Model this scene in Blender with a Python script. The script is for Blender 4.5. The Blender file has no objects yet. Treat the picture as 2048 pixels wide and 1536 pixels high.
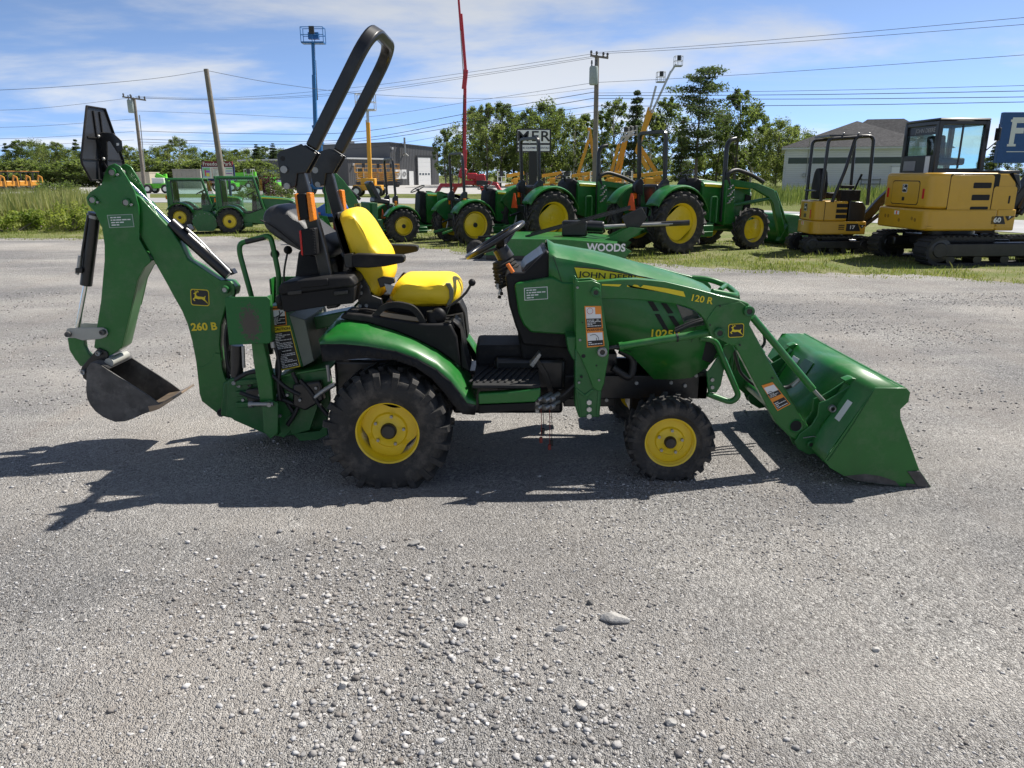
import bpy, bmesh, math, random
import numpy as np
from mathutils import Vector, Matrix
random.seed(7); np.random.seed(7)
R = math.radians
S = bpy.context.scene
C = S.collection
# ---------------------------------------------------------------- camera
CAM_H, FPX = 1.6, 1500.0
PITCH = math.atan(418 / FPX)
cam = bpy.data.cameras.new('camera'); camo = bpy.data.objects.new('camera', cam); C.objects.link(camo)
camo.location = (0, 0, CAM_H); camo.rotation_euler = (math.pi / 2 - PITCH, 0, 0)
cam.lens = FPX / 2048 * 36; cam.sensor_width = 36; cam.clip_end = 6000; cam.clip_start = 0.05
S.camera = camo
# ---------------------------------------------------------------- sky, sun, exposure
SUN = Vector((0.63, 0.39, 1.0)).normalized()
W = bpy.data.worlds.new('World'); S.world = W; W.use_nodes = True
def build_world():
    nt = W.node_tree; N = nt.nodes; L = nt.links; N.clear()
    out = N.new('ShaderNodeOutputWorld'); bg = N.new('ShaderNodeBackground'); bg.inputs[1].default_value = 0.052
    sky = N.new('ShaderNodeTexSky'); sky.sky_type = 'NISHITA'; sky.sun_disc = False
    sky.sun_elevation = math.asin(SUN.z); sky.sun_rotation = math.atan2(SUN.x, SUN.y)
    sky.air_density = 1.0; sky.dust_density = 0.25; sky.ozone_density = 3.0; sky.altitude = 100
    tc = N.new('ShaderNodeTexCoord'); sp = N.new('ShaderNodeSeparateXYZ'); L.new(tc.outputs['Generated'], sp.inputs[0])
    def math_(op, a, b=None, v=None):
        n = N.new('ShaderNodeMath'); n.operation = op; L.new(a, n.inputs[0])
        if b is not None: L.new(b, n.inputs[1])
        elif v is not None: n.inputs[1].default_value = v
        return n.outputs[0]
    zz = math_('ADD', math_('MAXIMUM', sp.outputs[2], v=0.0), v=0.10)
    cx = math_('DIVIDE', sp.outputs[0], zz); cy = math_('DIVIDE', sp.outputs[1], zz)
    cb = N.new('ShaderNodeCombineXYZ'); L.new(cx, cb.inputs[0]); L.new(cy, cb.inputs[1])
    zs = N.new('ShaderNodeMath'); zs.operation = 'MULTIPLY_ADD'; L.new(sp.outputs[2], zs.inputs[0]); zs.inputs[1].default_value = 1.5; zs.inputs[2].default_value = 0.24
    sv = N.new('ShaderNodeCombineXYZ'); L.new(sp.outputs[0], sv.inputs[0]); L.new(sp.outputs[1], sv.inputs[1]); L.new(zs.outputs[0], sv.inputs[2]); L.new(sv.outputs[0], sky.inputs['Vector'])
    def cloud(loc, scl, rot, scale, det, rough, lo, hi, dist=0.0):
        mp = N.new('ShaderNodeMapping'); L.new(cb.outputs[0], mp.inputs[0])
        mp.inputs['Location'].default_value = loc; mp.inputs['Scale'].default_value = scl; mp.inputs['Rotation'].default_value = (0, 0, rot)
        n = N.new('ShaderNodeTexNoise'); L.new(mp.outputs[0], n.inputs[0])
        n.inputs['Scale'].default_value = scale; n.inputs['Detail'].default_value = det; n.inputs['Roughness'].default_value = rough
        n.inputs['Distortion'].default_value = dist
        mr = N.new('ShaderNodeMapRange'); mr.interpolation_type = 'SMOOTHSTEP'; L.new(n.outputs[0], mr.inputs[0])
        mr.inputs[1].default_value = lo; mr.inputs[2].default_value = hi; return mr.outputs[0]
    c1 = cloud((3.1, 0.6, 0), (0.85, 1.0, 1), R(12), 0.62, 10, 0.56, 0.43, 0.64, 0.25)
    c2 = cloud((7.4, 2.2, 0), (0.3, 1.5, 1), R(-18), 0.9, 10, 0.62, 0.52, 0.80, 0.9)
    cm = math_('MAXIMUM', math_('MULTIPLY', c1, v=0.86), math_('MULTIPLY', c2, v=0.20))
    # the sky's own blue a little richer, as the phone camera saw it
    hs = N.new('ShaderNodeHueSaturation'); L.new(sky.outputs[0], hs.inputs['Color'])
    hs.inputs['Saturation'].default_value = 0.92; hs.inputs['Value'].default_value = 1.0
    tint = N.new('ShaderNodeMixRGB'); tint.blend_type = 'MULTIPLY'; tint.inputs[0].default_value = 1.0
    L.new(hs.outputs[0], tint.inputs[1]); tint.inputs[2].default_value = (1.0, 1.08, 1.16, 1)
    # the sky brightens towards the horizon all round
    ex = math_('EXPONENT', math_('MULTIPLY', math_('MAXIMUM', sp.outputs[2], v=0.0), v=-3.2)); gl = N.new('ShaderNodeMath'); gl.operation = 'MULTIPLY_ADD'; L.new(ex, gl.inputs[0]); gl.inputs[1].default_value = 1.95; gl.inputs[2].default_value = 0.85
    hz = N.new('ShaderNodeMixRGB'); hz.blend_type = 'MULTIPLY'; hz.inputs[0].default_value = 1.0; L.new(tint.outputs[0], hz.inputs[1]); L.new(gl.outputs[0], hz.inputs[2])
    mix = N.new('ShaderNodeMixRGB'); L.new(cm, mix.inputs[0]); L.new(hz.outputs[0], mix.inputs[1])
    cw = N.new('ShaderNodeMixRGB'); cw.blend_type = 'MULTIPLY'; cw.inputs[0].default_value = 1.0; cw.inputs[1].default_value = (4.5, 4.65, 4.85, 1); L.new(gl.outputs[0], cw.inputs[2]); L.new(cw.outputs[0], mix.inputs[2])
    L.new(mix.outputs[0], bg.inputs[0]); L.new(bg.outputs[0], out.inputs[0])
build_world()
sl = bpy.data.lights.new('sun', 'SUN'); sl.energy = 5.0; sl.angle = R(0.53); sl.color = (1.0, 0.95, 0.87)
so = bpy.data.objects.new('sun', sl); C.objects.link(so); so.rotation_euler = (-SUN).to_track_quat('-Z', 'Y').to_euler()
so.location = SUN * 60
S.view_settings.view_transform = 'Standard'; S.view_settings.look = 'None'; S.view_settings.gamma = 1
S.view_settings.exposure = 0.62; S.view_settings.use_curve_mapping = False
S.cycles.max_bounces = 6; S.cycles.transparent_max_bounces = 12

# ---------------------------------------------------------------- measured photo points at a known plane of the place
CP, SP = math.cos(PITCH), math.sin(PITCH)
def ray(u, v): return (u - 1024.0, (768 - v) * SP + FPX * CP, (768 - v) * CP - FPX * SP)
def ay(u, v, Y):
    r = ray(u, v); t = Y / r[1]; return Vector((r[0] * t, Y, CAM_H + r[2] * t))
def ax(u, v, X):
    r = ray(u, v); t = X / r[0]; return Vector((X, r[1] * t, CAM_H + r[2] * t))
def ag(u, v, Z=0.0):
    r = ray(u, v); t = (Z - CAM_H) / r[2]; return Vector((r[0] * t, r[1] * t, Z))
def xz(pts, Y): return [(p.x, p.z) for p in (ay(u, v, Y) for u, v in pts)]

# ---------------------------------------------------------------- mesh builder
class MB:
    def __init__(s): s.v = []; s.f = []
    def add(s, vs, fs):
        o = len(s.v); s.v += [tuple(p) for p in vs]; s.f += [tuple(i + o for i in q) for q in fs]; return s
    def box(s, c, d, rot=None):
        x, y, z = d[0] / 2, d[1] / 2, d[2] / 2
        vs = [Vector((a * x, b * y, e * z)) for a in (-1, 1) for b in (-1, 1) for e in (-1, 1)]
        if rot is not None:
            m = rot if isinstance(rot, Matrix) else Matrix.Rotation(rot[0], 3, 'X') @ Matrix.Identity(3) if len(rot) == 1 else (Matrix.Rotation(rot[2], 3, 'Z') @ Matrix.Rotation(rot[1], 3, 'Y') @ Matrix.Rotation(rot[0], 3, 'X'))
            vs = [m @ p for p in vs]
        vs = [p + Vector(c) for p in vs]
        return s.add(vs, [(0, 1, 3, 2), (4, 6, 7, 5), (0, 4, 5, 1), (2, 3, 7, 6), (0, 2, 6, 4), (1, 5, 7, 3)])
    def bx(s, x0, x1, y0, y1, z0, z1): return s.box(((x0 + x1) / 2, (y0 + y1) / 2, (z0 + z1) / 2), (x1 - x0, y1 - y0, z1 - z0))
    def prism(s, poly, a, b, axis='y', a_poly=None):
        # poly in the plane across the axis: y -> (x,z), x -> (y,z), z -> (x,y)
        n = len(poly); q = a_poly or poly
        def P(p, t): return (p[0], t, p[1]) if axis == 'y' else ((t, p[0], p[1]) if axis == 'x' else (p[0], p[1], t))
        ar = sum(poly[i][0] * poly[(i + 1) % n][1] - poly[(i + 1) % n][0] * poly[i][1] for i in range(n))
        vs = [P(p, a) for p in q] + [P(p, b) for p in poly]
        fs = [tuple(range(n)), tuple(range(2 * n - 1, n - 1, -1))] + [(i, i + n, (i + 1) % n + n, (i + 1) % n) for i in range(n)]
        flip = (ar < 0) if axis in ('y',) else (ar > 0)
        if flip: fs = [tuple(reversed(x)) for x in fs]
        return s.add(vs, fs)
    def tube(s, path, r, n=10, closed=False, sq=None, cap=True, up=None):
        P = [Vector(p) for p in path]; m = len(P); rr = r if isinstance(r, (list, tuple)) else [r] * m
        prev = None; rings = []
        for i in range(m):
            if closed: t = (P[(i + 1) % m] - P[i - 1])
            else: t = P[min(i + 1, m - 1)] - P[max(i - 1, 0)]
            t.normalize()
            if prev is None:
                a = Vector(up) if up else (Vector((0, 0, 1)) if abs(t.z) < .9 else Vector((0, 1, 0)))
                nrm = (a - t * a.dot(t)).normalized()
            else:
                nrm = prev - t * prev.dot(t); nrm.normalize()
            prev = nrm; b = t.cross(nrm)
            k = 1.0
            if 0 < i < m - 1 and not closed:
                d1 = (P[i] - P[i - 1]).normalized(); d2 = (P[i + 1] - P[i]).normalized(); k = 1 / max(.5, math.sqrt((1 + d1.dot(d2)) / 2))
            if sq: rings.append([P[i] + nrm * (x * sq[0] / 2 * k) + b * (y * sq[1] / 2) for x, y in ((-1, -1), (1, -1), (1, 1), (-1, 1))])
            else: rings.append([P[i] + (nrm * math.cos(2 * math.pi * j / n) + b * math.sin(2 * math.pi * j / n)) * rr[i] for j in range(n)])
        nn = len(rings[0]); vs = [p for q in rings for p in q]; fs = []
        for i in range(m if closed else m - 1):
            o, o2 = i * nn, ((i + 1) % m) * nn
            for j in range(nn): fs.append((o + j, o + (j + 1) % nn, o2 + (j + 1) % nn, o2 + j))
        if cap and not closed: fs += [tuple(range(nn - 1, -1, -1)), tuple(range((m - 1) * nn, m * nn))]
        return s.add(vs, fs)
    def cyl(s, a, b, r, n=16): return s.tube([a, b], r, n)
    def lathe(s, prof, c, axis='y', n=32, closed=False):
        # prof: (radius, offset along axis)
        vs = []; c = Vector(c)
        for (r, t) in prof:
            for j in range(n):
                a = 2 * math.pi * j / n; p, q = r * math.cos(a), r * math.sin(a)
                vs.append(c + (Vector((p, t, q)) if axis == 'y' else Vector((t, p, q)) if axis == 'x' else Vector((p, q, t))))
        m = len(prof); fs = []
        for i in range(m if closed else m - 1):
            o, o2 = i * n, ((i + 1) % m) * n
            for j in range(n): fs.append((o + j, o2 + j, o2 + (j + 1) % n, o + (j + 1) % n))
        return s.add(vs, fs)
    def ball(s, c, r, n=14, m=8):
        r = r if isinstance(r, (tuple, list)) else (r, r, r); c = Vector(c); vs = []; fs = []
        for i in range(m + 1):
            t = math.pi * i / m
            for j in range(n):
                a = 2 * math.pi * j / n; vs.append(c + Vector((r[0] * math.sin(t) * math.cos(a), r[1] * math.sin(t) * math.sin(a), r[2] * math.cos(t))))
        for i in range(m):
            for j in range(n): fs.append((i * n + j, (i + 1) * n + j, (i + 1) * n + (j + 1) % n, i * n + (j + 1) % n))
        return s.add(vs, fs)
    def loft(s, rows, cap=False, closed=False):
        n = len(rows[0]); vs = [tuple(p) for r_ in rows for p in r_]; fs = []
        for i in range(len(rows) - 1):
            for j in range(n if closed else n - 1):
                a, b = i * n + j, i * n + (j + 1) % n; fs.append((a, b, b + n, a + n))
        if cap: fs += [tuple(range(n - 1, -1, -1)), tuple(range((len(rows) - 1) * n, len(rows) * n))]
        return s.add(vs, fs)
    def quad(s, a, b, c, d): return s.add([a, b, c, d], [(0, 1, 2, 3)])
    def xf(s, m):
        s.v = [tuple(m @ Vector(p)) for p in s.v]; return s
    def join(s, o, m=None): return s.add([m @ Vector(p) for p in o.v] if m else o.v, o.f)
    def mesh(s, name, mat, angle=38, recalc=True):
        me = bpy.data.meshes.new(name); me.from_pydata([tuple(p) for p in s.v], [], s.f)
        if recalc:
            b = bmesh.new(); b.from_mesh(me); bmesh.ops.recalc_face_normals(b, faces=b.faces); b.to_mesh(me); b.free()
        if angle:
            me.polygons.foreach_set('use_smooth', [True] * len(me.polygons)); me.set_sharp_from_angle(angle=R(angle))
        if mat: me.materials.append(mat)
        me.update(); return me
    def build(s, name, mat, parent=None, bevel=0, angle=38, seg=2, solid=0, subs=0, recalc=True):
        o = bpy.data.objects.new(name, s.mesh(name, mat, angle, recalc)); C.objects.link(o); o.parent = parent
        if subs:
            m = o.modifiers.new('sub', 'SUBSURF'); m.levels = subs; m.render_levels = subs
        if solid:
            m = o.modifiers.new('solid', 'SOLIDIFY'); m.thickness = solid; m.offset = 0
        if bevel:
            m = o.modifiers.new('bevel', 'BEVEL'); m.width = bevel; m.segments = seg; m.limit_method = 'ANGLE'; m.angle_limit = R(35); m.harden_normals = False
        return o
def smoothline(pts, k=4, closed=False):
    P = [Vector(p) for p in pts]; out = []; m = len(P)
    for i in range(m if closed else m - 1):
        p0 = P[i - 1] if (i > 0 or closed) else P[0]; p1 = P[i]; p2 = P[(i + 1) % m]; p3 = P[(i + 2) % m] if (closed or i + 2 < m) else P[-1]
        for j in range(k):
            t = j / k
            out.append(0.5 * ((2 * p1) + (p2 - p0) * t + (2 * p0 - 5 * p1 + 4 * p2 - p3) * t * t + (3 * p1 - p0 - 3 * p2 + p3) * t ** 3))
    if not closed: out.append(P[-1])
    return out
def bend(pts, r=0.05, k=5):
    # polyline with rounded corners
    P = [Vector(p) for p in pts]; out = [P[0]]
    for i in range(1, len(P) - 1):
        a, b, c = P[i - 1], P[i], P[i + 1]; d1 = (a - b); d2 = (c - b); q = min(r, d1.length * .49, d2.length * .49)
        s_, e_ = b + d1.normalized() * q, b + d2.normalized() * q
        for j in range(k + 1):
            t = j / k; out.append(s_ * (1 - t) ** 2 + b * (2 * t * (1 - t)) + e_ * t * t)
    out.append(P[-1]); return out
def tag(o, label=None, cat=None, group=None, kind=None):
    for k, v in (('label', label), ('category', cat), ('group', group), ('kind', kind)):
        if v: o[k] = v
    return o
def thing(name, label, cat, loc=(0, 0, 0), rz=0, group=None):
    o = bpy.data.objects.new(name, None); C.objects.link(o); o.location = loc; o.rotation_euler = (0, 0, rz); o.empty_display_size = .2
    return tag(o, label, cat, group)
def copy_tree(o, parent=None):
    c = o.copy(); C.objects.link(c); c.parent = parent
    for ch in o.children: copy_tree(ch, c)
    return c
_txt = {}
def text_mesh(s, size=1.0, bold=0.0, ext=0.0, space=1.0, shear=0.0):
    cu = bpy.data.curves.new('t', 'FONT'); cu.body = s; cu.size = size; cu.align_x = 'CENTER'; cu.align_y = 'CENTER'
    cu.offset = bold; cu.extrude = ext; cu.space_character = space; cu.shear = shear; cu.resolution_u = 3
    o = bpy.data.objects.new('t', cu); C.objects.link(o); bpy.context.view_layer.update()
    me = bpy.data.meshes.new_from_object(o.evaluated_get(bpy.context.evaluated_depsgraph_get()))
    bpy.data.objects.remove(o); bpy.data.curves.remove(cu); return me
def text(name, s, mat, parent, loc, size, rot, bold=0.0, sx=1.0, ext=0.0008, **k):
    me = text_mesh(s, size, bold * size, ext, **k); me.materials.clear(); me.materials.append(mat)
    m = Matrix.Translation(loc) @ (rot.to_matrix().to_4x4() if hasattr(rot, 'to_matrix') else rot.to_4x4()) @ Matrix.Diagonal((sx, 1, 1, 1))
    me.transform(m); o = bpy.data.objects.new(name, me); C.objects.link(o); o.parent = parent; return o
def face_rot(right, up):
    x = Vector(right).normalized(); z = x.cross(Vector(up)).normalized(); y = z.cross(x)
    return Matrix((x, y, z)).transposed()
FRONT = face_rot((1, 0, 0), (0, 0, 1))      # text seen from -Y

# ---------------------------------------------------------------- materials
MATS = {}
def mat(name, col, rough=0.5, metal=0.0, var=0.12, scale=6.0, bump=0.0, bscale=40.0, dirt=0.0, dcol=(0.26, 0.23, 0.19), coat=0.0, spec=0.5, attr=None, dscale=5.0, coords='Object'):
    if name in MATS: return MATS[name]
    m = bpy.data.materials.new(name); m.use_nodes = True; nt = m.node_tree; N = nt.nodes; L = nt.links
    p = N['Principled BSDF']; p.inputs['Roughness'].default_value = rough; p.inputs['Metallic'].default_value = metal
    p.inputs['Specular IOR Level'].default_value = spec
    if coat: p.inputs['Coat Weight'].default_value = coat; p.inputs['Coat Roughness'].default_value = 0.12
    tc = N.new('ShaderNodeTexCoord'); ns = N.new('ShaderNodeTexNoise'); L.new(tc.outputs[coords], ns.inputs[0])
    ns.inputs['Scale'].default_value = scale; ns.inputs['Detail'].default_value = 6; ns.inputs['Roughness'].default_value = .6
    mr = N.new('ShaderNodeMapRange'); L.new(ns.outputs[0], mr.inputs[0]); mr.inputs[1].default_value = .25; mr.inputs[2].default_value = .75
    mr.inputs[3].default_value = 1 - var; mr.inputs[4].default_value = 1 + var
    mx = N.new('ShaderNodeMixRGB'); mx.blend_type = 'MULTIPLY'; mx.inputs[0].default_value = 1; mx.inputs[1].default_value = (*col, 1)
    if attr:
        a = N.new('ShaderNodeAttribute'); a.attribute_name = attr; L.new(a.outputs['Color'], mx.inputs[1])
    L.new(mr.outputs[0], mx.inputs[2]); c = mx.outputs[0]
    if dirt:
        n2 = N.new('ShaderNodeTexNoise'); L.new(tc.outputs[coords], n2.inputs[0]); n2.inputs['Scale'].default_value = dscale; n2.inputs['Detail'].default_value = 9; n2.inputs['Roughness'].default_value = .7
        r2 = N.new('ShaderNodeMapRange'); L.new(n2.outputs[0], r2.inputs[0]); r2.inputs[1].default_value = .48; r2.inputs[2].default_value = .78; r2.inputs[4].default_value = dirt
        m2 = N.new('ShaderNodeMixRGB'); L.new(r2.outputs[0], m2.inputs[0]); L.new(c, m2.inputs[1]); m2.inputs[2].default_value = (*dcol, 1); c = m2.outputs[0]
        ra = N.new('ShaderNodeMath'); ra.operation = 'MULTIPLY_ADD'; L.new(r2.outputs[0], ra.inputs[0]); ra.inputs[1].default_value = .6; ra.inputs[2].default_value = rough; ra.use_clamp = True
        L.new(ra.outputs[0], p.inputs['Roughness'])
    L.new(c, p.inputs['Base Color'])
    if bump:
        n3 = N.new('ShaderNodeTexNoise'); L.new(tc.outputs[coords], n3.inputs[0]); n3.inputs['Scale'].default_value = bscale; n3.inputs['Detail'].default_value = 5
        bp = N.new('ShaderNodeBump'); L.new(n3.outputs[0], bp.inputs['Height']); bp.inputs['Strength'].default_value = bump; bp.inputs['Distance'].default_value = .01
        L.new(bp.outputs[0], p.inputs['Normal'])
    MATS[name] = m; return m
green = mat('green_paint', (0.010, 0.138, 0.018), .36, var=.14, dirt=.20, coat=.2, dscale=7)
green2 = mat('green_paint_dull', (0.012, 0.120, 0.024), .42, var=.14, dirt=.20, coat=.15, dscale=9)
yellow = mat('yellow_paint', (0.80, 0.56, 0.010), .38, var=.06, dirt=.10, coat=.2)
vinyl = mat('yellow_vinyl', (0.88, 0.61, 0.014), .42, var=.04, bump=.10, bscale=120)
black = mat('black_paint', (0.008, 0.008, 0.009), .36, var=.2, dirt=.10, coat=.2)
plastic = mat('black_plastic', (0.007, 0.007, 0.008), .56, spec=.28, var=.15, dirt=.14, bump=.05, bscale=300)
rubber = mat('tyre_rubber', (0.026, 0.025, 0.024), .78, var=.3, dirt=.8, dcol=(.17, .15, .128), scale=9, bump=.3, bscale=60, dscale=11)
rubberp = mat('moulded_rubber', (0.018, 0.018, 0.019), .7, spec=.3, var=.2, dirt=.4, dcol=(.16, .15, .13))
steel = mat('zinc_steel', (0.36, 0.36, 0.35), .48, .9, var=.2, dirt=.2)
chrome = mat('chrome_rod', (0.78, 0.79, 0.80), .08, 1.0, var=.03)
iron = mat('worn_iron', (0.085, 0.082, 0.080), .50, .35, var=.5, scale=9, dirt=.9, dcol=(.30, .28, .255), dscale=6, bump=.15)
darkgap = mat('dark_gap', (0.008, 0.008, 0.009), .7)
white = mat('white_print', (0.78, 0.78, 0.76), .5, var=.05)
labelblk = mat('label_black', (0.015, 0.015, 0.016), .45, var=.1)
labelyel = mat('label_yellow', (0.82, 0.63, 0.02), .45, var=.05)
labelora = mat('label_orange', (0.85, 0.28, 0.03), .45, var=.08)
amber = mat('amber_lens', (0.85, 0.24, 0.01), .22, var=.15, scale=60, bump=.5, bscale=160)
redlens = mat('red_lens', (0.55, 0.012, 0.012), .25, var=.1)
orange = mat('orange_plastic', (0.80, 0.20, 0.03), .45)
hose = mat('hydraulic_hose', (0.016, 0.016, 0.017), .5, bump=.15, bscale=400)
# ---------------------------------------------------------------- shared decals
DEER = [(-.40,-.10),(-.30,-.19),(-.26,-.16),(-.33,-.08),(-.24,-.03),(-.08,-.07),(.10,-.05),(.20,-.10),(.36,-.22),(.43,-.30),(.45,-.27),(.40,-.20),(.30,-.06),(.31,.06),(.36,.14),(.31,.13),(.24,.07),(.10,.08),(-.10,.09),(-.19,.15),(-.20,.24),(-.15,.33),(-.04,.34),(-.04,.38),(-.12,.38),(-.10,.44),(-.13,.44),(-.17,.37),(-.21,.33),(-.24,.42),(-.28,.44),(-.25,.36),(-.23,.30),(-.27,.31),(-.34,.25),(-.35,.22),(-.27,.22),(-.28,.10),(-.31,.00),(-.38,-.03)]
def deer_badge(parent, loc, size, rot, c1, c2, edge=True):
    def rr(w, h, r, k=5):
        o = []
        for cx, cy, a0 in ((w - r, h - r, 0), (-w + r, h - r, 90), (-w + r, -h + r, 180), (w - r, -h + r, 270)):
            for j in range(k + 1): o.append((cx + r * math.cos(R(a0 + 90 * j / k)), cy + r * math.sin(R(a0 + 90 * j / k))))
        return o
    m4 = Matrix.Translation(loc) @ rot.to_4x4()
    def flat(poly, z, nm, mt, par):
        b = MB(); b.prism([(x * size, y * size) for x, y in poly], z - .0012, z, 'z'); b.xf(m4); return b.build(nm, mt, par, angle=0)
    o = flat(rr(.56, .50, .16), .0015, 'emblem', c2, parent)
    flat(rr(.51, .45, .13), .003, 'emblem_field', c1, o) if edge else None
    flat([(x * 1.05, y * 1.05 - .03) for x, y in DEER], .0045, 'emblem_deer', c2, o)
    return o
# ================================================================ GROUND
def vnoise(x, y, seed=0):
    # cheap smooth value noise, numpy
    r_ = np.random.RandomState(seed).rand(64, 64)
    xi = np.floor(x).astype(int); yi = np.floor(y).astype(int); fx = x - xi; fy = y - yi
    fx = fx * fx * (3 - 2 * fx); fy = fy * fy * (3 - 2 * fy)
    g = lambda a, b: r_[a % 64, b % 64]
    return (g(xi, yi) * (1 - fx) + g(xi + 1, yi) * fx) * (1 - fy) + (g(xi, yi + 1) * (1 - fx) + g(xi + 1, yi + 1) * fx) * fy
def sheet(name, poly, z, m, kind='structure'):
    b = MB(); b.add([(x, y, z) for x, y in poly], [tuple(range(len(poly)))])
    o = b.build(name, m, angle=0, recalc=False)
    if o.data.polygons[0].normal.z < 0: o.data.flip_normals()
    o['kind'] = kind; return o
def np_mesh(name, V, F, m, attr=None, parent=None, smooth=False):
    # V (n,3), F (k,3|4) numpy
    me = bpy.data.meshes.new(name); k = F.shape[1]
    me.vertices.add(len(V)); me.vertices.foreach_set('co', V.astype(np.float32).ravel())
    me.loops.add(F.size); me.loops.foreach_set('vertex_index', F.astype(np.int32).ravel())
    me.polygons.add(len(F)); me.polygons.foreach_set('loop_start', np.arange(0, F.size, k, dtype=np.int32))
    if smooth: me.polygons.foreach_set('use_smooth', np.ones(len(F), bool))
    if attr is not None:
        a = me.color_attributes.new('col', 'FLOAT_COLOR', 'POINT'); a.data.foreach_set('color', np.c_[attr, np.ones(len(attr))].astype(np.float32).ravel())
    me.materials.append(m); me.update(calc_edges=True); me.validate()
    o = bpy.data.objects.new(name, me); C.objects.link(o); o.parent = parent; return o
def nodes(name):
    m = bpy.data.materials.new(name); m.use_nodes = True; nt = m.node_tree; return m, nt.nodes, nt.links, nt.nodes['Principled BSDF']
def ramp(N, L, src, stops):
    r = N.new('ShaderNodeValToRGB'); L.new(src, r.inputs[0]); e = r.color_ramp.elements
    while len(e) < len(stops): e.new(.5)
    for i, (p, c) in enumerate(stops): e[i].position = p; e[i].color = (*c, 1) if len(c) == 3 else c
    return r.outputs[0]
def noise(N, L, tc, scale, det=6, rough=.6, out=0, mapping=None, dist=0):
    n = N.new('ShaderNodeTexNoise'); n.inputs['Scale'].default_value = scale; n.inputs['Detail'].default_value = det; n.inputs['Roughness'].default_value = rough; n.inputs['Distortion'].default_value = dist
    if mapping:
        mp = N.new('ShaderNodeMapping'); L.new(tc, mp.inputs[0]); mp.inputs['Scale'].default_value = mapping[0]; mp.inputs['Rotation'].default_value = (0, 0, mapping[1]); L.new(mp.outputs[0], n.inputs[0])
    else: L.new(tc, n.inputs[0])
    return n.outputs[out]
def mixc(N, L, f, a, b, mode='MIX'):
    m = N.new('ShaderNodeMixRGB'); m.blend_type = mode
    for i, s in ((0, f), (1, a), (2, b)):
        if hasattr(s, 'is_linked') or hasattr(s, 'links'): L.new(s, m.inputs[i])
        else: m.inputs[i].default_value = s if i == 0 else (*s, 1)
    return m.outputs[0]
def gravel_mat():
    m, N, L, p = nodes('gravel'); tc = N.new('ShaderNodeTexCoord').outputs['Object']
    v1 = N.new('ShaderNodeTexVoronoi'); v1.inputs['Scale'].default_value = 190; L.new(tc, v1.inputs[0])
    v2 = N.new('ShaderNodeTexVoronoi'); v2.inputs['Scale'].default_value = 75; L.new(tc, v2.inputs[0])
    c1 = ramp(N, L, v1.outputs['Color'], [(0.0, (.08, .078, .076)), (.30, (.26, .255, .248)), (.65, (.46, .45, .44)), (.9, (.74, .73, .71)), (1.0, (.84, .83, .81))])
    c2 = ramp(N, L, v2.outputs['Color'], [(0.0, (.11, .108, .106)), (.5, (.38, .372, .36)), (1.0, (.78, .77, .75))])
    sel = ramp(N, L, noise(N, L, tc, 14, 5), [(.42, (0, 0, 0)), (.62, (1, 1, 1))])
    c = mixc(N, L, sel, c1, c2)
    fine = ramp(N, L, noise(N, L, tc, 260, 3, .8), [(.3, (.45, .45, .45)), (.7, (1.45, 1.45, 1.45))])
    c = mixc(N, L, 1.0, c, fine, 'MULTIPLY')
    # pale and brown dust pressed between the stones, in patches and along wheel tracks
    dn = noise(N, L, tc, .55, 7, .62); tr = noise(N, L, tc, .9, 6, .6, mapping=((.22, 1.5, 1), R(-6)), dist=.6)
    df = ramp(N, L, dn, [(.42, (0, 0, 0)), (.70, (.52, .52, .52))]); tf = ramp(N, L, tr, [(.46, (0, 0, 0)), (.72, (.5, .5, .5))])
    tr2 = noise(N, L, tc, 1.3, 6, .6, mapping=((1.5, .22, 1), R(9)), dist=.5); t2 = ramp(N, L, tr2, [(.50, (0, 0, 0)), (.72, (.5, .5, .5))])
    c = mixc(N, L, df, c, (.40, .372, .343)); c = mixc(N, L, tf, c, (.52, .50, .475)); c = mixc(N, L, t2, c, (.38, .345, .312))
    dk = ramp(N, L, noise(N, L, tc, .32, 6, .6, mapping=((1, 1.9, 1), R(14))), [(.36, (.66, .66, .67)), (.62, (1.10, 1.08, 1.05))])
    c = mixc(N, L, 1.0, c, dk, 'MULTIPLY')
    L.new(c, p.inputs['Base Color']); p.inputs['Roughness'].default_value = .92; p.inputs['Specular IOR Level'].default_value = .25
    hs = N.new('ShaderNodeMath'); hs.operation = 'MULTIPLY_ADD'; L.new(v1.outputs['Distance'], hs.inputs[0]); hs.inputs[1].default_value = -1.2
    h2 = N.new('ShaderNodeMath'); h2.operation = 'MULTIPLY_ADD'; L.new(v2.outputs['Distance'], h2.inputs[0]); h2.inputs[1].default_value = -1.4
    L.new(noise(N, L, tc, 30, 8, .75), h2.inputs[2]); L.new(h2.outputs[0], hs.inputs[2])
    b = N.new('ShaderNodeBump'); b.inputs['Strength'].default_value = .85; b.inputs['Distance'].default_value = .012; L.new(hs.outputs[0], b.inputs['Height']); L.new(b.outputs[0], p.inputs['Normal'])
    return m
def grass_mat(name, cols, sc=1.2):
    m, N, L, p = nodes(name); tc = N.new('ShaderNodeTexCoord').outputs['Object']
    c = ramp(N, L, noise(N, L, tc, sc, 8, .65), [(.3, cols[0]), (.5, cols[1]), (.7, cols[2])])
    c = mixc(N, L, 1.0, c, ramp(N, L, noise(N, L, tc, 45, 5, .7), [(.3, (.6, .6, .6)), (.7, (1.4, 1.4, 1.4))]), 'MULTIPLY')
    L.new(c, p.inputs['Base Color']); p.inputs['Roughness'].default_value = .9; p.inputs['Specular IOR Level'].default_value = .15
    b = N.new('ShaderNodeBump'); b.inputs['Strength'].default_value = .8; b.inputs['Distance'].default_value = .05; L.new(noise(N, L, tc, 30, 6, .7), b.inputs['Height']); L.new(b.outputs[0], p.inputs['Normal'])
    return m
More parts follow.
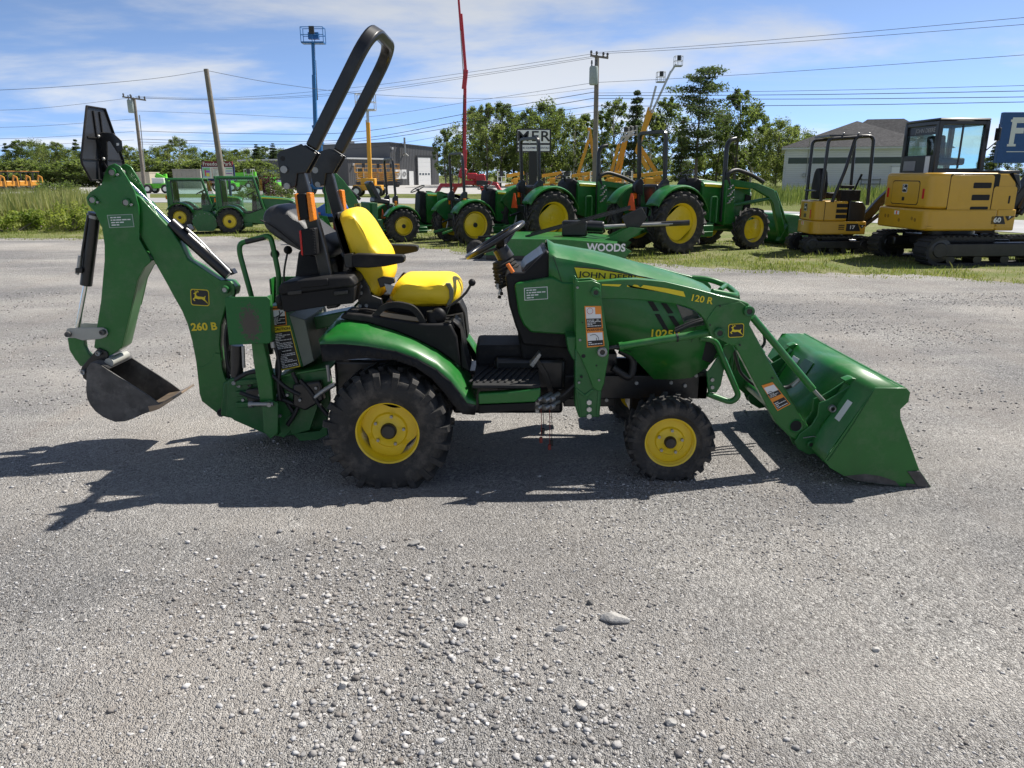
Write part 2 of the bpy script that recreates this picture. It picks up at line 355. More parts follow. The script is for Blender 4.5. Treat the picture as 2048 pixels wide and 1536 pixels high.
def asphalt_mat(name, col, v=.15):
    m, N, L, p = nodes(name); tc = N.new('ShaderNodeTexCoord').outputs['Object']
    c = ramp(N, L, noise(N, L, tc, .4, 8, .6), [(.3, tuple(x * (1 - v) for x in col)), (.7, tuple(x * (1 + v) for x in col))])
    L.new(c, p.inputs['Base Color']); p.inputs['Roughness'].default_value = .85
    return m
m_grass = grass_mat('meadow_grass', [(.095, .105, .03), (.115, .14, .035), (.17, .155, .07)])
m_turf = grass_mat('dry_turf', [(.27, .245, .15), (.17, .185, .07), (.115, .16, .04)], .9)
sheet('ground', [(-2500, -200), (2500, -200), (2500, 2500), (-2500, 2500)], 0.0, m_grass)
EDGE = [(-500, 474), (-200, 476), (0, 478), (250, 476), (480, 474), (620, 482), (760, 490), (900, 500), (1000, 511), (1250, 524), (1400, 531), (1600, 545), (1800, 555), (2048, 561), (2300, 568), (2700, 578)]
edge = [ag(u, v) for u, v in EDGE]
ed2 = []
for i in range(len(edge) - 1):
    for j in range(14):
        p = edge[i].lerp(edge[i + 1], j / 14); ed2.append((p.x, p.y + random.uniform(-.16, .16) + .22 * math.sin(p.x * 1.3) + .15 * math.sin(p.x * 3.1)))
ed2.append((edge[-1].x, edge[-1].y))
ROAD_A, ROAD_B = [ag(u, v) for u, v in ((-300, 412), (300, 405), (700, 406), (1100, 412), (1570, 434), (2048, 467), (2500, 520))], [ag(u, v) for u, v in ((-300, 401), (300, 396), (700, 395), (1100, 401), (1570, 423), (2048, 441), (2500, 462))]
verge = sheet('grass_verge', [(x, y - .25) for x, y in ed2] + [(p.x + (.0), p.y - .4) for p in reversed(ROAD_A)], .004, m_turf)
lot = sheet('gravel_lot', [(-40, -6), (40, -6), (40, edge[-1].y)] + list(reversed(ed2)) + [(-40, edge[0].y)], .008, gravel_mat())
sheet('road', [(p.x, p.y) for p in ROAD_A] + [(p.x, p.y) for p in reversed(ROAD_B)], .012, asphalt_mat('road_asphalt', (.30, .30, .305)))
sheet('paved_lot', [tuple(ag(u, v).xy) for u, v in ((-700, 389), (280, 388), (640, 388), (1010, 388), (1090, 386), (1080, 366.5), (700, 366.5), (-300, 368))], .010, asphalt_mat('lot_asphalt', (.36, .35, .335)))
sheet('lot_entrance', [tuple(ag(u, v).xy) for u, v in ((190, 404), (300, 404), (300, 386), (215, 386))], .015, asphalt_mat('lot_asphalt2', (.36, .35, .335)))
# ---- loose stones lying on the lot
m_stone = mat('loose_stone', (.3, .3, .3), .85, var=.25, scale=90, bump=.3, bscale=150, attr='col', spec=.3)
def ico():
    t = (1 + 5 ** .5) / 2
    v = np.array([(-1, t, 0), (1, t, 0), (-1, -t, 0), (1, -t, 0), (0, -1, t), (0, 1, t), (0, -1, -t), (0, 1, -t), (t, 0, -1), (t, 0, 1), (-t, 0, -1), (-t, 0, 1)], float); v /= np.linalg.norm(v[0])
    f = np.array([(0, 11, 5), (0, 5, 1), (0, 1, 7), (0, 7, 10), (0, 10, 11), (1, 5, 9), (5, 11, 4), (11, 10, 2), (10, 7, 6), (7, 1, 8), (3, 9, 4), (3, 4, 2), (3, 2, 6), (3, 6, 8), (3, 8, 9), (4, 9, 5), (2, 4, 11), (6, 2, 10), (8, 6, 7), (9, 8, 1)])
    return v, f
def stones(n, y0, y1, smin, smax, seed, power=2.2, bank=None):
    rs = np.random.RandomState(seed); V0, F0 = ico()
    y = y0 + (y1 - y0) * rs.rand(n * 3); x = (rs.rand(n * 3) * 2 - 1) * (.78 * y + 1.0)
    keep = rs.rand(n * 3) < (.78 * y + 1.0) / (.78 * y1 + 1.0)
    d = vnoise(x * .9 + 40, y * .9 + 40, 3) * .6 + vnoise(x * 2.3 + 9, y * 2.3 + 9, 5) * .4
    if not bank: keep &= rs.rand(n * 3) < np.clip((d - .36) * 3.2, .05, 1)
    if bank: keep &= rs.rand(n * 3) < np.exp(-(((x - bank[0]) * .9 + (y - bank[1]) * .5) ** 2 + ((y - bank[1]) * .6) ** 2) / bank[2] ** 2)
    x, y = x[keep][:n], y[keep][:n]; n = len(x)
    s = smin + (smax - smin) * rs.rand(n) ** power
    J = 1 + (rs.rand(n, 12, 3) - .5) * .75
    sc = np.c_[s * (.7 + .6 * rs.rand(n)), s * (.7 + .6 * rs.rand(n)), s * (.35 + .4 * rs.rand(n))]
    P = V0[None] * J * sc[:, None, :] * .5
    a = rs.rand(n) * 6.283; ca, sa = np.cos(a)[:, None], np.sin(a)[:, None]
    X = P[..., 0] * ca - P[..., 1] * sa; Y = P[..., 0] * sa + P[..., 1] * ca
    P = np.stack([X + x[:, None], Y + y[:, None], P[..., 2] + .008 + sc[:, 2:3] * .22], -1)
    g = np.clip(.12 + .34 * rs.rand(n) ** 1.1 + (rs.rand(n) > .95) * .22, 0, .70); w = rs.rand(n) * .035
    col = np.stack([g + w, g + w * .4, g - w * .3 + .006], -1)
    F = (F0[None] + (np.arange(n) * 12)[:, None, None]).reshape(-1, 3)
    return P.reshape(-1, 3), F, np.repeat(col, 12, 0)
SETS = [stones(34000, 1.45, 4.4, .003, .014, 11, 2.8), stones(24000, 3.6, 10.5, .006, .024, 12, 3.0), stones(9000, 1.5, 3.2, .006, .026, 13, 2.0, (-.35, 2.15, .50))]
Vg = np.concatenate([q[0] for q in SETS]); off_ = np.cumsum([0] + [len(q[0]) for q in SETS]); Fg = np.concatenate([q[1] + off_[i] for i, q in enumerate(SETS)]); Cg = np.concatenate([q[2] for q in SETS])
tag(np_mesh('loose_gravel', Vg, Fg, m_stone, Cg), 'loose grey gravel scattered over the packed lot', 'gravel', kind='stuff')
# single stones large enough to pick out
def stone(u, v, w, h, d, rz, g, label):
    rs = np.random.RandomState(int(u * 7 + v)); bm = bmesh.new(); bmesh.ops.create_icosphere(bm, subdivisions=3, radius=.5)
    cuts = [Vector(rs.randn(3)).normalized() for _ in range(9)]
    for vv in bm.verts:
        for c in cuts:
            t = vv.co.dot(c) - .34
            if t > 0: vv.co -= c * t * .93
        vv.co = Vector((vv.co.x * w, vv.co.y * d, vv.co.z * h))
    me = bpy.data.meshes.new('stone'); bm.to_mesh(me); bm.free(); me.materials.append(mat('field_stone_%d' % int(g * 100), (g * 1.03, g, g * .95), .85, var=.3, scale=25, bump=.4, bscale=70))
    o = bpy.data.objects.new('stone', me); C.objects.link(o); p = ag(u, v); o.location = (p.x, p.y, .008 + h * .22); o.rotation_euler = (0, 0, rz)
    tag(o, label, 'stone', 'larger stones lying on the gravel')
for a in [(1230, 1246, .115, .045, .06, -.1, .36, 'largest flat grey stone lying on the gravel in the foreground'),
          (925, 1252, .06, .04, .05, .6, .42, 'pale rounded stone lying left of the largest flat stone'),
          (1122, 1263, .05, .03, .03, .2, .38, 'small pale stone between the rounded stone and the largest flat stone'),
          (1180, 1211, .028, .028, .03, .0, .13, 'small dark stone just above the largest flat stone'),
          (830, 1092, .06, .03, .04, .3, .27, 'grey flat stone nearest below the rear tyre shadow'),
          (857, 1158, .03, .022, .025, 1, .45, 'whitish pebble, right of a pair below the rear wheel'),
          (809, 1143, .03, .022, .025, .3, .45, 'whitish pebble, left of a pair below the rear wheel'),
          (1162, 1418, .04, .03, .035, .2, .40, 'pale stone near the bottom edge right of the middle'),
          (687, 1378, .035, .028, .03, .9, .40, 'pale stone near the bottom edge left of the middle'),
          (975, 1206, .035, .025, .03, .5, .38, 'pale pebble up and to the right of the rounded stone'),
          (1750, 1305, .03, .02, .025, .4, .42, 'pale pebble on the bare gravel at the lower right'),
          (1340, 1452, .04, .022, .03, .1, .33, 'flat grey pebble nearest the bottom edge on the right'),
          (420, 992, .03, .02, .02, .1, .25, 'grey pebble lying in the shadow left of the rear wheel')]: stone(*a)
# ================================================================ THE COMPACT TRACTOR
YC = 4.36
def ym(y, s): return y if s == 0 else 2 * YC - y
def tyre_mesh(Rr, rr, w, n, lh, style='r4', skew=1):
    b = MB(); Rb = Rr - lh; h = w / 2
    prof = [(rr - .004, -h * .74), (rr + .012, -h * .84), (rr + (Rb - rr) * .30, -h * .97), (rr + (Rb - rr) * .55, -h * 1.0), (rr + (Rb - rr) * .80, -h * .97), (Rb - lh * .45, -h * .90), (Rb, -h * .72), (Rb + lh * .12, -h * .35), (Rb + lh * .18, 0)]
    prof = prof + [(r, -t) for r, t in reversed(prof[:-1])]
    b.lathe(prof, (0, 0, 0), 'y', 56)
    def rad(y): # base radius at offset y
        a = abs(y) / h; return Rb + lh * .15 if a < .35 else Rb - (a - .35) ** 2 * lh * 1.6
    for side in (-1, 1):
        for k in range(n):
            a0 = 2 * math.pi * (k + (.5 if side > 0 else 0)) / n
            if style == 'r4': pts = [(1.02, 0.0, .30), (.90, .02, .34), (.62, .10, .32), (.34, .34, .30), (.0, .52, .26)]
            elif style == 'r1': pts = [(1.0, 0, .20), (.92, .06, .20), (.60, .42, .17), (.25, .85, .15), (-.05, 1.15, .13)]
            else: pts = [(1.0, 0, .36), (.8, 0, .40), (.55, .1, .38), (.40, .1, .30)]
            st = 2 * math.pi / n; rows = []
            for i, (t, off, wd) in enumerate(pts):
                y = side * t * h; a = a0 + skew * off * st; d = wd * st / 2
                ro = Rr if i > 0 else Rr - lh * .55
                ri = rad(y) - lh * .5
                if i == 0: ri -= lh * .9
                rows.append([(r * math.cos(q), y, r * math.sin(q)) for r, q in ((ri, a - d * 1.2), (ro, a - d), (ro, a + d), (ri, a + d * 1.2))])
            b.loft(rows, cap=True)
    return b.mesh('tyre', rubber, 30)
def rim_mesh(rr, w, dish, m=None, cut=True):
    b = MB(); h = w / 2
    b.lathe([(rr - .012, -h * .70), (rr + .012, -h * .78), (rr + .016, -h * .74), (rr + .004, -h * .70), (rr - .008, -h * .60), (rr - .02, -h * .5), (rr * .86, -h * .3), (rr * .84, 0), (rr * .86, h * .3), (rr - .01, h * .6), (rr + .012, h * .78)], (0, 0, 0), 'y', 48)
    return b.mesh('rim', m or yellow, 40)
def hub_mesh(rr, w, dish, nb, m=None, tabs=0):
    b = MB(); y = -w / 2 + dish; n = 60; vs = []; fs = []
    def Ro(a): return rr * .86 * (1 - (.17 * max(0, math.cos(a * tabs)) ** 1.5 if tabs else 0))
    rings = [(0.0, -.018), (.30, -.018), (.36, -.012), (.60, -.010), (.66, 0.0), (1.0, .004)]
    for q, dy in rings:
        for j in range(n):
            a = 2 * math.pi * j / n; rd = Ro(a + .5) * q if q > .7 else rr * .86 * q; vs.append((rd * math.cos(a), y + dy, rd * math.sin(a)))
    for i in range(len(rings) - 1):
        for j in range(n): fs.append((i * n + j, i * n + (j + 1) % n, (i + 1) * n + (j + 1) % n, (i + 1) * n + j))
    b.add(vs, fs); return b.mesh('wheel', m or yellow, 40), y
WH = {}
def wheel(name, parent, loc, Rr, rr, w, dish, nlug, lh, style, nb, s=0, steer=0, tabs=0, spin=0.0, capr=.045, boltm=None, rimm=None):
    key = (Rr, rr, w, dish, nlug, style, tabs)
    if key not in WH:
        hm, y = hub_mesh(rr, w, dish, nb, rimm, tabs)
        bos = []
        for k in range(nb):
            bo = MB(); bos.append(bo)
            a = 2 * math.pi * k / nb + .3; q = rr * (.46 if nb < 7 else .30); bo.cyl((q * math.cos(a), y - .026, q * math.sin(a)), (q * math.cos(a), y + .0, q * math.sin(a)), max(.0085, rr * .035), 6)
        cp = MB(); cp.lathe([(0, y - .045), (capr * .75, y - .045), (capr * .95, y - .036), (capr, y - .01)], (0, 0, 0), 'y', 24)
        WH[key] = (hm, tyre_mesh(Rr, rr, w, nlug, lh, style), rim_mesh(rr, w, dish, rimm), [bo.mesh('wheel_bolt', boltm or steel, 30) for bo in bos], cp.mesh('hub_cap', black if capr < .06 else (rimm or yellow), 35))
    hm, ty, ri, bo, cp = WH[key]
    o = bpy.data.objects.new(name, hm); C.objects.link(o); o.parent = parent; o.location = loc; o.rotation_euler = (0, spin, steer + (math.pi if s else 0))
    for nm, me in (('tyre', ty), ('rim', ri), ('hub_cap', cp)) + tuple(('wheel_bolt', q_) for q_ in bo):
        c = bpy.data.objects.new(nm, me); C.objects.link(c); c.parent = o
    return o
T = thing('compact_tractor', 'green compact tractor with yellow seat, front loader and rear backhoe, nearest the camera', 'tractor', (0, 0, 0))
def px_prism(name, pts, Y0, Y1, m, parent=None, bevel=.004, s=0, ref=None, **k):
    b = MB(); b.prism(xz(pts, ref or Y0), ym(Y0, s), ym(Y1, s)); return b.build(name, m, parent or T, bevel=bevel, **k)
def px_tube(name, pts, Y, r, m, parent=None, rb=.06, n=12, s=0, sq=None, **k):
    P = [ay(p[0], p[1], p[2] if len(p) > 2 else Y) for p in pts]; P = [Vector((p.x, ym(p.y, s), p.z)) for p in P]
    b = MB(); b.tube(bend(P, rb) if len(P) > 2 else P, r, n, sq=sq); return b.build(name, m, parent or T, angle=40, **k)
def pin(name, u, v, Y, r, parent=None, m=None, ln=.03, s=0, n=20, core=True):
    p = ay(u, v, Y); b = MB(); sg = -1 if s == 0 else 1; y = ym(Y, s)
    b.lathe([(0, -ln * .55), (r * .5, -ln * .55), (r * .55, -ln * .75), (r * .8, -ln * .8), (r, -ln * .7), (r, ln)], (p.x, y, p.z), 'y', n)
    if s: b.v = [(a, 2 * y - c, d) for a, c, d in b.v]
    o = b.build(name, m or green2, parent or T, angle=35)
    if core:
        c = MB(); c.cyl((p.x, y + sg * ln * .62, p.z), (p.x, y - sg * ln * .2, p.z), r * .52, 12); c.build('pin_core', black, o)
    return o
def label_plate(name, q, Y, bands, parent=None, dy=.0015, lines=None):
    # q: 4 photo corners (tl,tr,br,bl) on plane Y; bands: (f0,f1,material) top to bottom
    P = [ay(u, v, Y) for u, v in q]; first = None
    for i, (f0, f1, x0, x1, m) in enumerate(bands):
        def at(fx, fy): return P[0].lerp(P[1], fx).lerp(P[3].lerp(P[2], fx), fy)
        b = MB(); y = Y - dy * (1 + .6 * (i > 0) + .3 * i * .1)
        c = [at(x0, f0), at(x1, f0), at(x1, f1), at(x0, f1)]
        b.prism([(p.x, p.z) for p in c], y, Y); o = b.build(name if i == 0 else 'label_panel', m, parent or T if i == 0 else first, angle=0)
        if i == 0: first = o
    if lines:
        b = MB(); rs = random.Random(3)
        for (f0, f1, x0, x1, n) in lines:
            for k in range(n):
                fy = f0 + (f1 - f0) * (k + .5) / n; x = x0
                while x < x1 - .03:
                    xe = min(x1, x + rs.uniform(.06, .2)); c = [at(x, fy - .22 * (f1 - f0) / n), at(xe, fy - .22 * (f1 - f0) / n), at(xe, fy + .22 * (f1 - f0) / n), at(x, fy + .22 * (f1 - f0) / n)]
                    b.prism([(p.x, p.z) for p in c], Y - dy * 2.4, Y - dy); x = xe + .03
                    if rs.random() < .12: break
        b.build('label_print', white if lines[0][0] is not None else white, first, angle=0)
    return first
# ---- wheels
RX, FX = -.650, .853
for s in (0, 1):
    wheel('rear_wheel', T, (RX, ym(3.810, s), .300), .334, .172, .30, .105, 20, .026, 'r4', 5, s, tabs=3, spin=.2, capr=.044)
    wheel('front_wheel', T, (FX, ym(3.865, s), .218), .236, .141, .215, .060, 20, .017, 'r4', 5, s, spin=.1, steer=-.05, capr=.034)
# ---- chassis, driveline, axles (dark, under the body)
b = MB(); b.bx(-1.02, -.35, 4.16, 4.56, .24, .58); b.bx(-.35, .30, 4.22, 4.50, .24, .50); b.bx(-.75, -.55, 3.95, 4.77, .24, .40); b.bx(-.1, .3, 4.10, 4.62, .42, .60)
b.build('transmission_housing', black, T, bevel=.02)
b = MB(); b.bx(.26, 1.12, 4.13, 4.17, .36, .50); b.bx(.26, 1.12, 4.55, 4.59, .36, .50); b.bx(.30, .60, 4.17, 4.55, .30, .62); b.bx(1.06, 1.12, 4.13, 4.59, .36, .52)
b.build('main_frame', black, T, bevel=.006)
b = MB(); b.bx(.79, .91, 4.02, 4.70, .17, .29); b.cyl((.85, 3.98, .222), (.85, 4.74, .222), .05); b.bx(.70, 1.0, 4.26, 4.46, .24, .40)
b.build('front_axle', black, T, bevel=.012)
for u, v in ((1273, 766), (1370, 771), (1392, 751), (1342, 765), (1120, 776), (1213, 800), (1208, 732)):
    b = MB(); p = ay(u, v, 4.125); b.cyl((p.x, 4.118, p.z), (p.x, 4.14, p.z), .011, 6); b.build('frame_bolt', steel, T)
px_tube('radiator_hose', [(1225, 735), (1262, 760), (1268, 715), (1240, 700)], 4.10, .022, hose, rb=.05)
# ---- hood
HY = 4.07
HST = [(1097, 500, 558, 0), (1112, 509, 566, 0), (1150, 516, 668, 0), (1193, 523, 690, 0), (1240, 535, 700, 0), (1268, 543, 712, 0), (1314, 556, 758, 0), (1357, 568, 759, .005), (1390, 578, 755, .012), (1423, 590, 730, .03), (1447, 606, 702, .07), (1458, 632, 682, .12)]
rows = []
for i, (u, vc, vb, ins) in enumerate(HST):
    y0 = HY + ins; yc = y0 + .055; c = ay(u, vc, yc); bt = ay(u, vb, y0); X = c.x
    zc, zb = c.z, bt.z; zt = zc + .032 - ins * .15; half = [(y0, zb), (y0 - .006, zb + (zc - zb) * .45), (y0 + .002, zc - .045), (y0 + .016, zc - .014), (yc, zc), (yc + .07, zc + .016), ((yc + .07 + YC) / 2, zt), (YC, zt + .006)]
    full = half + [(2 * YC - a, z) for a, z in reversed(half[:-1])]
    rows.append([(X + (.012 if i == 0 else 0) * 0, a, z) for a, z in full])
b = MB(); b.loft(rows)
hood = b.build('hood', green, T, angle=32, solid=.006)
b = MB(); b.loft(rows[-1:] + [[(rows[-1][0][0] + .012, YC + (a - YC) * .96, z * .98 + .01) for _, a, z in rows[-1]]], cap=True); b.build('hood_nose', green, hood, angle=32)
# black grille screen and headlamp on the near and far side
for s in (0, 1):
    px_prism('side_grille', [(1380, 684), (1427, 680), (1440, 690), (1424, 727), (1392, 716)], HY - .004 + .02, HY + .03, darkgap, hood, .004, s)
    px_prism('headlamp', [(1352, 608), (1392, 622), (1412, 650), (1372, 657)], HY - .002, HY + .02, mat('lamp_glass', (.06, .065, .07), .08, coat=1), hood, .004, s)
    vb_ = MB()
    for pts in ([(1295, 602), (1306, 603), (1318, 622), (1307, 622)], [(1322, 606), (1333, 607), (1347, 626), (1336, 627)], [(1309, 628), (1319, 628), (1338, 661), (1329, 662)], [(1337, 632), (1347, 632), (1366, 659), (1357, 663)]):
        vb_.prism(xz(pts, HY - .006), ym(HY - .010, s), ym(HY + .01, s))
    vb_.build('hood_vent', darkgap, hood)
# yellow name stripe
st = [(1149, 535), (1195, 539), (1237, 546), (1290, 556), (1334, 566), (1290, 566), (1163, 563), (1157, 559)]
px_prism('hood_stripe', [(u + (2 if i < 5 else -1), v + (-2 if i < 5 else 2)) for i, (u, v) in enumerate(st)], HY - .0085, HY - .004, labelblk, hood, 0)
sp_ = px_prism('hood_stripe', st, HY - .011, HY - .0086, labelyel, hood, 0)
d0, d1 = ay(1165, 547, HY), ay(1285, 556, HY); tl = (d1 - d0).normalized()
text('stripe_lettering', 'JOHN DEERE', labelblk, hood, ay(1218, 553, HY - .0125), .043, face_rot((tl.x, 0, tl.z), (0, 0, 1)), bold=.012, sx=1.32)
text('hood_lettering', '1025R', labelyel, hood, ay(1330, 668, HY - .012), .058, face_rot((1, 0, -.04), (0, 0, 1)), bold=.02, sx=1.15)
# ---- cowl, dash, steering column
for s in (0, 1):
    px_prism('cowl_panel', [(1029, 571), (1034, 566), (1104, 554), (1126, 564), (1165, 566), (1165, 672), (1150, 671), (1062, 665), (1047, 650), (1037, 627)], 4.055, 4.10, green, None, .010, s)
px_prism('dash_console', [(1010, 552), (1022, 545), (1050, 545), (1094, 500), (1103, 512), (1125, 560), (1160, 570), (1160, 700), (1045, 690), (1030, 650), (1018, 610)], 4.09, 4.63, plastic, None, .012)
px_prism('dash_shroud', [(1040, 548), (1052, 530), (1096, 499), (1112, 552), (1034, 566)], 4.13, 4.59, black, None, .012)
px_prism('footwell_panel', [(1035, 664), (1150, 672), (1160, 700), (1160, 800), (1075, 800), (1046, 745), (1040, 700)], 4.14, 4.58, plastic, None, .015)
b = MB(); b.tube([ay(1023, 562, YC), ay(1013, 547, YC), ay(1003, 520, YC)], [.085, .075, .055], 18)
bl = b.build('column_bellows', rubberp, T)
b = MB()
for k in range(6):
    t = k / 5; p = ay(1021, 558, YC).lerp(ay(1006, 528, YC), t); ax_ = (ay(1003, 520, YC) - ay(1023, 562, YC)).normalized(); q = ax_.to_track_quat('Z', 'Y').to_matrix()
    rr_ = .092 - .03 * t; b.tube([p + q @ Vector((rr_ * math.cos(a), rr_ * math.sin(a), 0)) for a in np.linspace(0, 2 * math.pi, 20, endpoint=False)], .008, 6, closed=True)
b.build('bellows_rib', rubberp, bl)
swc = ay(990, 480, YC); n_ = Vector((-.52, 0, .854)).normalized(); q = n_.to_track_quat('Z', 'Y').to_matrix()
b = MB(); b.tube([swc + q @ Vector((.185 * math.cos(a), .185 * math.sin(a), 0)) for a in np.linspace(0, 2 * math.pi, 40, endpoint=False)], .0145, 10, closed=True)
sw = b.build('steering_wheel', black, T)
b = MB(); b.tube([swc + n_ * -.05, swc + n_ * -.13], [.045, .05], 16)
for a in (.2, 2.3, 4.4):
    b.tube([swc + n_ * -.05, swc + q @ Vector((.09 * math.cos(a), .09 * math.sin(a), -.03)), swc + q @ Vector((.18 * math.cos(a), .18 * math.sin(a), 0))], .02, sq=(.014, .05))
b.build('wheel_spokes', black, sw, bevel=.004)
px_tube('throttle_lever', [(1035, 563), (1022, 538)], 4.10, .006, steel); px_tube('lever_grip', [(1026, 545), (1015, 528)], 4.10, .011, orange)
b = MB()
for k in range(7):
    p = ay(999 + 2 * (k % 3), 552 + 7 * k, 4.09); b.box(p, (.018, .014, .016), (0, .3 * k, .5))
b.build('dash_switches', plastic, T, bevel=.003)
b = MB(); p = ay(995, 573, 4.08); b.box(p, (.012, .008, .03)); b.box(p + Vector((.01, 0, -.03)), (.01, .006, .03), (0, .4, 0)); b.build('ignition_key', steel, T)
label_plate('data_plate', [(1048, 576), (1095, 573), (1096, 598), (1049, 601)], 4.055, [(0, 1, 0, 1, white), (.05, .95, .03, .97, mat('label_green', (.05, .17, .07), .5))], None, lines=[(.1, .9, .1, .9, 4)])
# pedals
px_prism('pedal', [(1059, 730), (1079, 706), (1083, 711), (1066, 736)], 4.02, 4.10, steel, None, .002)
px_tube('pedal_arm', [(1074, 722), (1092, 750), (1104, 790), (1106, 805)], 4.08, .014, black, sq=(.028, .016))
# ---- platform
px_prism('running_board', [(957, 788), (1010, 785), (1074, 778), (1081, 776), (1081, 791), (1071, 804), (957, 809)], 3.745, 3.80, green, None, .006)
px_prism('board_skirt', [(957, 810), (1071, 805), (1070, 819), (957, 828)], 3.755, 3.79, plastic, None, .004)
b = MB(); p0, p1 = ay(944, 768, 3.76), ay(1081, 770, 3.76)
b.bx(p0.x, p1.x, 3.757, 4.20, p1.z - .02, p1.z); mp = b.build('floor_mat', rubberp, T, bevel=.006)
for k in range(9):
    x = p0.x + .03 + (p1.x - p0.x - .06) * k / 8; r_ = MB(); r_.box((x, 3.98, p1.z + .004), (.012, .36, .008), (0, 0, -.25)); r_.build('tread_rib', rubberp, mp, bevel=.002)
b = MB(); b.bx(p0.x, p1.x + .02, 4.20, 4.52, p1.z - .1, p1.z + .11); b.build('transmission_tunnel', rubberp, T, bevel=.02)
b = MB(); b.bx(p0.x, p1.x, 4.52, 4.97, p1.z - .02, p1.z - .001); b.bx(p0.x, p1.x, 4.93, 4.975, p1.z - .09, p1.z - .021); b.build('far_floor', green, T, bevel=.006)
cordred = mat('dusty_red_cord', (.22, .03, .02), .6)
# hydraulic couplers with dangling dust-cap cords
b = MB()
for u, v in ((1085, 797), (1085, 812), (1100, 797), (1100, 812)):
    p = ay(u, v, 3.86); b.cyl(p + Vector((-.03, -.04, 0)), p + Vector((.05, .05, .012)), .013, 10); b.cyl(p + Vector((.0, -.02, 0)), p + Vector((.02, .0, .004)), .018, 10)
b.box(ay(1074, 805, 3.88), (.02, .10, .09)); b.build('hydraulic_couplers', steel, T, bevel=.002)
for k, (u, v, c) in enumerate(((1082, 880, cordred), (1086, 862, black), (1099, 894, cordred), (1103, 886, black))):
    px_tube('dust_cap_cord', [(u, 815), (u + 1, 850), (u, v)], 3.84 + .01 * k, .0022, c, n=6); b = MB(); b.cyl(ay(u, v, 3.84 + .01 * k) + Vector((0, 0, .015)), ay(u, v, 3.84 + .01 * k) - Vector((0, 0, .015)), .009, 8); b.build('dust_cap', c, T)
for k in range(4): px_tube('hydraulic_line', [(1106, 800 + 4 * k), (1128, 790 + 3 * k), (1150, 770 + 5 * k), (1175, 745 + 5 * k)], 3.95 + .03 * k, .011, hose)
# ---- fenders
FT = [(640, 680), (655, 660), (674, 641), (700, 640), (737, 645), (791, 661), (832, 678), (873, 698), (901, 720), (923, 745), (939, 770), (953, 790)]
FB = [(640, 689), (655, 688), (682, 688), (705, 690), (737, 693), (791, 702), (832, 716), (873, 738), (901, 762), (920, 786), (934, 806), (952, 810)]
FU = [(645, 722), (655, 721), (682, 719), (705, 717), (737, 715), (791, 719), (832, 734), (864, 756), (890, 785), (909, 810), (926, 827), (950, 829)]
for s in (0, 1):
    rows = []
    for (a, m_, y) in ((FT, .0, 3.93), (None, .35, 3.845), (None, .72, 3.755), (FB, 1, 3.725)):
        t_ = m_; row = []
        for i in range(len(FT)):
            A_ = ay(*FT[i], 3.93); B_ = ay(*FB[i], 3.725); e = 1 - (1 - t_) ** 1.8 if False else t_
            p = A_.lerp(B_, t_); bul = math.sin(math.pi * t_) * .018
            row.append((p.x, ym(A_.y + (B_.y - A_.y) * t_ ** .75, s), p.z + bul))
        rows.append(row)
    top = [(p[0], ym(4.08, s), p[2] + .01) for p in rows[0]]
    b = MB(); b.loft([top] + rows); fd = b.build('fender', green, T, angle=45, solid=.006)
    b = MB(); b.loft([[(p.x, ym(3.726, s), p.z) for p in (ay(u, v, 3.725) for u, v in FB)], [(p.x, ym(3.735, s), p.z) for p in (ay(u, v, 3.735) for u, v in FU)], [(p.x, ym(3.80, s), p.z - .005) for p in (ay(u, v, 3.735) for u, v in FU)]])
    fl = b.build('fender_flare', plastic, fd, angle=45, solid=.008)
    for k, u in enumerate((687, 710, 730, 751, 772, 793, 813)):
        v = 704 + (0, 0, 1, 4, 8, 13, 20)[k]; px_prism('flare_pad', [(u + 2, v - 8), (u + 9, v - 8), (u + 14, v + 7), (u + 1, v + 7)], 3.7255, 3.735, plastic, fl, .003, s)
    # inner tub and black top trim with console
    px_prism('wheel_tub', [(655, 665), (737, 655), (791, 670), (873, 705), (923, 755), (935, 810), (900, 800), (860, 745), (800, 715), (690, 715)], 4.03, 4.06, plastic, fd, .004, s, ref=3.93)
    px_prism('fender_trim', [(679, 637), (687, 626), (720, 628), (745, 632), (800, 640), (850, 648), (901, 648), (914, 674), (921, 735), (905, 722), (873, 700), (832, 680), (791, 663), (737, 647), (700, 642)], 3.90, 4.10, plastic, fd, .010, s)
    px_tube('grab_handle', [(748, 634), (770, 611), (796, 608), (826, 615), (840, 632), (850, 652)], 3.93, .013, plastic, fd, rb=.035, s=s, sq=(.03, .03), bevel=.006)
px_prism('side_console', [(896, 655), (918, 660), (921, 735), (940, 745), (934, 720), (927, 690), (918, 650), (905, 640)], 3.93, 4.12, plastic, None, .008)
b = MB(); b.tube([ay(868, 652, 3.97), ay(866, 622, 3.97)], [.04, .035], 16); b.ball(ay(877, 632, 3.96), (.042, .03, .045)); b.build('cup_holder', plastic, T)
b = MB(); b.tube([ay(917, 690, 4.6), ay(907, 628, 4.6)], [.055, .06], 20); b.build('far_console', plastic, T)
px_tube('range_lever', [(893, 616), (922, 596), (935, 582), (943, 566)], 4.0, .007, black, rb=.03)
b = MB(); b.ball(ay(944, 565, 4.0), .020); b.build('lever_knob', plastic, T)
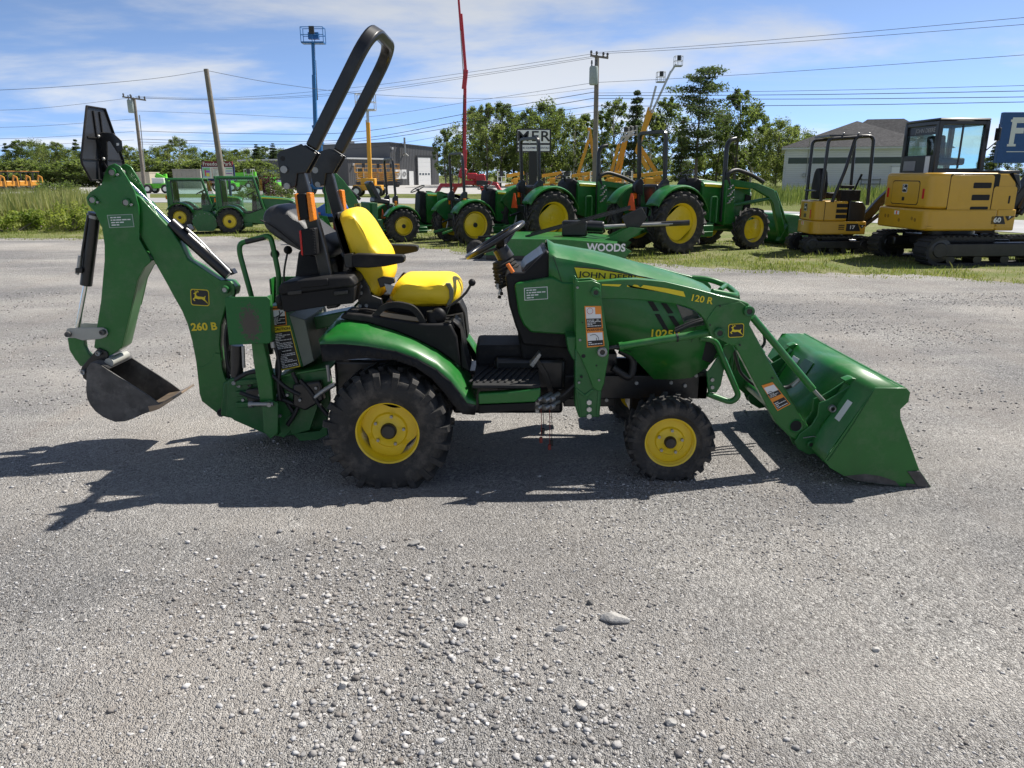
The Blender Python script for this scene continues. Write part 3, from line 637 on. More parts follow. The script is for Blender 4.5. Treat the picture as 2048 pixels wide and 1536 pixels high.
# ---- seat
def seat():
    SB = [(673, 428), (687, 419), (703, 421), (722, 440), (736, 460), (755, 490), (767, 510), (774, 537), (774, 562), (757, 598), (745, 597), (730, 572), (703, 540), (687, 490), (676, 445)]
    def cushion(name, pts, Yn, Yf, m, parent, ctr=None, infl=.05):
        P = xz(pts, Yn); cx = sum(p[0] for p in P) / len(P); cz = sum(p[1] for p in P) / len(P); rows = []
        Ps = [(p[0], p[2]) for p in smoothline([(x, 0, z) for x, z in P], 3, True)]
        for t in (0, .025, .07, .15, .3, .5, .7, .85, .93, .975, 1):
            ins = .042 * (abs(2 * t - 1) ** 5)
            row = []
            for x, z in Ps:
                d = math.hypot(x - cx, z - cz) or 1; row.append((x - (x - cx) / d * ins, Yn + (Yf - Yn) * t, z - (z - cz) / d * ins))
            rows.append(row)
        b = MB(); b.loft(rows, cap=True, closed=True); return b.build(name, m, parent, angle=60)
    bk = cushion('seat_back', SB, 4.13, 4.59, vinyl, T)
    px_prism('back_shell', [(664, 440), (669, 427), (677, 423), (682, 470), (695, 520), (715, 560), (735, 590), (741, 602), (725, 600), (703, 548), (682, 500)], 4.16, 4.56, plastic, bk, .012)
    cu = cushion('seat_cushion', [(772, 600), (790, 566), (815, 561), (865, 560), (897, 563), (914, 578), (918, 598), (905, 614), (843, 621), (800, 613)], 4.10, 4.62, vinyl, T)
    px_prism('cushion_stripe', [(890, 567), (900, 566), (907, 580), (906, 598), (900, 611), (892, 612), (899, 596), (898, 580)], 4.093, 4.12, mat('grey_vinyl', (.16, .16, .10), .5), cu, .004)
    px_prism('seat_base', [(765, 606), (900, 612), (885, 650), (770, 650)], 4.16, 4.56, plastic, T, .015)
    px_prism('seat_hinge', [(712, 561), (728, 558), (738, 575), (742, 590), (763, 598), (766, 612), (745, 628), (722, 620), (712, 590)], 4.10, 4.13, black, bk, .005)
    b = MB()
    for u, v in ((721, 573), (722, 586), (720, 612), (733, 611)):
        p = ay(u, v, 4.095); b.cyl((p.x, 4.09, p.z), (p.x, 4.11, p.z), .010, 10)
    b.build('hinge_bolts', steel, bk)
    for s in (0, 1):
        px_prism('armrest', [(703, 511), (712, 508), (805, 511), (809, 514), (808, 525), (770, 533), (735, 536), (704, 535)], 4.03, 4.10, plastic, bk, .010, s)
        px_prism('armrest_bracket', [(686, 509), (705, 507), (705, 536), (690, 535)], 4.06, 4.16, black, bk, .004, s)
    px_prism('belt_buckle', [(754, 558), (766, 553), (788, 556), (790, 566), (760, 576)], 4.07, 4.10, black, cu, .005)
    px_prism('belt_latch', [(768, 567), (789, 571), (780, 590), (774, 586)], 4.06, 4.075, steel, cu, .002)
    px_prism('far_belt', [(793, 562), (806, 545), (816, 550), (821, 559), (812, 563)], 4.62, 4.66, rubberp, cu, .004)
    b = MB(); b.ball(ay(870, 558, 4.66), (.022, .02, .012)); b.build('pto_knob', orange, T)
seat()
# ---- roll bar
rs_ = []
A_, B_ = ay(624, 296, 4.05), ay(744, 54, 4.05)
path = [A_, B_, Vector((B_.x, ym(4.05, 1), B_.z)), Vector((A_.x, ym(4.05, 1), A_.z))]
b = MB(); b.tube(bend(path, .17, 8), .04, sq=(.052, .066), up=(0, 1, 0)); rb_ = b.build('roll_bar', black, T, bevel=.012, angle=40, seg=3)
for s in (0, 1):
    for yy in (4.002, 4.088):
        px_prism('pivot_plate', [(553, 309), (559, 302), (602, 288), (633, 307), (611, 346), (594, 347), (591, 373), (570, 379), (563, 372), (555, 325)], yy, yy + .010, black, rb_, .004, s, ref=4.0)
    px_tube('roll_bar_post', [(597, 340), (612, 395), (640, 490), (668, 615)], 4.05, .04, black, rb_, rb=.1, s=s, sq=(.062, .066), bevel=.008)
    for (u, v, rr_) in ((569, 339, .018), (575, 372, .016)):
        p = ay(u, v, 4.0); b = MB(); b.cyl((p.x, ym(3.985, s), p.z), (p.x, ym(4.10, s), p.z), rr_, 12); b.build('pivot_pin', steel, rb_)
    p = ay(565, 317, 4.0); b = MB(); b.cyl((p.x, ym(4.0005, s), p.z), (p.x, ym(4.015, s), p.z), .012, 14); b.build('plate_hole', steel if False else darkgap, rb_)
    l_ = px_prism('marker_lamp', [(593, 388), (611, 386), (618, 438), (600, 441)], 3.96, 4.02, plastic, rb_, .006, s)
    px_prism('amber_lens', [(612, 385), (621, 386), (628, 441), (619, 444)], 3.955, 4.025, amber, l_, .004, s); px_prism('amber_lens', [(588, 388), (593, 387), (600, 442), (596, 441)], 3.96, 4.02, amber, l_, .003, s)
    l_ = px_prism('tail_lamp', [(602, 459), (630, 456), (634, 510), (606, 513)], 3.95, 4.01, plastic, rb_, .006, s); px_prism('red_lens', [(598, 462), (602, 460), (606, 512), (602, 509)], 3.95, 4.01, redlens, l_, .002, s)
    b = MB()
    for k in range(9):
        p = ay(626 + .4 * k, 461 + 5.4 * k, 3.948); b.box(p, (.012, .008, .006), (0, .5, 0))
    b.v = [(a, ym(c, s), d) for a, c, d in b.v]; b.build('lamp_fins', rubberp, l_)
# ---- tool box on the roll bar post
tb = px_prism('tool_box', [(561, 590), (706, 572), (709, 575), (706, 607), (650, 613), (573, 625), (566, 622)], 3.90, 4.14, plastic, None, .012)
px_prism('tool_box_lid', [(554, 578), (562, 566), (590, 562), (640, 557), (700, 553), (709, 564), (710, 573), (560, 591)], 3.885, 4.15, plastic, tb, .010)
px_prism('lid_panel', [(598, 562), (655, 557), (658, 571), (602, 577)], 3.880, 3.90, plastic, tb, .005)
for u in (575, 668): px_prism('lid_latch', [(u, 583), (u + 28, 580), (u + 28, 588), (u, 591)], 3.880, 3.89, black, tb, .003)
b = MB()
for k in range(5): b.ball(ay(560 + 3 * k, 600 + (k % 2) * 9, 4.0 + .02 * k), (.025, .03, .03))
b.build('wiring_loom', rubberp, T)
# ---- front loader
ARM = [(1186, 570), (1199, 563), (1240, 559), (1275, 558), (1330, 563), (1385, 576), (1440, 591), (1480, 600), (1497, 607), (1507, 620), (1504, 636), (1499, 649), (1530, 706), (1560, 761), (1583, 799), (1606, 838), (1628, 866), (1618, 876), (1606, 889), (1578, 872), (1552, 846), (1537, 818), (1500, 748), (1469, 689), (1459, 680), (1430, 678), (1421, 674), (1411, 642), (1400, 628), (1385, 618), (1357, 609), (1303, 602), (1248, 598), (1204, 598), (1188, 596)]
for s in (0, 1):
    am = px_prism('loader_arm', ARM, 3.902, 3.962, green, None, .005, s, ref=3.90)
    # doubled elbow plate, boss rings
    px_prism('elbow_plate', [(1413, 640), (1432, 612), (1480, 603), (1504, 620), (1496, 648), (1487, 668), (1478, 684), (1466, 692), (1436, 677), (1421, 672)], 3.897, 3.9025, green, am, .003, s, ref=3.90)
    for (u, v, r_) in ((1191, 584, .026), (1438, 665, .028), (1497, 622, .028)): pin('pivot_pin', u, v, 3.897, r_, am, s=s, m=green2)
    # mast
    for k, (y0, y1) in enumerate(((3.875, 3.888), (3.975, 3.99))):
        px_prism('mast_plate', [(1150, 557), (1154, 556), (1156, 563), (1184, 561), (1201, 568), (1203, 594), (1212, 655), (1218, 690), (1217, 714), (1208, 768), (1203, 782), (1197, 783), (1186, 776), (1176, 748), (1160, 712), (1152, 700)], y0, y1, green, None if k == 0 else None, .004, s, ref=3.875)
    ms = px_prism('mast_base', [(1151, 700), (1170, 705), (1190, 760), (1204, 775), (1200, 836), (1158, 837), (1150, 813)], 3.888, 3.975, green2, None, .006, s, ref=3.875)
    px_prism('mast_rib', [(1152, 776), (1170, 790), (1185, 778), (1188, 783), (1172, 797), (1152, 783)], 3.880, 3.889, green2, ms, .003, s, ref=3.875)
    px_prism('mast_rib', [(1152, 780), (1156, 780), (1164, 832), (1160, 834)], 3.881, 3.889, green2, ms, .002, s, ref=3.875); px_prism('mast_rib', [(1196, 782), (1200, 782), (1197, 832), (1193, 832)], 3.881, 3.889, green2, ms, .002, s, ref=3.875)
    px_prism('mast_bracket', [(1133, 674), (1152, 673), (1152, 722), (1146, 720), (1136, 700)], 3.91, 4.10, green2, ms, .006, s)
    pin('cylinder_pin', 1204, 703, 3.872, .026, ms, s=s, m=steel); pin('mast_pin', 1191, 584, 3.872, .024, ms, s=s)
    b = MB()
    for v in (806, 820, 834):
        p = ay(1178, v - 2, 3.885); b.cyl((p.x, ym(3.872, s), p.z), (p.x, ym(3.90, s), p.z), .0145, 6)
    b.build('mast_bolts', mat('bolt_head', (.62, .61, .58), .4, .7), ms)
    b = MB()
    for u, v, r_ in ((1167, 712, .011), (1193, 731, .005), (1163, 754, .007), (1165, 645, .004)):
        p = ay(u, v, 3.875); b.cyl((p.x, ym(3.8742, s), p.z), (p.x, ym(3.88, s), p.z), r_, 14)
    b.build('mast_hole', darkgap, ms)
    # lift cylinder
    lc = px_tube('lift_cylinder', [(1240, 693), (1423, 664)], 3.935, .021, green, None, s=s, n=18)
    px_tube('cylinder_gland', [(1238, 693.3), (1246, 692)], 3.935, .024, green, lc, s=s, n=18); px_tube('cylinder_rod', [(1204, 698), (1240, 693)], 3.935, .013, black, lc, s=s); px_tube('hose_clip', [(1352, 675.5), (1356, 675)], 3.935, .0235, hose, lc, s=s, n=18)
    for k in range(2): px_tube('loader_hose', [(1350, 664 - 5 * k), (1385, 648 - 4 * k), (1412, 640 - 4 * k), (1440, 640)], 3.99 + .015 * k, .010, hose, am, s=s)
    # brush guard tube and its bracket
    gd = px_tube('guard_tube', [(1400, 676), (1430, 679), (1478, 792), (1462, 805), (1415, 788)], 4.01, .0165, green, None, rb=.045, s=s, n=14)
    px_prism('guard_bracket', [(1413, 745), (1420, 738), (1450, 690), (1466, 684), (1470, 700), (1448, 742), (1442, 772), (1433, 786), (1416, 784)], 4.03, 4.042, green2, gd, .005, s)
    b = MB()
    for v in (759, 774):
        p = ay(1424, v, 4.03); b.cyl((p.x, ym(4.018, s), p.z), (p.x, ym(4.05, s), p.z), .011, 6)
    b.build('bracket_bolts', steel, gd)
    # bucket cylinder
    bc = px_tube('bucket_cylinder', [(1505, 634), (1626, 779)], 3.935, .0195, green, None, s=s, n=18)
    px_tube('cylinder_rod', [(1624, 777), (1659, 815)], 3.935, .011, steel, bc, s=s); px_tube('hose_fitting', [(1584, 773), (1592, 765), (1604, 755)], 3.97, .011, steel, bc, s=s, n=8)
    px_tube('loader_hose', [(1553, 775), (1575, 776), (1590, 766)], 3.99, .011, hose, bc, s=s); px_tube('bucket_hose', [(1518, 700), (1530, 688), (1528, 665), (1515, 650)], 4.0, .008, hose, bc, s=s)
    b = MB(); p = ay(1592, 852, 3.90); b.lathe([(.030, .02), (.030, -.004), (.036, -.008), (.040, -.004), (.040, .02)], (p.x, 3.905, p.z), 'y', 28); b.v = [(a, ym(c, s), d) for a, c, d in b.v]; b.build('tube_collar', green, am)
    b = MB(); b.cyl((p.x, ym(3.9005, s), p.z), (p.x, ym(3.91, s), p.z), .031, 24); b.build('tube_mouth', darkgap, am)
    # hitch plate between arm and bucket
    for k, (y0, y1) in enumerate(((3.888, 3.898), (3.966, 3.978))):
        px_prism('hitch_plate', [(1655, 806), (1672, 800), (1689, 790), (1722, 768), (1732, 765), (1735, 775), (1712, 800), (1676, 830), (1658, 850), (1652, 870), (1656, 890), (1645, 908), (1634, 910), (1612, 898), (1606, 884), (1616, 868), (1640, 850), (1652, 830)], y0, y1, green2, None, .004, s, ref=3.888).location.x = -.045
    pin('bucket_pin', 1663, 816, 3.886, .020, bc, s=s, m=steel); pin('bucket_pin', 1620, 887, 3.886, .022, bc, s=s, m=green2)
    px_prism('hitch_cap', [(1690, 762), (1705, 756), (1733, 762), (1730, 770), (1700, 772)], 3.90, 3.97, green, bc, .004, s)
b = MB(); p = ay(1592, 852, 3.90); b.cyl((p.x, 3.962, p.z), (p.x, ym(3.962, 1), p.z), .034, 24); b.build('torque_tube', green, T)
px_tube('locking_wire', [(1606, 876), (1630, 872), (1645, 884), (1645, 900), (1638, 905), (1630, 897), (1640, 890)], 3.878, .0025, steel, rb=.02, n=6)
text('arm_lettering', '120 R', labelyel, T, ay(1403, 599, 3.8985), .048, face_rot((1, 0, -.17), (0, 0, 1)), bold=.02, sx=1.05)
deer_badge(T, ay(1472, 661, 3.8945), .074, face_rot((1, 0, .05), (0, 0, 1)), labelblk, labelyel)
px_prism('arm_stripe', [(1204, 568), (1243, 569), (1238, 573), (1204, 571)], 3.8995, 3.902, labelyel, None, 0, ref=3.90); px_prism('arm_stripe', [(1254, 570), (1262, 575), (1268, 569), (1275, 570), (1281, 575), (1287, 570), (1330, 576), (1367, 583), (1371, 594), (1330, 585), (1281, 577), (1254, 573)], 3.8995, 3.902, labelyel, None, 0, ref=3.90)
wh = white
label_plate('warning_label', [(1169, 612), (1202, 612), (1209, 692), (1174, 695)], 3.874, [(0, 1, 0, 1, labelora), (.03, .20, .06, .62, wh), (.20, .30, .06, .94, wh), (.30, .53, .06, .94, labelblk), (.56, .64, .05, .95, labelora), (.65, .84, .06, .94, wh), (.84, .97, .06, .94, labelblk)], None, lines=[(.32, .50, .10, .9, 5), (.86, .95, .1, .9, 2)])
px_tube('prohibition_ring', [(1174 + 6 + 6 * math.cos(a), 622 + 6 * math.sin(a)) for a in np.linspace(0, 6.28, 14)], 3.8715, .0012, redlens, rb=0.001, n=5)
px_tube('label_pictogram', [(1180, 671), (1190, 668), (1197, 674), (1198, 684), (1193, 684), (1193, 676)], 3.8705, .0013, labelblk, n=5)
label_plate('warning_label', [(1523, 771), (1545, 764), (1581, 808), (1555, 822)], 3.90, [(0, 1, 0, 1, labelora), (.10, .34, .05, .95, wh), (.34, .52, .05, .95, labelblk), (.66, .96, .06, .94, labelblk)], None, lines=[(.36, .50, .1, .8, 3), (.70, .94, .1, .9, 4)])
px_tube('label_pictogram', [(1536, 785), (1543, 782), (1546, 787), (1541, 791), (1536, 788), (1534, 794)], 3.8965, .0013, labelblk, n=5)
# hoses running down the arms in front of the axle
for k in range(4): px_tube('front_hose', [(1462, 680, 4.02), (1470, 710, 4.10 + .03 * k), (1480, 745, 4.2 + .03 * k), (1500, 765, 4.30 + .04 * k), (1560, 800, 4.3 + .05 * k)], 4.0, .009, hose)
# brush guard over the nose
ng = MB(); YA = 4.13
P = [ay(1380, 555, 4.60), ay(1425, 556, 4.56), ay(1472, 580, 4.50), ay(1468, 592, 4.16), ay(1420, 585, 4.12)]
ng.tube(bend([ay(1384, 556, 4.6), ay(1418, 558, 4.58), ay(1455, 572, 4.55), ay(1474, 588, 4.30), ay(1470, 592, 4.14), ay(1424, 583, 4.10)], .05), .017, 12)
ng.tube(bend([ay(1440, 580, 4.16), ay(1452, 570, 4.45)], .03), .014, 10); ng.tube([ay(1474, 590, 4.2), ay(1480, 640, 4.2), ay(1470, 740, 4.2)], .015, 10); ng.tube([ay(1464, 583, 4.45), ay(1468, 640, 4.45), ay(1462, 730, 4.45)], .015, 10)
ng.build('nose_guard', green, T)
# ---- loader bucket
BKT = [(1750, 776), (1813, 776), (1821, 785), (1817, 804), (1801, 819), (1801, 836), (1838, 938), (1864, 976), (1830, 976), (1770, 969), (1712, 961), (1686, 951), (1660, 936), (1649, 922)]
bY0, bY1 = 3.68, 5.05
bk = px_prism('loader_bucket', BKT, bY0, bY0 + .008, green, None, .002)
b = MB(); b.prism(xz(BKT, bY0), bY1 - .008, bY1); b.build('bucket_side', green, bk, bevel=.002)
prof = xz([(1813, 778), (1788, 777), (1762, 777), (1751, 781), (1742, 789), (1725, 813), (1690, 862), (1660, 904), (1652, 921), (1664, 937), (1688, 951), (1714, 961), (1770, 969), (1830, 976)], bY0)
b = MB(); b.loft([[(x, y, z) for x, z in prof] for y in (bY0 + .008, YC, bY1 - .008)]); b.build('bucket_shell', green, bk, angle=30, solid=.007)
eg = xz([(1812, 966), (1838, 969), (1866, 977), (1834, 980), (1812, 979)], bY0)
b = MB(); b.prism(eg, bY0 - .004, bY1 + .004); b.build('cutting_edge', iron, bk, bevel=.002)
px_prism('wear_plate', [(1815, 943), (1840, 942), (1862, 974), (1836, 974)], bY0 - .006, bY0, iron, bk, .002); px_prism('scuffed_lip', [(1690, 952), (1712, 961), (1770, 969), (1800, 972), (1790, 962), (1760, 952), (1730, 948)], bY0 - .0012, bY0, iron, bk, 0)
pa, pb = xz([(1806, 777), (1814, 777)], bY0); b = MB(); b.cyl((pb[0] - .01, bY0 + .008, pb[1] - .006), (pb[0] - .01, bY1 - .008, pb[1] - .006), .012, 12); b.build('bucket_top_lip', green, bk)
def on_shell(u, v, Y): return ay(u, v, Y)
# stiffener and labels on the bucket back
p1_, p2_ = Vector((prof[5][0], 0, prof[5][1])), Vector((prof[7][0], 0, prof[7][1])); dn = (p2_ - p1_).normalized(); nn_ = Vector((dn.z, 0, -dn.x)); nn_ = nn_ if nn_.x < 0 else -nn_
def back_plate(name, f, y, w, h, m, off=.006, par=None, t=.004):
    c = p1_.lerp(p2_, f) + nn_ * off; c.y = y; rt = Matrix((dn, Vector((0, 1, 0)), dn.cross(Vector((0, 1, 0))))).transposed(); bb = MB(); bb.box(c, (h, w, t), rt); return bb.build(name, m, par or bk, bevel=.001)
back_plate('bucket_data_label', .25, 3.80, .055, .12, white); back_plate('bucket_cover_plate', -.02, 4.46, .13, .10, green2, .008); back_plate('bucket_label', .02, 4.64, .10, .07, white); back_plate('bucket_label', .06, 4.64, .09, .035, labelblk, .009)
for y in (4.02, 4.7):
  b = MB(); b.prism([prof[2], (prof[2][0] - .02, prof[2][1] - .01), (p1_.lerp(p2_, .9).x - .05, p1_.lerp(p2_, .9).z), (p1_.lerp(p2_, .9).x + .02, p1_.lerp(p2_, .9).z)], y, y + .01); b.build('bucket_gusset', green2, bk)
# ---- backhoe: boom, dipper, cylinders
BOOM = [(240, 392), (262, 385), (278, 394), (300, 418), (338, 458), (360, 492), (373, 519), (398, 534), (428, 555), (440, 561), (460, 563), (469, 574), (468, 591), (453, 598), (449, 618), (440, 653), (438, 691), (440, 708), (442, 735), (448, 757), (468, 776), (471, 788), (462, 822), (453, 832), (440, 832), (403, 803), (397, 787), (390, 724), (382, 683), (373, 650), (362, 623), (346, 595), (327, 560), (302, 516), (289, 492), (262, 440), (246, 415)]
DIP = [(174, 396), (182, 384), (205, 369), (211, 345), (218, 332), (231, 327), (242, 333), (256, 355), (271, 382), (279, 412), (281, 440), (280, 478), (289, 494), (302, 516), (303, 524), (290, 535), (277, 560), (264, 617), (246, 694), (235, 702), (219, 712), (190, 694), (194, 664), (204, 600), (211, 520), (211, 490), (206, 455), (193, 426), (179, 410)]
BY = 4.31
bm_ = px_prism('backhoe_boom', BOOM, BY + .012, BY + .098, green, None, .006, ref=BY)
px_prism('boom_reinforcement', [(440, 708), (444, 740), (449, 757), (469, 776), (471, 788), (462, 822), (453, 832), (440, 832), (403, 803), (398, 787), (394, 735), (408, 733), (422, 722), (428, 706)], BY + .005, BY + .0125, green, bm_, .003, ref=BY); px_prism('boom_reinforcement', [(400, 535), (440, 561), (460, 563), (469, 574), (468, 591), (453, 598), (440, 590), (428, 570)], BY + .006, BY + .0125, green, bm_, .003, ref=BY)
dp = MB(); dp.prism(xz([p for i, p in enumerate(DIP)], BY), BY - .012, BY + .0)
dpo = dp.build('dipper_plate', green, T, bevel=.003); dp = MB(); dp.prism(xz(DIP[:18] + [(246, 560), (211, 520), (211, 490), (206, 455), (193, 426), (179, 410)], BY), BY + .11, BY + .122); dp.build('dipper_plate', green, T, bevel=.003)
px_prism('dipper_arm', [(211, 505), (281, 505), (303, 521), (290, 535), (277, 560), (264, 617), (246, 694), (235, 702), (219, 712), (190, 694), (194, 664), (204, 600)], BY + .0005, BY + .1095, green, dpo, .004, ref=BY)
for (u, v, r_) in ((225, 345, .022), (186, 400, .022), (253, 405, .022)):
    p = ay(u, v, BY - .015); b = MB(); b.cyl((p.x, BY - .026, p.z), (p.x, BY + .135, p.z), r_ * .72, 18); pn = b.build('dipper_pin', mat('pin_end', (.33, .32, .30), .45, .6), dpo)
    b = MB(); b.lathe([(r_ * .8, -.02), (r_ * 1.1, -.018), (r_ * 1.15, 0)], (p.x, BY - .010, p.z), 'y', 20); b.build('pin_boss', green, pn)
    b = MB(); b.cyl((p.x + .03, BY - .03, p.z - .012), (p.x + .03, BY - .01, p.z - .012), .007, 8); b.build('pin_bolt', steel, pn)
label_plate('data_plate', [(214, 430), (265, 428), (269, 454), (219, 456)], BY - .0125, [(0, 1, 0, 1, mat('label_grey', (.34, .42, .35), .4)), (.05, .95, .03, .97, mat('label_green', (.05, .17, .07)))], dpo, lines=[(.12, .88, .12, .9, 4)])
# dipper (crowd) cylinder above the boom
yc_ = BY + .055
cr = px_tube('crowd_cylinder', [(342, 446), (352, 455), (458, 550)], yc_, .035, black, None, n=20, rb=.01)
px_tube('cylinder_rod', [(232, 342), (345, 452)], yc_, .0155, chrome, cr, n=18); px_tube('rod_eye', [(225, 345), (238, 349)], yc_, .026, iron, cr)
px_tube('hydraulic_pipe', [(373, 457), (391, 473), (407, 489), (420, 503)], yc_ - .03, .007, steel, cr, rb=.02, n=8); px_tube('hydraulic_pipe', [(420, 504), (435, 518), (457, 541), (462, 546)], yc_ - .03, .007, steel, cr, rb=.02, n=8)
for u, v in ((372, 459), (461, 548)): px_prism('pipe_block', [(u - 6, v - 8), (u + 2, v - 10), (u + 8, v), (u, v + 3)], yc_ - .03, yc_ + .03, black, cr, .003)
pin('boom_pin', 451, 579, BY, .024, bm_, m=green2, core=False); p = ay(451, 579, BY); b = MB(); b.cyl((p.x, BY - .02, p.z), (p.x, BY + .12, p.z), .0135, 14); b.build('boom_pin', steel, bm_)
pin('boom_pin', 444, 824, BY + .004, .024, bm_, m=black)
px_prism('boom_clevis', [(447, 568), (462, 560), (480, 572), (478, 584), (460, 594)], BY + .12, BY + .14, black, bm_, .004)
for (u, v) in ((444, 612), (447, 650), (444, 700), (447, 740)): px_tube('boom_hose', [(u + 12, v - 40), (u + 8, v), (u + 12, v + 35)], BY + .05, .011, hose, bm_)
for k in range(3): px_tube('boom_hose', [(470, 578), (462, 620), (450 + 4 * k, 670), (455 + 3 * k, 730), (470, 760)], BY + .02 + .035 * k, .010, hose, bm_, rb=.05)
# green pipes lying on the boom back
px_prism('boom_top_plate', [(282, 398), (296, 404), (345, 470), (372, 512), (392, 532), (372, 522), (338, 466)], BY + .02, BY + .09, green2, bm_, .003)
deer_badge(bm_, ay(400, 595, BY + .0115), .096, face_rot((1, 0, -.06), (0, 0, 1)), labelblk, labelyel)
text('boom_lettering', '260 B', labelyel, bm_, ay(408, 654, BY + .0105), .062, face_rot((1, 0, .04), (0, 0, 1)), bold=.03, sx=1.05)
# bucket cylinder on the dipper's back, links, bucket
bc = px_tube('bucket_cylinder', [(189, 425), (184, 470), (172, 570)], yc_, .033, black, None, n=20, rb=.3)
px_tube('cylinder_rod', [(172, 568), (155, 658)], yc_, .014, chrome, bc, n=16); px_tube('cylinder_collar', [(188, 430), (187, 436)], yc_, .036, steel, bc); px_tube('cylinder_pipe', [(176, 430), (165, 500), (160, 540)], yc_ - .03, .007, black, bc); px_tube('pipe_fitting', [(160, 512), (157, 540), (154, 548)], yc_ - .035, .011, steel, bc, n=8); px_prism('pipe_block', [(150, 536), (164, 536), (164, 546), (150, 546)], yc_ - .05, yc_, black, bc, .003)
for k, y in enumerate((BY - .022, BY + .125)):
    px_prism('bucket_link', [(131, 667), (134, 657), (142, 655), (160, 656), (205, 655), (213, 659), (216, 667), (212, 674), (200, 678), (165, 681), (150, 676), (140, 676), (133, 673)], y, y + .010, mat('worn_link', (.42, .42, .38), .5, .3, dirt=.3), bc, .003, ref=BY - .02)
for (u, v) in ((138, 668), (207, 664)): pin('link_pin', u, v, BY - .024, .016, bc, m=iron, core=False)
px_prism('curved_link', [(134, 676), (146, 674), (150, 672), (168, 676), (168, 690), (176, 706), (192, 722), (184, 733), (165, 733), (150, 720), (138, 700)], BY + .0, BY + .03, green, bc, .006); px_prism('curved_link', [(134, 676), (146, 674), (168, 676), (172, 700), (192, 722), (184, 733), (160, 733), (140, 704)], BY + .09, BY + .12, green, bc, .006)
BK2 = [(173, 738), (180, 727), (188, 725), (198, 728), (216, 740), (260, 768), (300, 794), (320, 809), (316, 817), (283, 829), (264, 838), (248, 843), (231, 844), (214, 838), (204, 833), (190, 822), (181, 811), (174, 797), (172, 780)]
kY0, kY1 = 4.215, 4.515
bb_ = px_prism('backhoe_bucket', BK2, kY0, kY0 + .010, iron, None, .002); b = MB(); b.prism(xz(BK2, kY0), kY1 - .010, kY1); b.build('bucket_side', iron, bb_, bevel=.002)
pf = xz([(216, 739), (198, 728), (188, 726), (180, 728), (174, 738), (172, 780), (174, 797), (181, 811), (190, 822), (204, 832), (214, 837), (231, 843), (248, 842), (264, 837), (283, 828), (316, 816)], kY0)
b = MB(); b.loft([[(x, y, z) for x, z in pf] for y in (kY0 + .01, kY1 - .01)]); b.build('bucket_shell', iron, bb_, angle=40, solid=.010)
lip = xz([(296, 812), (318, 809), (345, 795), (347, 799), (318, 818), (300, 824)], kY0); b = MB(); b.prism(lip, kY0 - .004, kY1 + .004); b.build('bucket_edge', mat('bare_steel', (.34, .27, .20), .4, .7, var=.3, scale=20, dirt=.5, dcol=(.30, .16, .07)), bb_, bevel=.002)
px_prism('bucket_ear', [(161, 740), (163, 734), (196, 696), (206, 700), (214, 704), (216, 712), (214, 724), (200, 745), (176, 764), (166, 756)], 4.285, 4.300, black, bb_, .003); px_prism('bucket_ear', [(161, 740), (163, 734), (196, 696), (206, 700), (214, 704), (216, 712), (214, 724), (200, 745), (176, 764), (166, 756)], 4.435, 4.450, black, bb_, .003)
for (u, v) in ((199, 706), (169, 743)): pin('bucket_pin', u, v, 4.284, .015, bb_, m=steel, core=False)
b = MB(); p = ay(225, 722, 4.3); b.cyl((p.x, 4.26, p.z), (p.x, 4.46, p.z), .026, 20); b.build('bucket_bushing', mat('worn_link', (.42, .42, .38)), bb_)
# ---- slow-moving-vehicle plate seen from behind
SX = -2.28
tri = [ax(172, 212, SX), ax(161, 318, SX), ax(163, 328, SX), ax(181, 361, SX)]
yc0 = 4.36; L_ = [(p.y, p.z) for p in tri]; poly = L_ + [(2 * yc0 - y, z) for y, z in reversed(L_)]
sg = MB(); sg.prism(poly, SX - .004, SX, 'x'); sgo = sg.build('warning_plate', mat('plate_black', (.02, .021, .024), .4), T, bevel=.001)
b = MB(); b.tube([(SX + .004, y, z) for y, z in poly], .006, 6, closed=True); b.build('plate_rim', plastic, sgo)
b = MB()
for dy in (-.035, .03): b.bx(SX, SX + .008, yc0 + dy - .005, yc0 + dy + .005, min(z for _, z in poly) + .01, max(z for _, z in poly) - .02)
for z, k_ in ((tri[1].z, .0), (tri[0].z * .42 + tri[1].z * .58, .08)): b.bx(SX, SX + .006, tri[1].y + .015 + k_, 2 * yc0 - tri[1].y - .015 - k_, z - .003, z + .003)
b.build('plate_rib', plastic, sgo)
px_prism('plate_bracket', [(194, 268), (205, 264), (226, 266), (243, 281), (245, 300), (235, 307), (228, 296), (219, 282), (214, 284), (216, 330), (225, 340), (205, 345), (203, 318)], yc0 - .02, yc0 - .012, black, sgo, .004)
px_tube('plate_bracket', [(196, 272), (208, 325), (222, 345)], yc0 - .015, .02, black, sgo, sq=(.035, .012))
b = MB(); b.ball(ay(197, 273, yc0 - .03), .010); b.ball(ay(207, 318, yc0 - .03), .010); b.build('bracket_bolt', steel, sgo)
px_prism('reflector_chip', [(233, 286), (238, 286), (238, 291), (233, 291)], yc0 - .0215, yc0 - .02, white, sgo, 0)
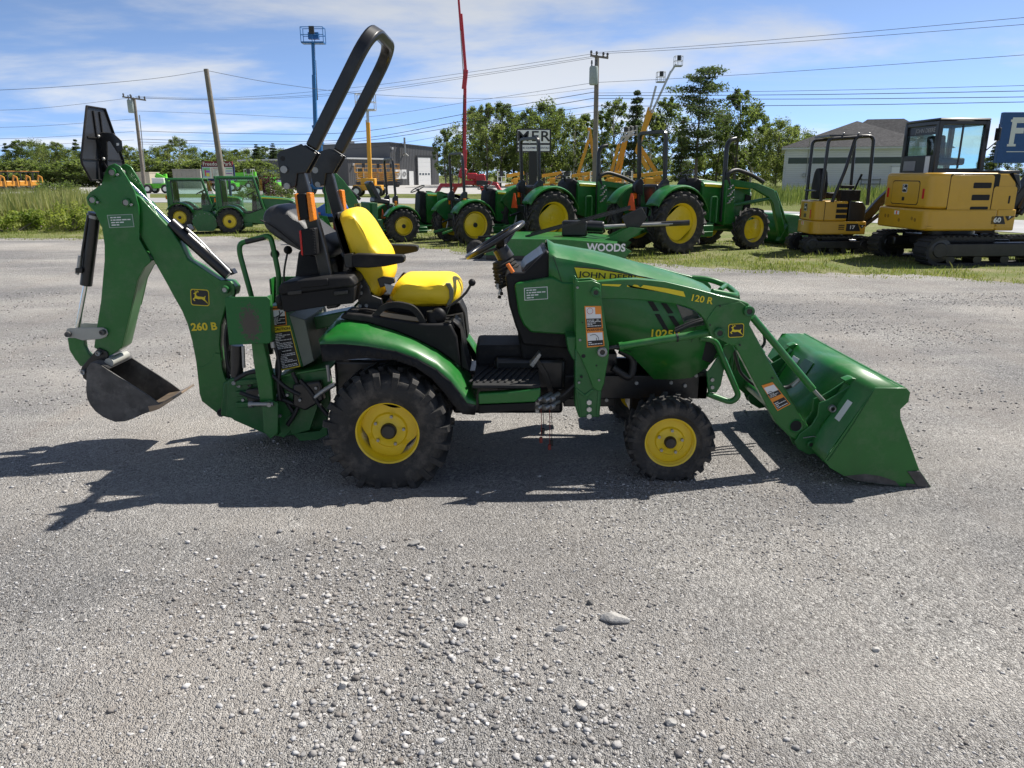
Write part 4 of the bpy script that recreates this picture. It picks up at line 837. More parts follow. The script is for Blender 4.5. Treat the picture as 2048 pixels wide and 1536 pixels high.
# ---- backhoe frame, stabilisers, operator station
px_prism('backhoe_frame', [(455, 760), (520, 742), (560, 752), (655, 738), (660, 800), (650, 868), (560, 872), (530, 868), (470, 842), (452, 830)], 4.20, 4.235, green2, None, .006)
px_prism('backhoe_frame', [(455, 760), (520, 742), (560, 752), (655, 738), (660, 800), (650, 868), (560, 872), (530, 868), (470, 842), (452, 830)], 4.485, 4.52, green2, None, .006)
px_prism('swing_casting', [(445, 765), (500, 748), (545, 752), (560, 790), (548, 838), (500, 842), (455, 836), (440, 832)], 4.27, 4.45, green2, None, .012)
for k, (u, v) in enumerate(((468, 766), (478, 771), (500, 770), (497, 789), (510, 800), (530, 778))): pin('frame_bolt', u, v, 4.195, .012, None, m=steel if k < 2 else black, ln=.012, core=False)
for k in range(3): px_prism('swing_lug', [(470, 762 + 22 * k), (545, 756 + 24 * k), (550, 764 + 24 * k), (472, 772 + 22 * k)], 4.17, 4.30, green2, None, .004)
# mounting frame towards the rear axle
px_prism('mounting_frame', [(560, 752), (660, 738), (665, 775), (640, 800), (620, 860), (585, 870), (570, 840), (600, 815), (570, 790)], 4.08, 4.10, green2, None, .004); px_prism('mounting_frame', [(560, 752), (660, 738), (665, 775), (640, 800), (620, 860), (585, 870), (570, 840), (600, 815), (570, 790)], 4.62, 4.64, green2, None, .004)
b = MB(); p0, p1 = ay(555, 752, 4.06), ay(662, 733, 4.06); b.prism([(p0.x, p0.z), (p1.x, p1.z), (p1.x, p1.z - .012), (p0.x, p0.z - .012)], 4.06, 4.66); b.build('foot_plate', green, T, bevel=.003)
px_prism('hitch_hook', [(585, 868), (640, 862), (652, 845), (655, 870), (635, 880), (600, 882)], 4.12, 4.14, green2, None, .003)
px_tube('hydraulic_fitting', [(630, 795), (645, 783), (670, 768)], 4.02, .014, steel, n=10); px_tube('hydraulic_fitting', [(655, 730), (657, 742), (659, 762)], 4.02, .011, steel, n=8)
# stabilisers (raised), each an arm with a pad
rust, N_, L__, p_ = nodes('rusted_green'); tc_ = N_.new('ShaderNodeTexCoord').outputs['Object']; rc = ay(500, 648, 3.945)
vm = N_.new('ShaderNodeVectorMath'); vm.operation = 'SUBTRACT'; L__.new(tc_, vm.inputs[0]); vm.inputs[1].default_value = (rc.x, 0, rc.z); vs_ = N_.new('ShaderNodeVectorMath'); vs_.operation = 'MULTIPLY'; L__.new(vm.outputs[0], vs_.inputs[0]); vs_.inputs[1].default_value = (17, 0, 9.5); vl = N_.new('ShaderNodeVectorMath'); vl.operation = 'LENGTH'; L__.new(vs_.outputs[0], vl.inputs[0])
ms_ = N_.new('ShaderNodeMath'); ms_.operation = 'MULTIPLY_ADD'; L__.new(noise(N_, L__, tc_, 55, 9, .75), ms_.inputs[0]); ms_.inputs[1].default_value = 1.7; sb_ = N_.new('ShaderNodeMath'); sb_.operation = 'MULTIPLY'; L__.new(vl.outputs['Value'], sb_.inputs[0]); sb_.inputs[1].default_value = -.42; L__.new(sb_.outputs[0], ms_.inputs[2])
rm = ramp(N_, L__, ms_.outputs[0], [(.44, (0, 0, 0)), (.56, (1, 1, 1))]); L__.new(mixc(N_, L__, rm, (.014, .13, .026), (.075, .062, .048)), p_.inputs['Base Color']); p_.inputs['Roughness'].default_value = .6
for s in (0, 1):
    st_ = px_prism('stabiliser_pad', [(449, 596), (453, 594), (534, 593), (540, 600), (542, 684), (538, 687), (458, 690)], 3.945, 3.955, rust, None, .003, s)
    px_prism('pad_flange', [(449, 596), (454, 595), (463, 689), (458, 690)], 3.956, 4.02, green, st_, .002, s, ref=3.945); px_prism('pad_flange', [(530, 594), (535, 593), (543, 684), (537, 687)], 3.956, 4.02, green, st_, .002, s, ref=3.945)
    sa_ = px_prism('stabiliser_arm', [(498, 650), (525, 650), (528, 690), (544, 762), (547, 800), (552, 840), (556, 872), (540, 873), (530, 845), (520, 806), (506, 720)], 3.99, 4.05, green, st_, .006, s)
    px_prism('stabiliser_bracket', [(524, 806), (540, 800), (556, 806), (556, 866), (541, 878), (527, 864)], 3.968, 3.980, green2, st_, .004, s); px_prism('stabiliser_bracket', [(524, 806), (540, 800), (580, 806), (584, 860), (568, 876), (527, 864)], 4.10, 4.112, green2, st_, .004, s)
    px_tube('stabiliser_pin', [(498, 809), (506, 809)], 3.985, .018, steel, st_, s=s); b = MB(); p = ay(540, 808, 3.96); b.cyl((p.x - .10, ym(3.955, s), p.z), (p.x + .02, ym(3.955, s), p.z), .012, 10); b.cyl((p.x, ym(3.94, s), p.z), (p.x, ym(4.12, s), p.z), .013, 10); b.build('stabiliser_bolt', steel, st_)
    px_tube('stabiliser_cylinder', [(474, 690), (474, 752)], 4.08, .034, black, st_, s=s, n=18); px_tube('stabiliser_pipe', [(486, 692), (488, 735)], 4.05, .009, steel, st_, s=s, n=8); px_tube('stabiliser_hose', [(545, 680), (556, 710), (560, 745), (556, 765), (560, 800)], 4.02, .010, hose, st_, s=s); px_tube('stabiliser_fitting', [(545, 683), (547, 695)], 3.98, .014, steel, st_, s=s)
# control tower with labels
tw = px_prism('control_tower', [(536, 612), (572, 610), (584, 650), (606, 733), (562, 742), (545, 680)], 4.12, 4.60, green2, None, .006)
px_prism('tower_side', [(572, 628), (610, 640), (628, 722), (606, 734), (584, 650)], 4.125, 4.60, mat('bare_grey_green', (.16, .19, .15), .5, dirt=.4), tw, .004)
label_plate('warning_label', [(539, 614), (570, 611), (574, 650), (546, 653)], 4.118, [(0, 1, 0, 1, labelora), (.18, .52, .06, .94, wh), (.52, .97, .06, .94, labelblk)], tw, lines=[(.55, .94, .1, .9, 6)])
label_plate('caution_label', [(541, 655), (580, 651), (601, 733), (563, 741)], 4.118, [(0, 1, 0, 1, labelyel), (.125, .975, .035, .965, labelblk)], tw, lines=[(.15, .96, .09, .9, 22)])
text('caution_lettering', 'CAUTION', labelblk, tw, ay(564, 658, 4.1145), .020, face_rot((1, 0, .09), (0, 0, 1)), bold=.02); text('warning_lettering', 'WARNING', labelblk, tw, ay(557, 616.5, 4.1145), .013, face_rot((1, 0, .09), (0, 0, 1)), bold=.02)
text('warning_lettering', 'WARNING', labelblk, T, ay(1190, 660, 3.8712), .018, face_rot((1, 0, .05), (0, 0, 1)), bold=.02)
px_tube('label_pictogram', [(556, 640), (560, 628), (558, 621)], 4.1145, .003, labelblk, tw, n=5); px_tube('label_pictogram', [(552, 634), (560, 630), (565, 624)], 4.1145, .0025, labelblk, tw, n=5)
# handrail, levers, operator seat
px_tube('hand_rail', [(505, 600), (479, 506), (479, 487), (540, 470), (546, 492), (558, 552), (557, 600)], 4.20, .0145, green, None, rb=.04, n=14)
px_tube('rail_grip', [(492, 483.5), (530, 474.2)], 4.20, .0155, black, n=14)
for (u, v, u2, v2, y) in ((550, 508, 562, 600, 4.22), (576, 500, 572, 600, 4.40)):
    px_tube('control_lever', [(u, v), (u2 - 6, (v + v2) / 2), (u2, v2)], y, .006, black, rb=.1); b = MB(); b.ball(ay(u, v, y), .025, 18, 10); b.build('lever_knob', plastic, T)
bs = [(518, 440), (521, 424), (530, 413), (547, 408), (569, 413), (602, 438), (640, 466), (668, 490), (671, 504), (660, 522), (640, 522), (597, 504), (569, 490), (542, 472), (524, 456)]
P = xz(bs, 4.16); cx = sum(p[0] for p in P) / len(P); cz = sum(p[1] for p in P) / len(P); rows = []
for t in np.linspace(0, 1, 9):
    k = 1 - .12 * abs(2 * t - 1) ** 4; rows.append([(cx + (x - cx) * k, 4.14 + .42 * t, cz + (z - cz) * k) for x, z in P])
b = MB(); b.loft(rows, cap=True, closed=True); os_ = b.build('backhoe_seat', mat('black_vinyl', (.035, .036, .040), .48, bump=.2, bscale=250), T, angle=70, subs=1)
px_prism('seat_pedestal', [(596, 500), (640, 510), (658, 525), (662, 570), (640, 575), (586, 575), (590, 545)], 4.2, 4.5, plastic, os_, .02)
px_tube('seat_piping', [(521, 440), (545, 452), (580, 480), (600, 496)], 4.135, .004, rubberp, os_, rb=.05, n=6); px_prism('seat_lower_shell', [(640, 470), (660, 478), (688, 520), (684, 552), (660, 545), (650, 515)], 4.42, 4.62, plastic, os_, .02)
px_prism('grey_crossbar', [(600, 640), (700, 620), (705, 645), (610, 664)], 4.30, 4.45, green2, None, .006); b = MB()
for u in (625, 640, 655): p = ay(u, 650, 4.5); q_ = ay(u + 4, 735, 4.5); b.tube([p, q_], .01, sq=(.02, .012))
b.build('frame_struts', green2, T)

# hoses and plain black boxes added to darken the area round the swing post
for k, pts in enumerate(([(470, 760), (500, 742), (540, 745), (570, 775), (600, 790)], [(480, 785), (520, 800), (560, 795), (600, 815)], [(560, 700), (552, 740), (565, 790), (590, 830)], [(600, 760), (620, 780), (640, 812), (655, 830)], [(585, 745), (600, 775), (596, 820), (575, 850)])): px_tube('swing_hose', pts, 4.02 + .03 * (k % 3), .012, hose, rb=.08)
px_prism('added_dark_block', [(585, 770), (640, 762), (648, 800), (610, 822), (585, 812)], 4.02, 4.07, black, None, .01); px_prism('added_dark_box', [(490, 780), (530, 775), (534, 800), (495, 806)], 4.15, 4.19, black, None, .008)
for (u, v) in ((575, 790), (600, 800), (632, 776), (560, 832), (520, 790), (486, 800)): pin('hex_bolt', u, v, 4.015, .009, None, m=steel, ln=.01, core=False, n=6)
# seams and fasteners on the hood and mast
for pts in ([(1150, 672), (1215, 690), (1262, 704)], [(1106, 512), (1116, 540), (1124, 566)], [(1400, 588), (1395, 640), (1383, 684)]): px_tube('panel_seam', pts, HY - .009, .0016, darkgap, hood, rb=.02, n=5)
for (u, v) in ((1155, 575), (1195, 640), (1160, 680), (1198, 760), (1158, 765)): pin('mast_bolt', u, v, 3.873, .007, None, m=steel, ln=.008, core=False, n=6)
for (u, v) in ((1440, 612), (1420, 650), (1545, 756), (1480, 690)): pin('arm_bolt', u, v, 3.897, .005, None, m=black, ln=.004, core=False, n=8)
weld = mat('weld_bead', (.014, .11, .02), .5, bump=.6, bscale=200)
px_tube('weld_bead', [(1655, 922), (1700, 858), (1746, 784)], 3.679, .003, weld, bk, n=5); px_tube('weld_bead', [(1566, 772), (1588, 808), (1612, 846)], 3.899, .003, weld, n=5)
# ================================================================ TRACTORS PARKED ON THE GRASS
glass = None
def glass_mat(name, tint=(.75, .85, .82), alpha=.25):
    m, N, L, p = nodes(name); out = N['Material Output']; N.remove(p)
    g = N.new('ShaderNodeBsdfGlossy'); g.inputs['Roughness'].default_value = .02; t = N.new('ShaderNodeBsdfTransparent'); t.inputs[0].default_value = (*tint, 1)
    lw = N.new('ShaderNodeLayerWeight'); lw.inputs[0].default_value = .5; fp = N.new('ShaderNodeMath'); fp.operation = 'POWER'; L.new(lw.outputs['Facing'], fp.inputs[0]); fp.inputs[1].default_value = 4.0; fr = N.new('ShaderNodeMath'); fr.operation = 'MULTIPLY_ADD'; L.new(fp.outputs[0], fr.inputs[0]); fr.inputs[1].default_value = .6; fr.inputs[2].default_value = .05; mx = N.new('ShaderNodeMixShader'); L.new(fr.outputs[0], mx.inputs[0]); L.new(t.outputs[0], mx.inputs[1]); L.new(g.outputs[0], mx.inputs[2]); L.new(mx.outputs[0], out.inputs[0]); return m
glass = glass_mat('tinted_glass', (.84, .93, .92)); dusty = mat('dusty_pane', (.42, .44, .42), .3)
smv = mat('smv_orange', (.85, .10, .02), .5, var=.03)
lugs = mat('lit_rubber', (.03, .03, .03))
def pt(name, b, m, par, bevel=.006, **k): return b.build(name, m, par, bevel=bevel, **k)
def arc(cx, cz, r, a0, a1, n=14): return [(cx + r * math.cos(R(a0 + (a1 - a0) * i / n)), cz + r * math.sin(R(a0 + (a1 - a0) * i / n))) for i in range(n + 1)]
def tractor(label, contact, rz, Rr=.65, Rw=.40, rr=.415, fr=.46, fw=.28, frr=.295, wb=2.15, trk=.75, hh=1.52, rt=2.45, kind='rops', loader=False, exhaust=False, hw=.34, backhoe=False, style='r1', side_tyre_dx=0, smvs=True, dishr=.13, tabs=2, boom_up=0):
    c, s_ = math.cos(rz), math.sin(rz); g = ag(*contact)
    off = Vector((c * 0 - s_ * -(trk), s_ * 0 + c * -(trk), 0)); root = thing('tractor', label, 'tractor', g - off, rz, 'tractors parked on the grass strip')
    k = Rr / .65
    for s in (0, 1):
        y = -trk if s == 0 else trk
        wheel('rear_wheel', root, (0, y, Rr - .02), Rr, rr, Rw, dishr * k, 18, .045 * k, style, 8, s, tabs=tabs, spin=.4 + s, capr=.05 * k + .02, boltm=yellow)
        wheel('front_wheel', root, (wb, y * .95, fr - .015), fr, frr, fw, .08 * k, 16, .035 * k, style, 6, s, tabs=2, spin=.9 - s, capr=.07 * k, boltm=yellow)
    b = MB(); b.bx(-.30 * k, wb + .1, -.20 * k, .20 * k, Rr * .62, Rr * 1.15); b.bx(-.15 * k, .15 * k, -trk + .1, trk - .1, Rr * .75, Rr * 1.15); pt('chassis', b, green2, root, .02)
    b = MB(); b.bx(wb - .09, wb + .09, -trk * .9, trk * .9, fr * .75, fr * 1.1); b.bx(wb - .35, wb + .35, -.15 * k, .15 * k, fr * .9, fr * 1.5); pt('front_axle', b, green2, root, .02)
    x0, x1 = wb * .47, wb + .42 * k; zb = Rr * 1.08
    rows = []
    for t in (0, .03, .2, .5, .8, .93, 1):
        x = x0 + (x1 - x0) * t; w = hw * (1 - .12 * t - (.25 if t == 1 else 0)); z = hh - (hh - zb) * (.04 + .16 * t ** 1.6) - (.05 * k if t in (0, 1) else 0); z0 = zb - .22 * k * min(1, t * 2.2)
        half = [(-w, z0), (-w * 1.02, (z + z0) / 2), (-w * .98, z - .07 * k), (-w * .8, z - .02 * k), (-w * .4, z), (0, z + .006)]; rows.append([(x, a, q) for a, q in half + [(-a, q) for a, q in reversed(half[:-1])]])
    b = MB(); b.loft(rows, cap=True); hd = pt('hood', b, green, root, 0, angle=35)
    for sd in (-1, 1):
        st_ = MB(); st_.prism([(x0 + .06 * k, rows[1][0][2] * 0 + hh - .16 * k), (x0 + .06 * k, hh - .10 * k), (x1 - .2 * k, hh - .21 * k), (x1 - .2 * k, hh - .225 * k)], sd * hw * 1.035, sd * (hw * .9)); pt('hood_stripe', st_, labelyel, hd, 0)
        gr = MB(); gr.prism([(x1 - .32 * k, zb + .02), (x1 - .12 * k, zb + .02), (x1 - .10 * k, hh - .38 * k), (x1 - .26 * k, hh - .34 * k)], sd * hw * 1.0, sd * hw * .8); pt('side_grille', gr, darkgap, hd, 0)
    b = MB(); b.bx(x0 + .05, wb + .2 * k, -hw * .72, hw * .72, Rr * .75, zb + .05); b.cyl((x0 + .5 * k, -hw * .75, Rr * 1.0), (x0 + .5 * k, -hw * .95, Rr * 1.0), .07 * k, 12); pt('engine_block', b, black, root, .02)
    for sd in (-1, 1): b = MB(); b.box((x1 - .06 * k, sd * hw * .55, hh - .36 * k), (.05, hw * .5, .10 * k)); pt('headlamp', b, white, hd, .01)
    b = MB(); b.prism([(x0 - .30 * k, zb + .05), (x0 + .06, zb - .1), (x0 + .06, hh - .05 * k), (x0 - .10 * k, hh + .03 * k), (x0 - .22 * k, hh - .10 * k)], -hw * .8, hw * .8); pt('dash', b, plastic, root, .03)
    b = MB(); ctr = Vector((x0 - .22 * k, 0, hh + .10 * k)); q = Vector((-.45, 0, .89)).to_track_quat('Z', 'Y').to_matrix(); b.tube([ctr + q @ Vector((.19 * math.cos(a), .19 * math.sin(a), 0)) for a in np.linspace(0, 2 * math.pi, 26, endpoint=False)], .014, 7, closed=True); sw_ = pt('steering_wheel', b, black, root, 0)
    b = MB(); b.tube([ctr + q @ Vector((-.18, 0, 0)), ctr + q @ Vector((0, 0, -.04)), ctr + q @ Vector((.18, 0, 0))], .012, 6); b.tube([ctr, ctr + q @ Vector((0, 0, -.25))], .03, 8); pt('steering_column', b, black, sw_, 0)
    for sd in (-1, 1):
        ya, yb = sd * (trk + Rw * .42), sd * (trk - Rw * .55)
        o_, i_ = arc(0, Rr, Rr + .10 * k, 18, 152), arc(0, Rr, Rr + .075 * k, 18, 152)
        b = MB(); b.loft([[(x, ya, z - .03) for x, z in i_], [(x, ya, z) for x, z in i_], [(x, ya - sd * .05, z) for x, z in o_], [(x, yb, z) for x, z in o_]]); fd = pt('fender', b, green, root, 0, angle=50, solid=.012)
        b = MB(); b.prism(arc(0, Rr, Rr + .09 * k, 8, 150) + [(-.3 * k, Rr * 1.05), (Rr * .95, Rr * .9)], yb - sd * .02, yb + sd * .01); pt('fender_inner', b, green2, fd, 0)
    b = MB(); b.bx(Rr * .75, x0 + .15, -trk * .82, trk * .82, Rr * .86, Rr * .92); b.bx(Rr * .95, x0, -trk * 1.02, -trk * .8, Rr * .62, Rr * .66); pt('platform', b, green2, root, .01)
    b = MB(); b.bx(Rr * .98, Rr * .98 + .42 * k, -trk * .95, -trk * .55, Rr * .48, Rr * .86); pt('fuel_tank', b, green2, root, .02)
    b = MB(); b.bx(-.06 * k, .46 * k, -.24 * k, .24 * k, Rr * 1.42, Rr * 1.60); sc = pt('seat', b, black if kind != 'yellow' else vinyl, root, .04); b = MB(); b.box((-.10 * k, 0, Rr * 1.85), (.10 * k, .46 * k, .42 * k), (0, -.18, 0)); pt('seat_back', b, black, sc, .04)
    for sd in (-1, 1):
        b = MB(); b.tube([(-.10, sd * .12, Rr * .8), (-.85 * k, sd * .34 * k, Rr * .55)], .03 * k, sq=(.07 * k, .03)); pt('hitch_arm', b, green2, root, .005); b = MB(); b.tube([(-.45 * k, sd * .24 * k, Rr * .66), (-.30 * k, sd * .24 * k, Rr * 1.35)], .022 * k, 8); pt('lift_rod', b, steel if sd > 0 else green2, root, 0)
    b = MB(); b.tube([(-.25 * k, 0, Rr * 1.25), (-.7 * k, 0, Rr * 1.05)], .025 * k, 8); pt('top_link', b, black, root, 0)
    b = MB(); b.bx(-.40 * k, -.25 * k, -.22 * k, .22 * k, Rr * .8, Rr * 1.45); pt('rear_housing', b, black, root, .02)
    if kind != 'cab':
        xr = -.10 * k; w = .44 * max(k, .8); b = MB(); zj = Rr * 1.3 + (rt - Rr * 1.3) * .38
        b.tube(bend([(xr - .02, -w, zj), (xr - .06, -w, rt), (xr - .06, w, rt), (xr - .02, w, zj)], .13), .04, sq=(.075 * max(k, .75), .075 * max(k, .75)), up=(0, 1, 0)); ro = pt('roll_bar', b, black, root, .012)
        for sd in (-1, 1):
            b = MB(); b.tube([(xr, sd * w, Rr * 1.05), (xr - .02, sd * w, zj + .02)], .04, sq=(.08 * k, .08 * k)); pt('roll_bar_post', b, black, ro, .01)
            b = MB(); b.prism([(xr - .16 * k, zj - .22 * k), (xr + .06 * k, zj - .30 * k), (xr + .06 * k, zj + .02), (xr - .02, zj + .08 * k), (xr - .16 * k, zj - .06 * k)], sd * w - .055 * k, sd * w + .055 * k); pl = pt('pivot_plate', b, black, ro, .01)
            b = MB(); b.bx(xr - .10 * k, xr - .02 * k, sd * (w + .05) - .03, sd * (w + .05) + .03, zj - .36 * k, zj - .16 * k); pt('amber_lens', b, amber, pl, .005)
    if smvs:
        b = MB(); b.prism([(-.16 * k, Rr * 1.32), (.16 * k, Rr * 1.32), (.03, Rr * 1.32 + .36 * k), (-.03, Rr * 1.32 + .36 * k)], -.36 * k, -.35 * k, 'x'); b.v = [(x - .05, y + .30 * k, z) for x, y, z in b.v]; pt('slow_vehicle_triangle', b, smv, root, 0)
    if exhaust:
        b = MB(); xe = x0 + .55 * k; b.tube(bend([(xe, -hw - .06, zb - .1), (xe, -hw - .06, 2.2 * k), (xe + .08, -hw - .06, 2.33 * k), (xe + .24, -hw - .06, 2.36 * k)], .12), .05 * k, 12); pt('exhaust_pipe', b, black, root, 0)
        b = MB(); b.tube(bend([(x0 + .15, -trk * .62, Rr * .92), (x0 + .15, -trk * .62, Rr * 1.75), (x0 + .32, -trk * .62, Rr * 1.75), (x0 + .32, -trk * .62, Rr * .92)], .05), .022, 8); pt('hand_rail', b, green2, root, 0)
    if kind == 'cab':
        xa, xb2, w, zt = -.32, wb * .56, .46, rt
        fr_ = MB()
        for sd in (-1, 1):
            fr_.tube([(xa, sd * w, Rr * 1.2), (xa + .03, sd * w * .95, zt)], .02, sq=(.07, .05)); fr_.tube([(xb2 + .12, sd * w, Rr * 1.35), (xb2 - .16, sd * w * .95, zt)], .02, sq=(.06, .05))
        fr_.bx(xa - .02, xb2 - .14, -w, -w + .05, zt - .06, zt); fr_.bx(xa - .02, xb2 - .14, w - .05, w, zt - .06, zt); fr_.bx(xa - .02, xa + .05, -w, w, zt - .06, zt)
        cf = pt('cab_frame', fr_, green, root, .012)
        b = MB(); b.bx(xa - .03, xb2 - .12, -w + .05, w - .05, zt - .03, zt + .012); pt('cab_roof', b, green, cf, .01)
        for sd in (-1, 1):
            y = sd * w * .985; b = MB(); b.prism([(xa + .16, Rr * 1.7), (xb2 * .62, Rr * 1.55), (xb2 + .02, Rr * 1.9), (xb2 - .17, zt - .07), (xa + .14, zt - .07)], y - .004, y + .004); pt('side_window', b, glass, cf, 0)
            b = MB(); q_ = [(xa + .16, Rr * 1.7), (xb2 * .62, Rr * 1.55), (xb2 + .02, Rr * 1.9), (xb2 - .17, zt - .07), (xa + .14, zt - .07)]; b.tube([(x, y, z) for x, z in q_], .018, 6, closed=True); pt('window_frame', b, black, cf, 0)
            b = MB(); b.prism([(xa + .02, Rr * 1.1), (xb2 + .16, Rr * .65), (xb2 + .16, Rr * 1.85), (xb2 + .02, Rr * 1.86), (xb2 * .62, Rr * 1.5), (xa + .16, Rr * 1.65), (xa + .12, zt - .08), (xa + .03, zt - .08)], y - .012, y + .006); pt('cab_door', b, green, cf, .004)
        b = MB(); b.bx(xa - .01, xa, -w + .06, w - .06, Rr * 1.6, zt - .08); pt('rear_window', b, dusty if boom_up else glass, cf, 0)
        b = MB(); b.bx(xb2 - .02, xb2 - .01, -w + .06, w - .06, Rr * 1.9, zt - .08); pt('windscreen', b, glass, cf, 0)
        b = MB(); b.bx(xa - .06, xa - .02, -w + .02, -w + .09, Rr * 2.4, Rr * 2.7); pt('amber_lens', b, amber, cf, .005)
    if loader:
        for sd in (-1, 1):
            y = sd * (hw + .18 * k); xm = x0 + .62 * k
            b = MB(); b.prism([(xm - .14 * k, .55 * k), (xm + .16 * k, .55 * k), (xm + .10 * k, 1.42 * k), (xm - .14 * k, 1.50 * k)], y - .04, y + .04); ms = pt('loader_mast', b, green, root, .01)
            b = MB(); b.prism([(xm - .1 * k, 1.38 * k), (xm - .06 * k, 1.52 * k), (xm + .8 * k, 1.42 * k), (wb + .78 * k, 1.28 * k), (wb + .98 * k, .98 * k), (wb + 1.28 * k, .26 * k), (wb + 1.12 * k, .20 * k), (wb + .78 * k, .98 * k), (wb + .62 * k, 1.12 * k), (xm + .7 * k, 1.30 * k)], y - .045, y + .045); la = pt('loader_arm', b, green, root, .012)
            b = MB(); b.tube([(xm + .1, y, .95 * k), (wb + .66 * k, y, 1.08 * k)], .04 * k, 10); pt('lift_cylinder', b, green2, la, 0); b = MB(); b.tube([(wb + .86 * k, y, 1.24 * k), (wb + 1.25 * k, y, .62 * k)], .032 * k, 10); b.tube([(wb + 1.25 * k, y, .62 * k), (wb + 1.38 * k, y, .45 * k)], .018, 8); pt('bucket_cylinder', b, green2, la, 0)
            b = MB(); b.prism([(wb + 1.06 * k, .12 * k), (wb + 1.34 * k, .12 * k), (wb + 1.46 * k, .42 * k), (wb + 1.34 * k, .52 * k), (wb + 1.2 * k, .34 * k)], y - .06, y + .06); pt('bucket_hitch', b, green2, la, .01)
        b = MB(); b.tube(bend([(xm, -hw - .18 * k, 1.3 * k), (xm - .15 * k, -hw - .2 * k, 1.62 * k), (xm + .1 * k, -hw - .2 * k, 1.72 * k), (xm + .6 * k, -hw - .2 * k, 1.6 * k), (xm + 1.0 * k, -hw - .16 * k, 1.45 * k)], .15), .045 * k, 10); pt('hose_bundle', b, hose, root, 0)
        b = MB()
        for q in range(8): b.cyl((xm - .1 * k + .045 * (q % 3), -hw - .22 * k, 1.0 * k + .05 * q), (xm - .04 * k + .045 * (q % 3), -hw - .27 * k, 1.03 * k + .05 * q), .018, 8)
        pt('hydraulic_valves', b, steel, root, .004)
        xb0 = wb + 1.32 * k; pr = [(xb0 + .25 * k, .72 * k), (xb0 + .02, .70 * k), (xb0, .15 * k), (xb0 + .1, .04), (xb0 + .72 * k, .02)]
        W2 = trk + Rw * .6; b = MB(); b.loft([[(x, y, z) for x, z in pr] for y in (-W2, W2)]); bk_ = pt('loader_bucket', b, green, root, 0, angle=30, solid=.012)
        for sd in (-1, 1):
            b = MB(); b.prism(pr + [(xb0 + .5 * k, .3 * k)], sd * W2 - .006, sd * W2 + .006); pt('bucket_side', b, green, bk_, 0)
    return root
RW1, RW2 = R(29), R(26)
tE = tractor('large green tractor with loader and tall black exhaust beside the small excavator', (1350, 507), R(28), hh=1.52, rt=2.46, loader=True, exhaust=True)
tD = tractor('large green tractor with black roll bar standing in front of the black and white sign', (1100, 491), R(28), Rr=.63, rr=.40, hh=1.50, rt=2.42, loader=True, exhaust=True)
tC = tractor('green tractor with slim black roll bar in front of the red lift', (947, 490), R(30), Rr=.49, Rw=.32, rr=.315, fr=.34, fw=.2, frr=.2, wb=1.72, trk=.60, hh=1.28, rt=2.08, hw=.28, dishr=.10, tabs=0, smvs=False)
tB = tractor('small green tractor with a folded backhoe at its rear, behind the yellow seat', (806, 484), R(26), Rr=.41, Rw=.30, rr=.23, fr=.29, fw=.2, frr=.17, wb=1.6, trk=.55, hh=1.20, rt=1.98, hw=.26, style='r4', dishr=.09, tabs=0)
tA2 = tractor('green tractor with open cab and loader hood, right of the two cab tractors', (463, 467), R(12), Rr=.36, Rw=.28, rr=.19, fr=.26, fw=.2, frr=.14, wb=1.55, trk=.50, hh=1.05, rt=1.56, hw=.26, kind='cab', style='r4', dishr=.06, tabs=0, smvs=False)
tA1 = tractor('green tractor with a pale rear pane in its cab, left of the two cab tractors', (364, 458), R(12), Rr=.37, Rw=.28, rr=.20, fr=.27, fw=.2, frr=.14, wb=1.55, trk=.50, hh=1.05, rt=1.50, hw=.26, kind='cab', style='r4', dishr=.06, tabs=0, smvs=False, boom_up=1)
# loader mast and folded backhoe of the small tractor
def bg_backhoe(root):
    bo = MB(); bo.prism([(-1.02, .45), (-.80, .55), (-.98, 1.05), (-1.28, 1.48), (-1.52, 1.72), (-1.66, 1.66), (-1.56, 1.42), (-1.22, .98)], -.08, .08); o = pt('backhoe_boom', bo, green, root, .01)
    b = MB(); b.prism([(-1.66, 1.70), (-1.50, 1.74), (-1.40, 1.50), (-1.62, .70), (-1.72, .70), (-1.74, 1.4)], -.11, -.085); b.prism([(-1.66, 1.70), (-1.50, 1.74), (-1.40, 1.50), (-1.62, .70), (-1.72, .70), (-1.74, 1.4)], .085, .11); pt('dipper', b, green, root, .006)
    b = MB(); b.tube([(-1.48, 0, 1.60), (-.88, 0, 1.02)], .04, 10); pt('boom_cylinder', b, black, o, 0); b = MB(); b.tube([(-1.54, 0, 1.68), (-1.44, 0, 1.56)], .02, 8); pt('cylinder_rod', b, chrome, o, 0)
    b = MB(); b.bx(-.95, -.45, -.45, .45, .28, .55); b.bx(-.75, -.6, -.35, .35, .5, .95); pt('backhoe_frame', b, green2, root, .01)
    for sd in (-1, 1): b = MB(); b.bx(-.72, -.60, sd * .5 - .04, sd * .5 + .04, .25, .95); pt('stabiliser', b, green2, root, .006)
    b = MB(); b.box((-.55, 0, 1.22), (.12, .44, .5), (0, -.45, 0)); b.box((-.38, 0, .98), (.4, .44, .12), (0, .15, 0)); pt('backhoe_seat', b, black, root, .03)
    deer_badge(o, Vector((-.98, -.083, .86)), .12, FRONT, labelblk, labelyel); xm = 1.0
    for sd in (-1, 1): b = MB(); b.prism([(xm, .35), (xm + .18, .35), (xm + .14, 1.08), (xm + .5, 1.12), (xm + .9, 1.0), (xm + .9, .92), (xm + .1, 1.2), (xm - .02, 1.2)], sd * .4 - .03, sd * .4 + .03); pt('loader_mast', b, green, root, .006)
bg_backhoe(tB)
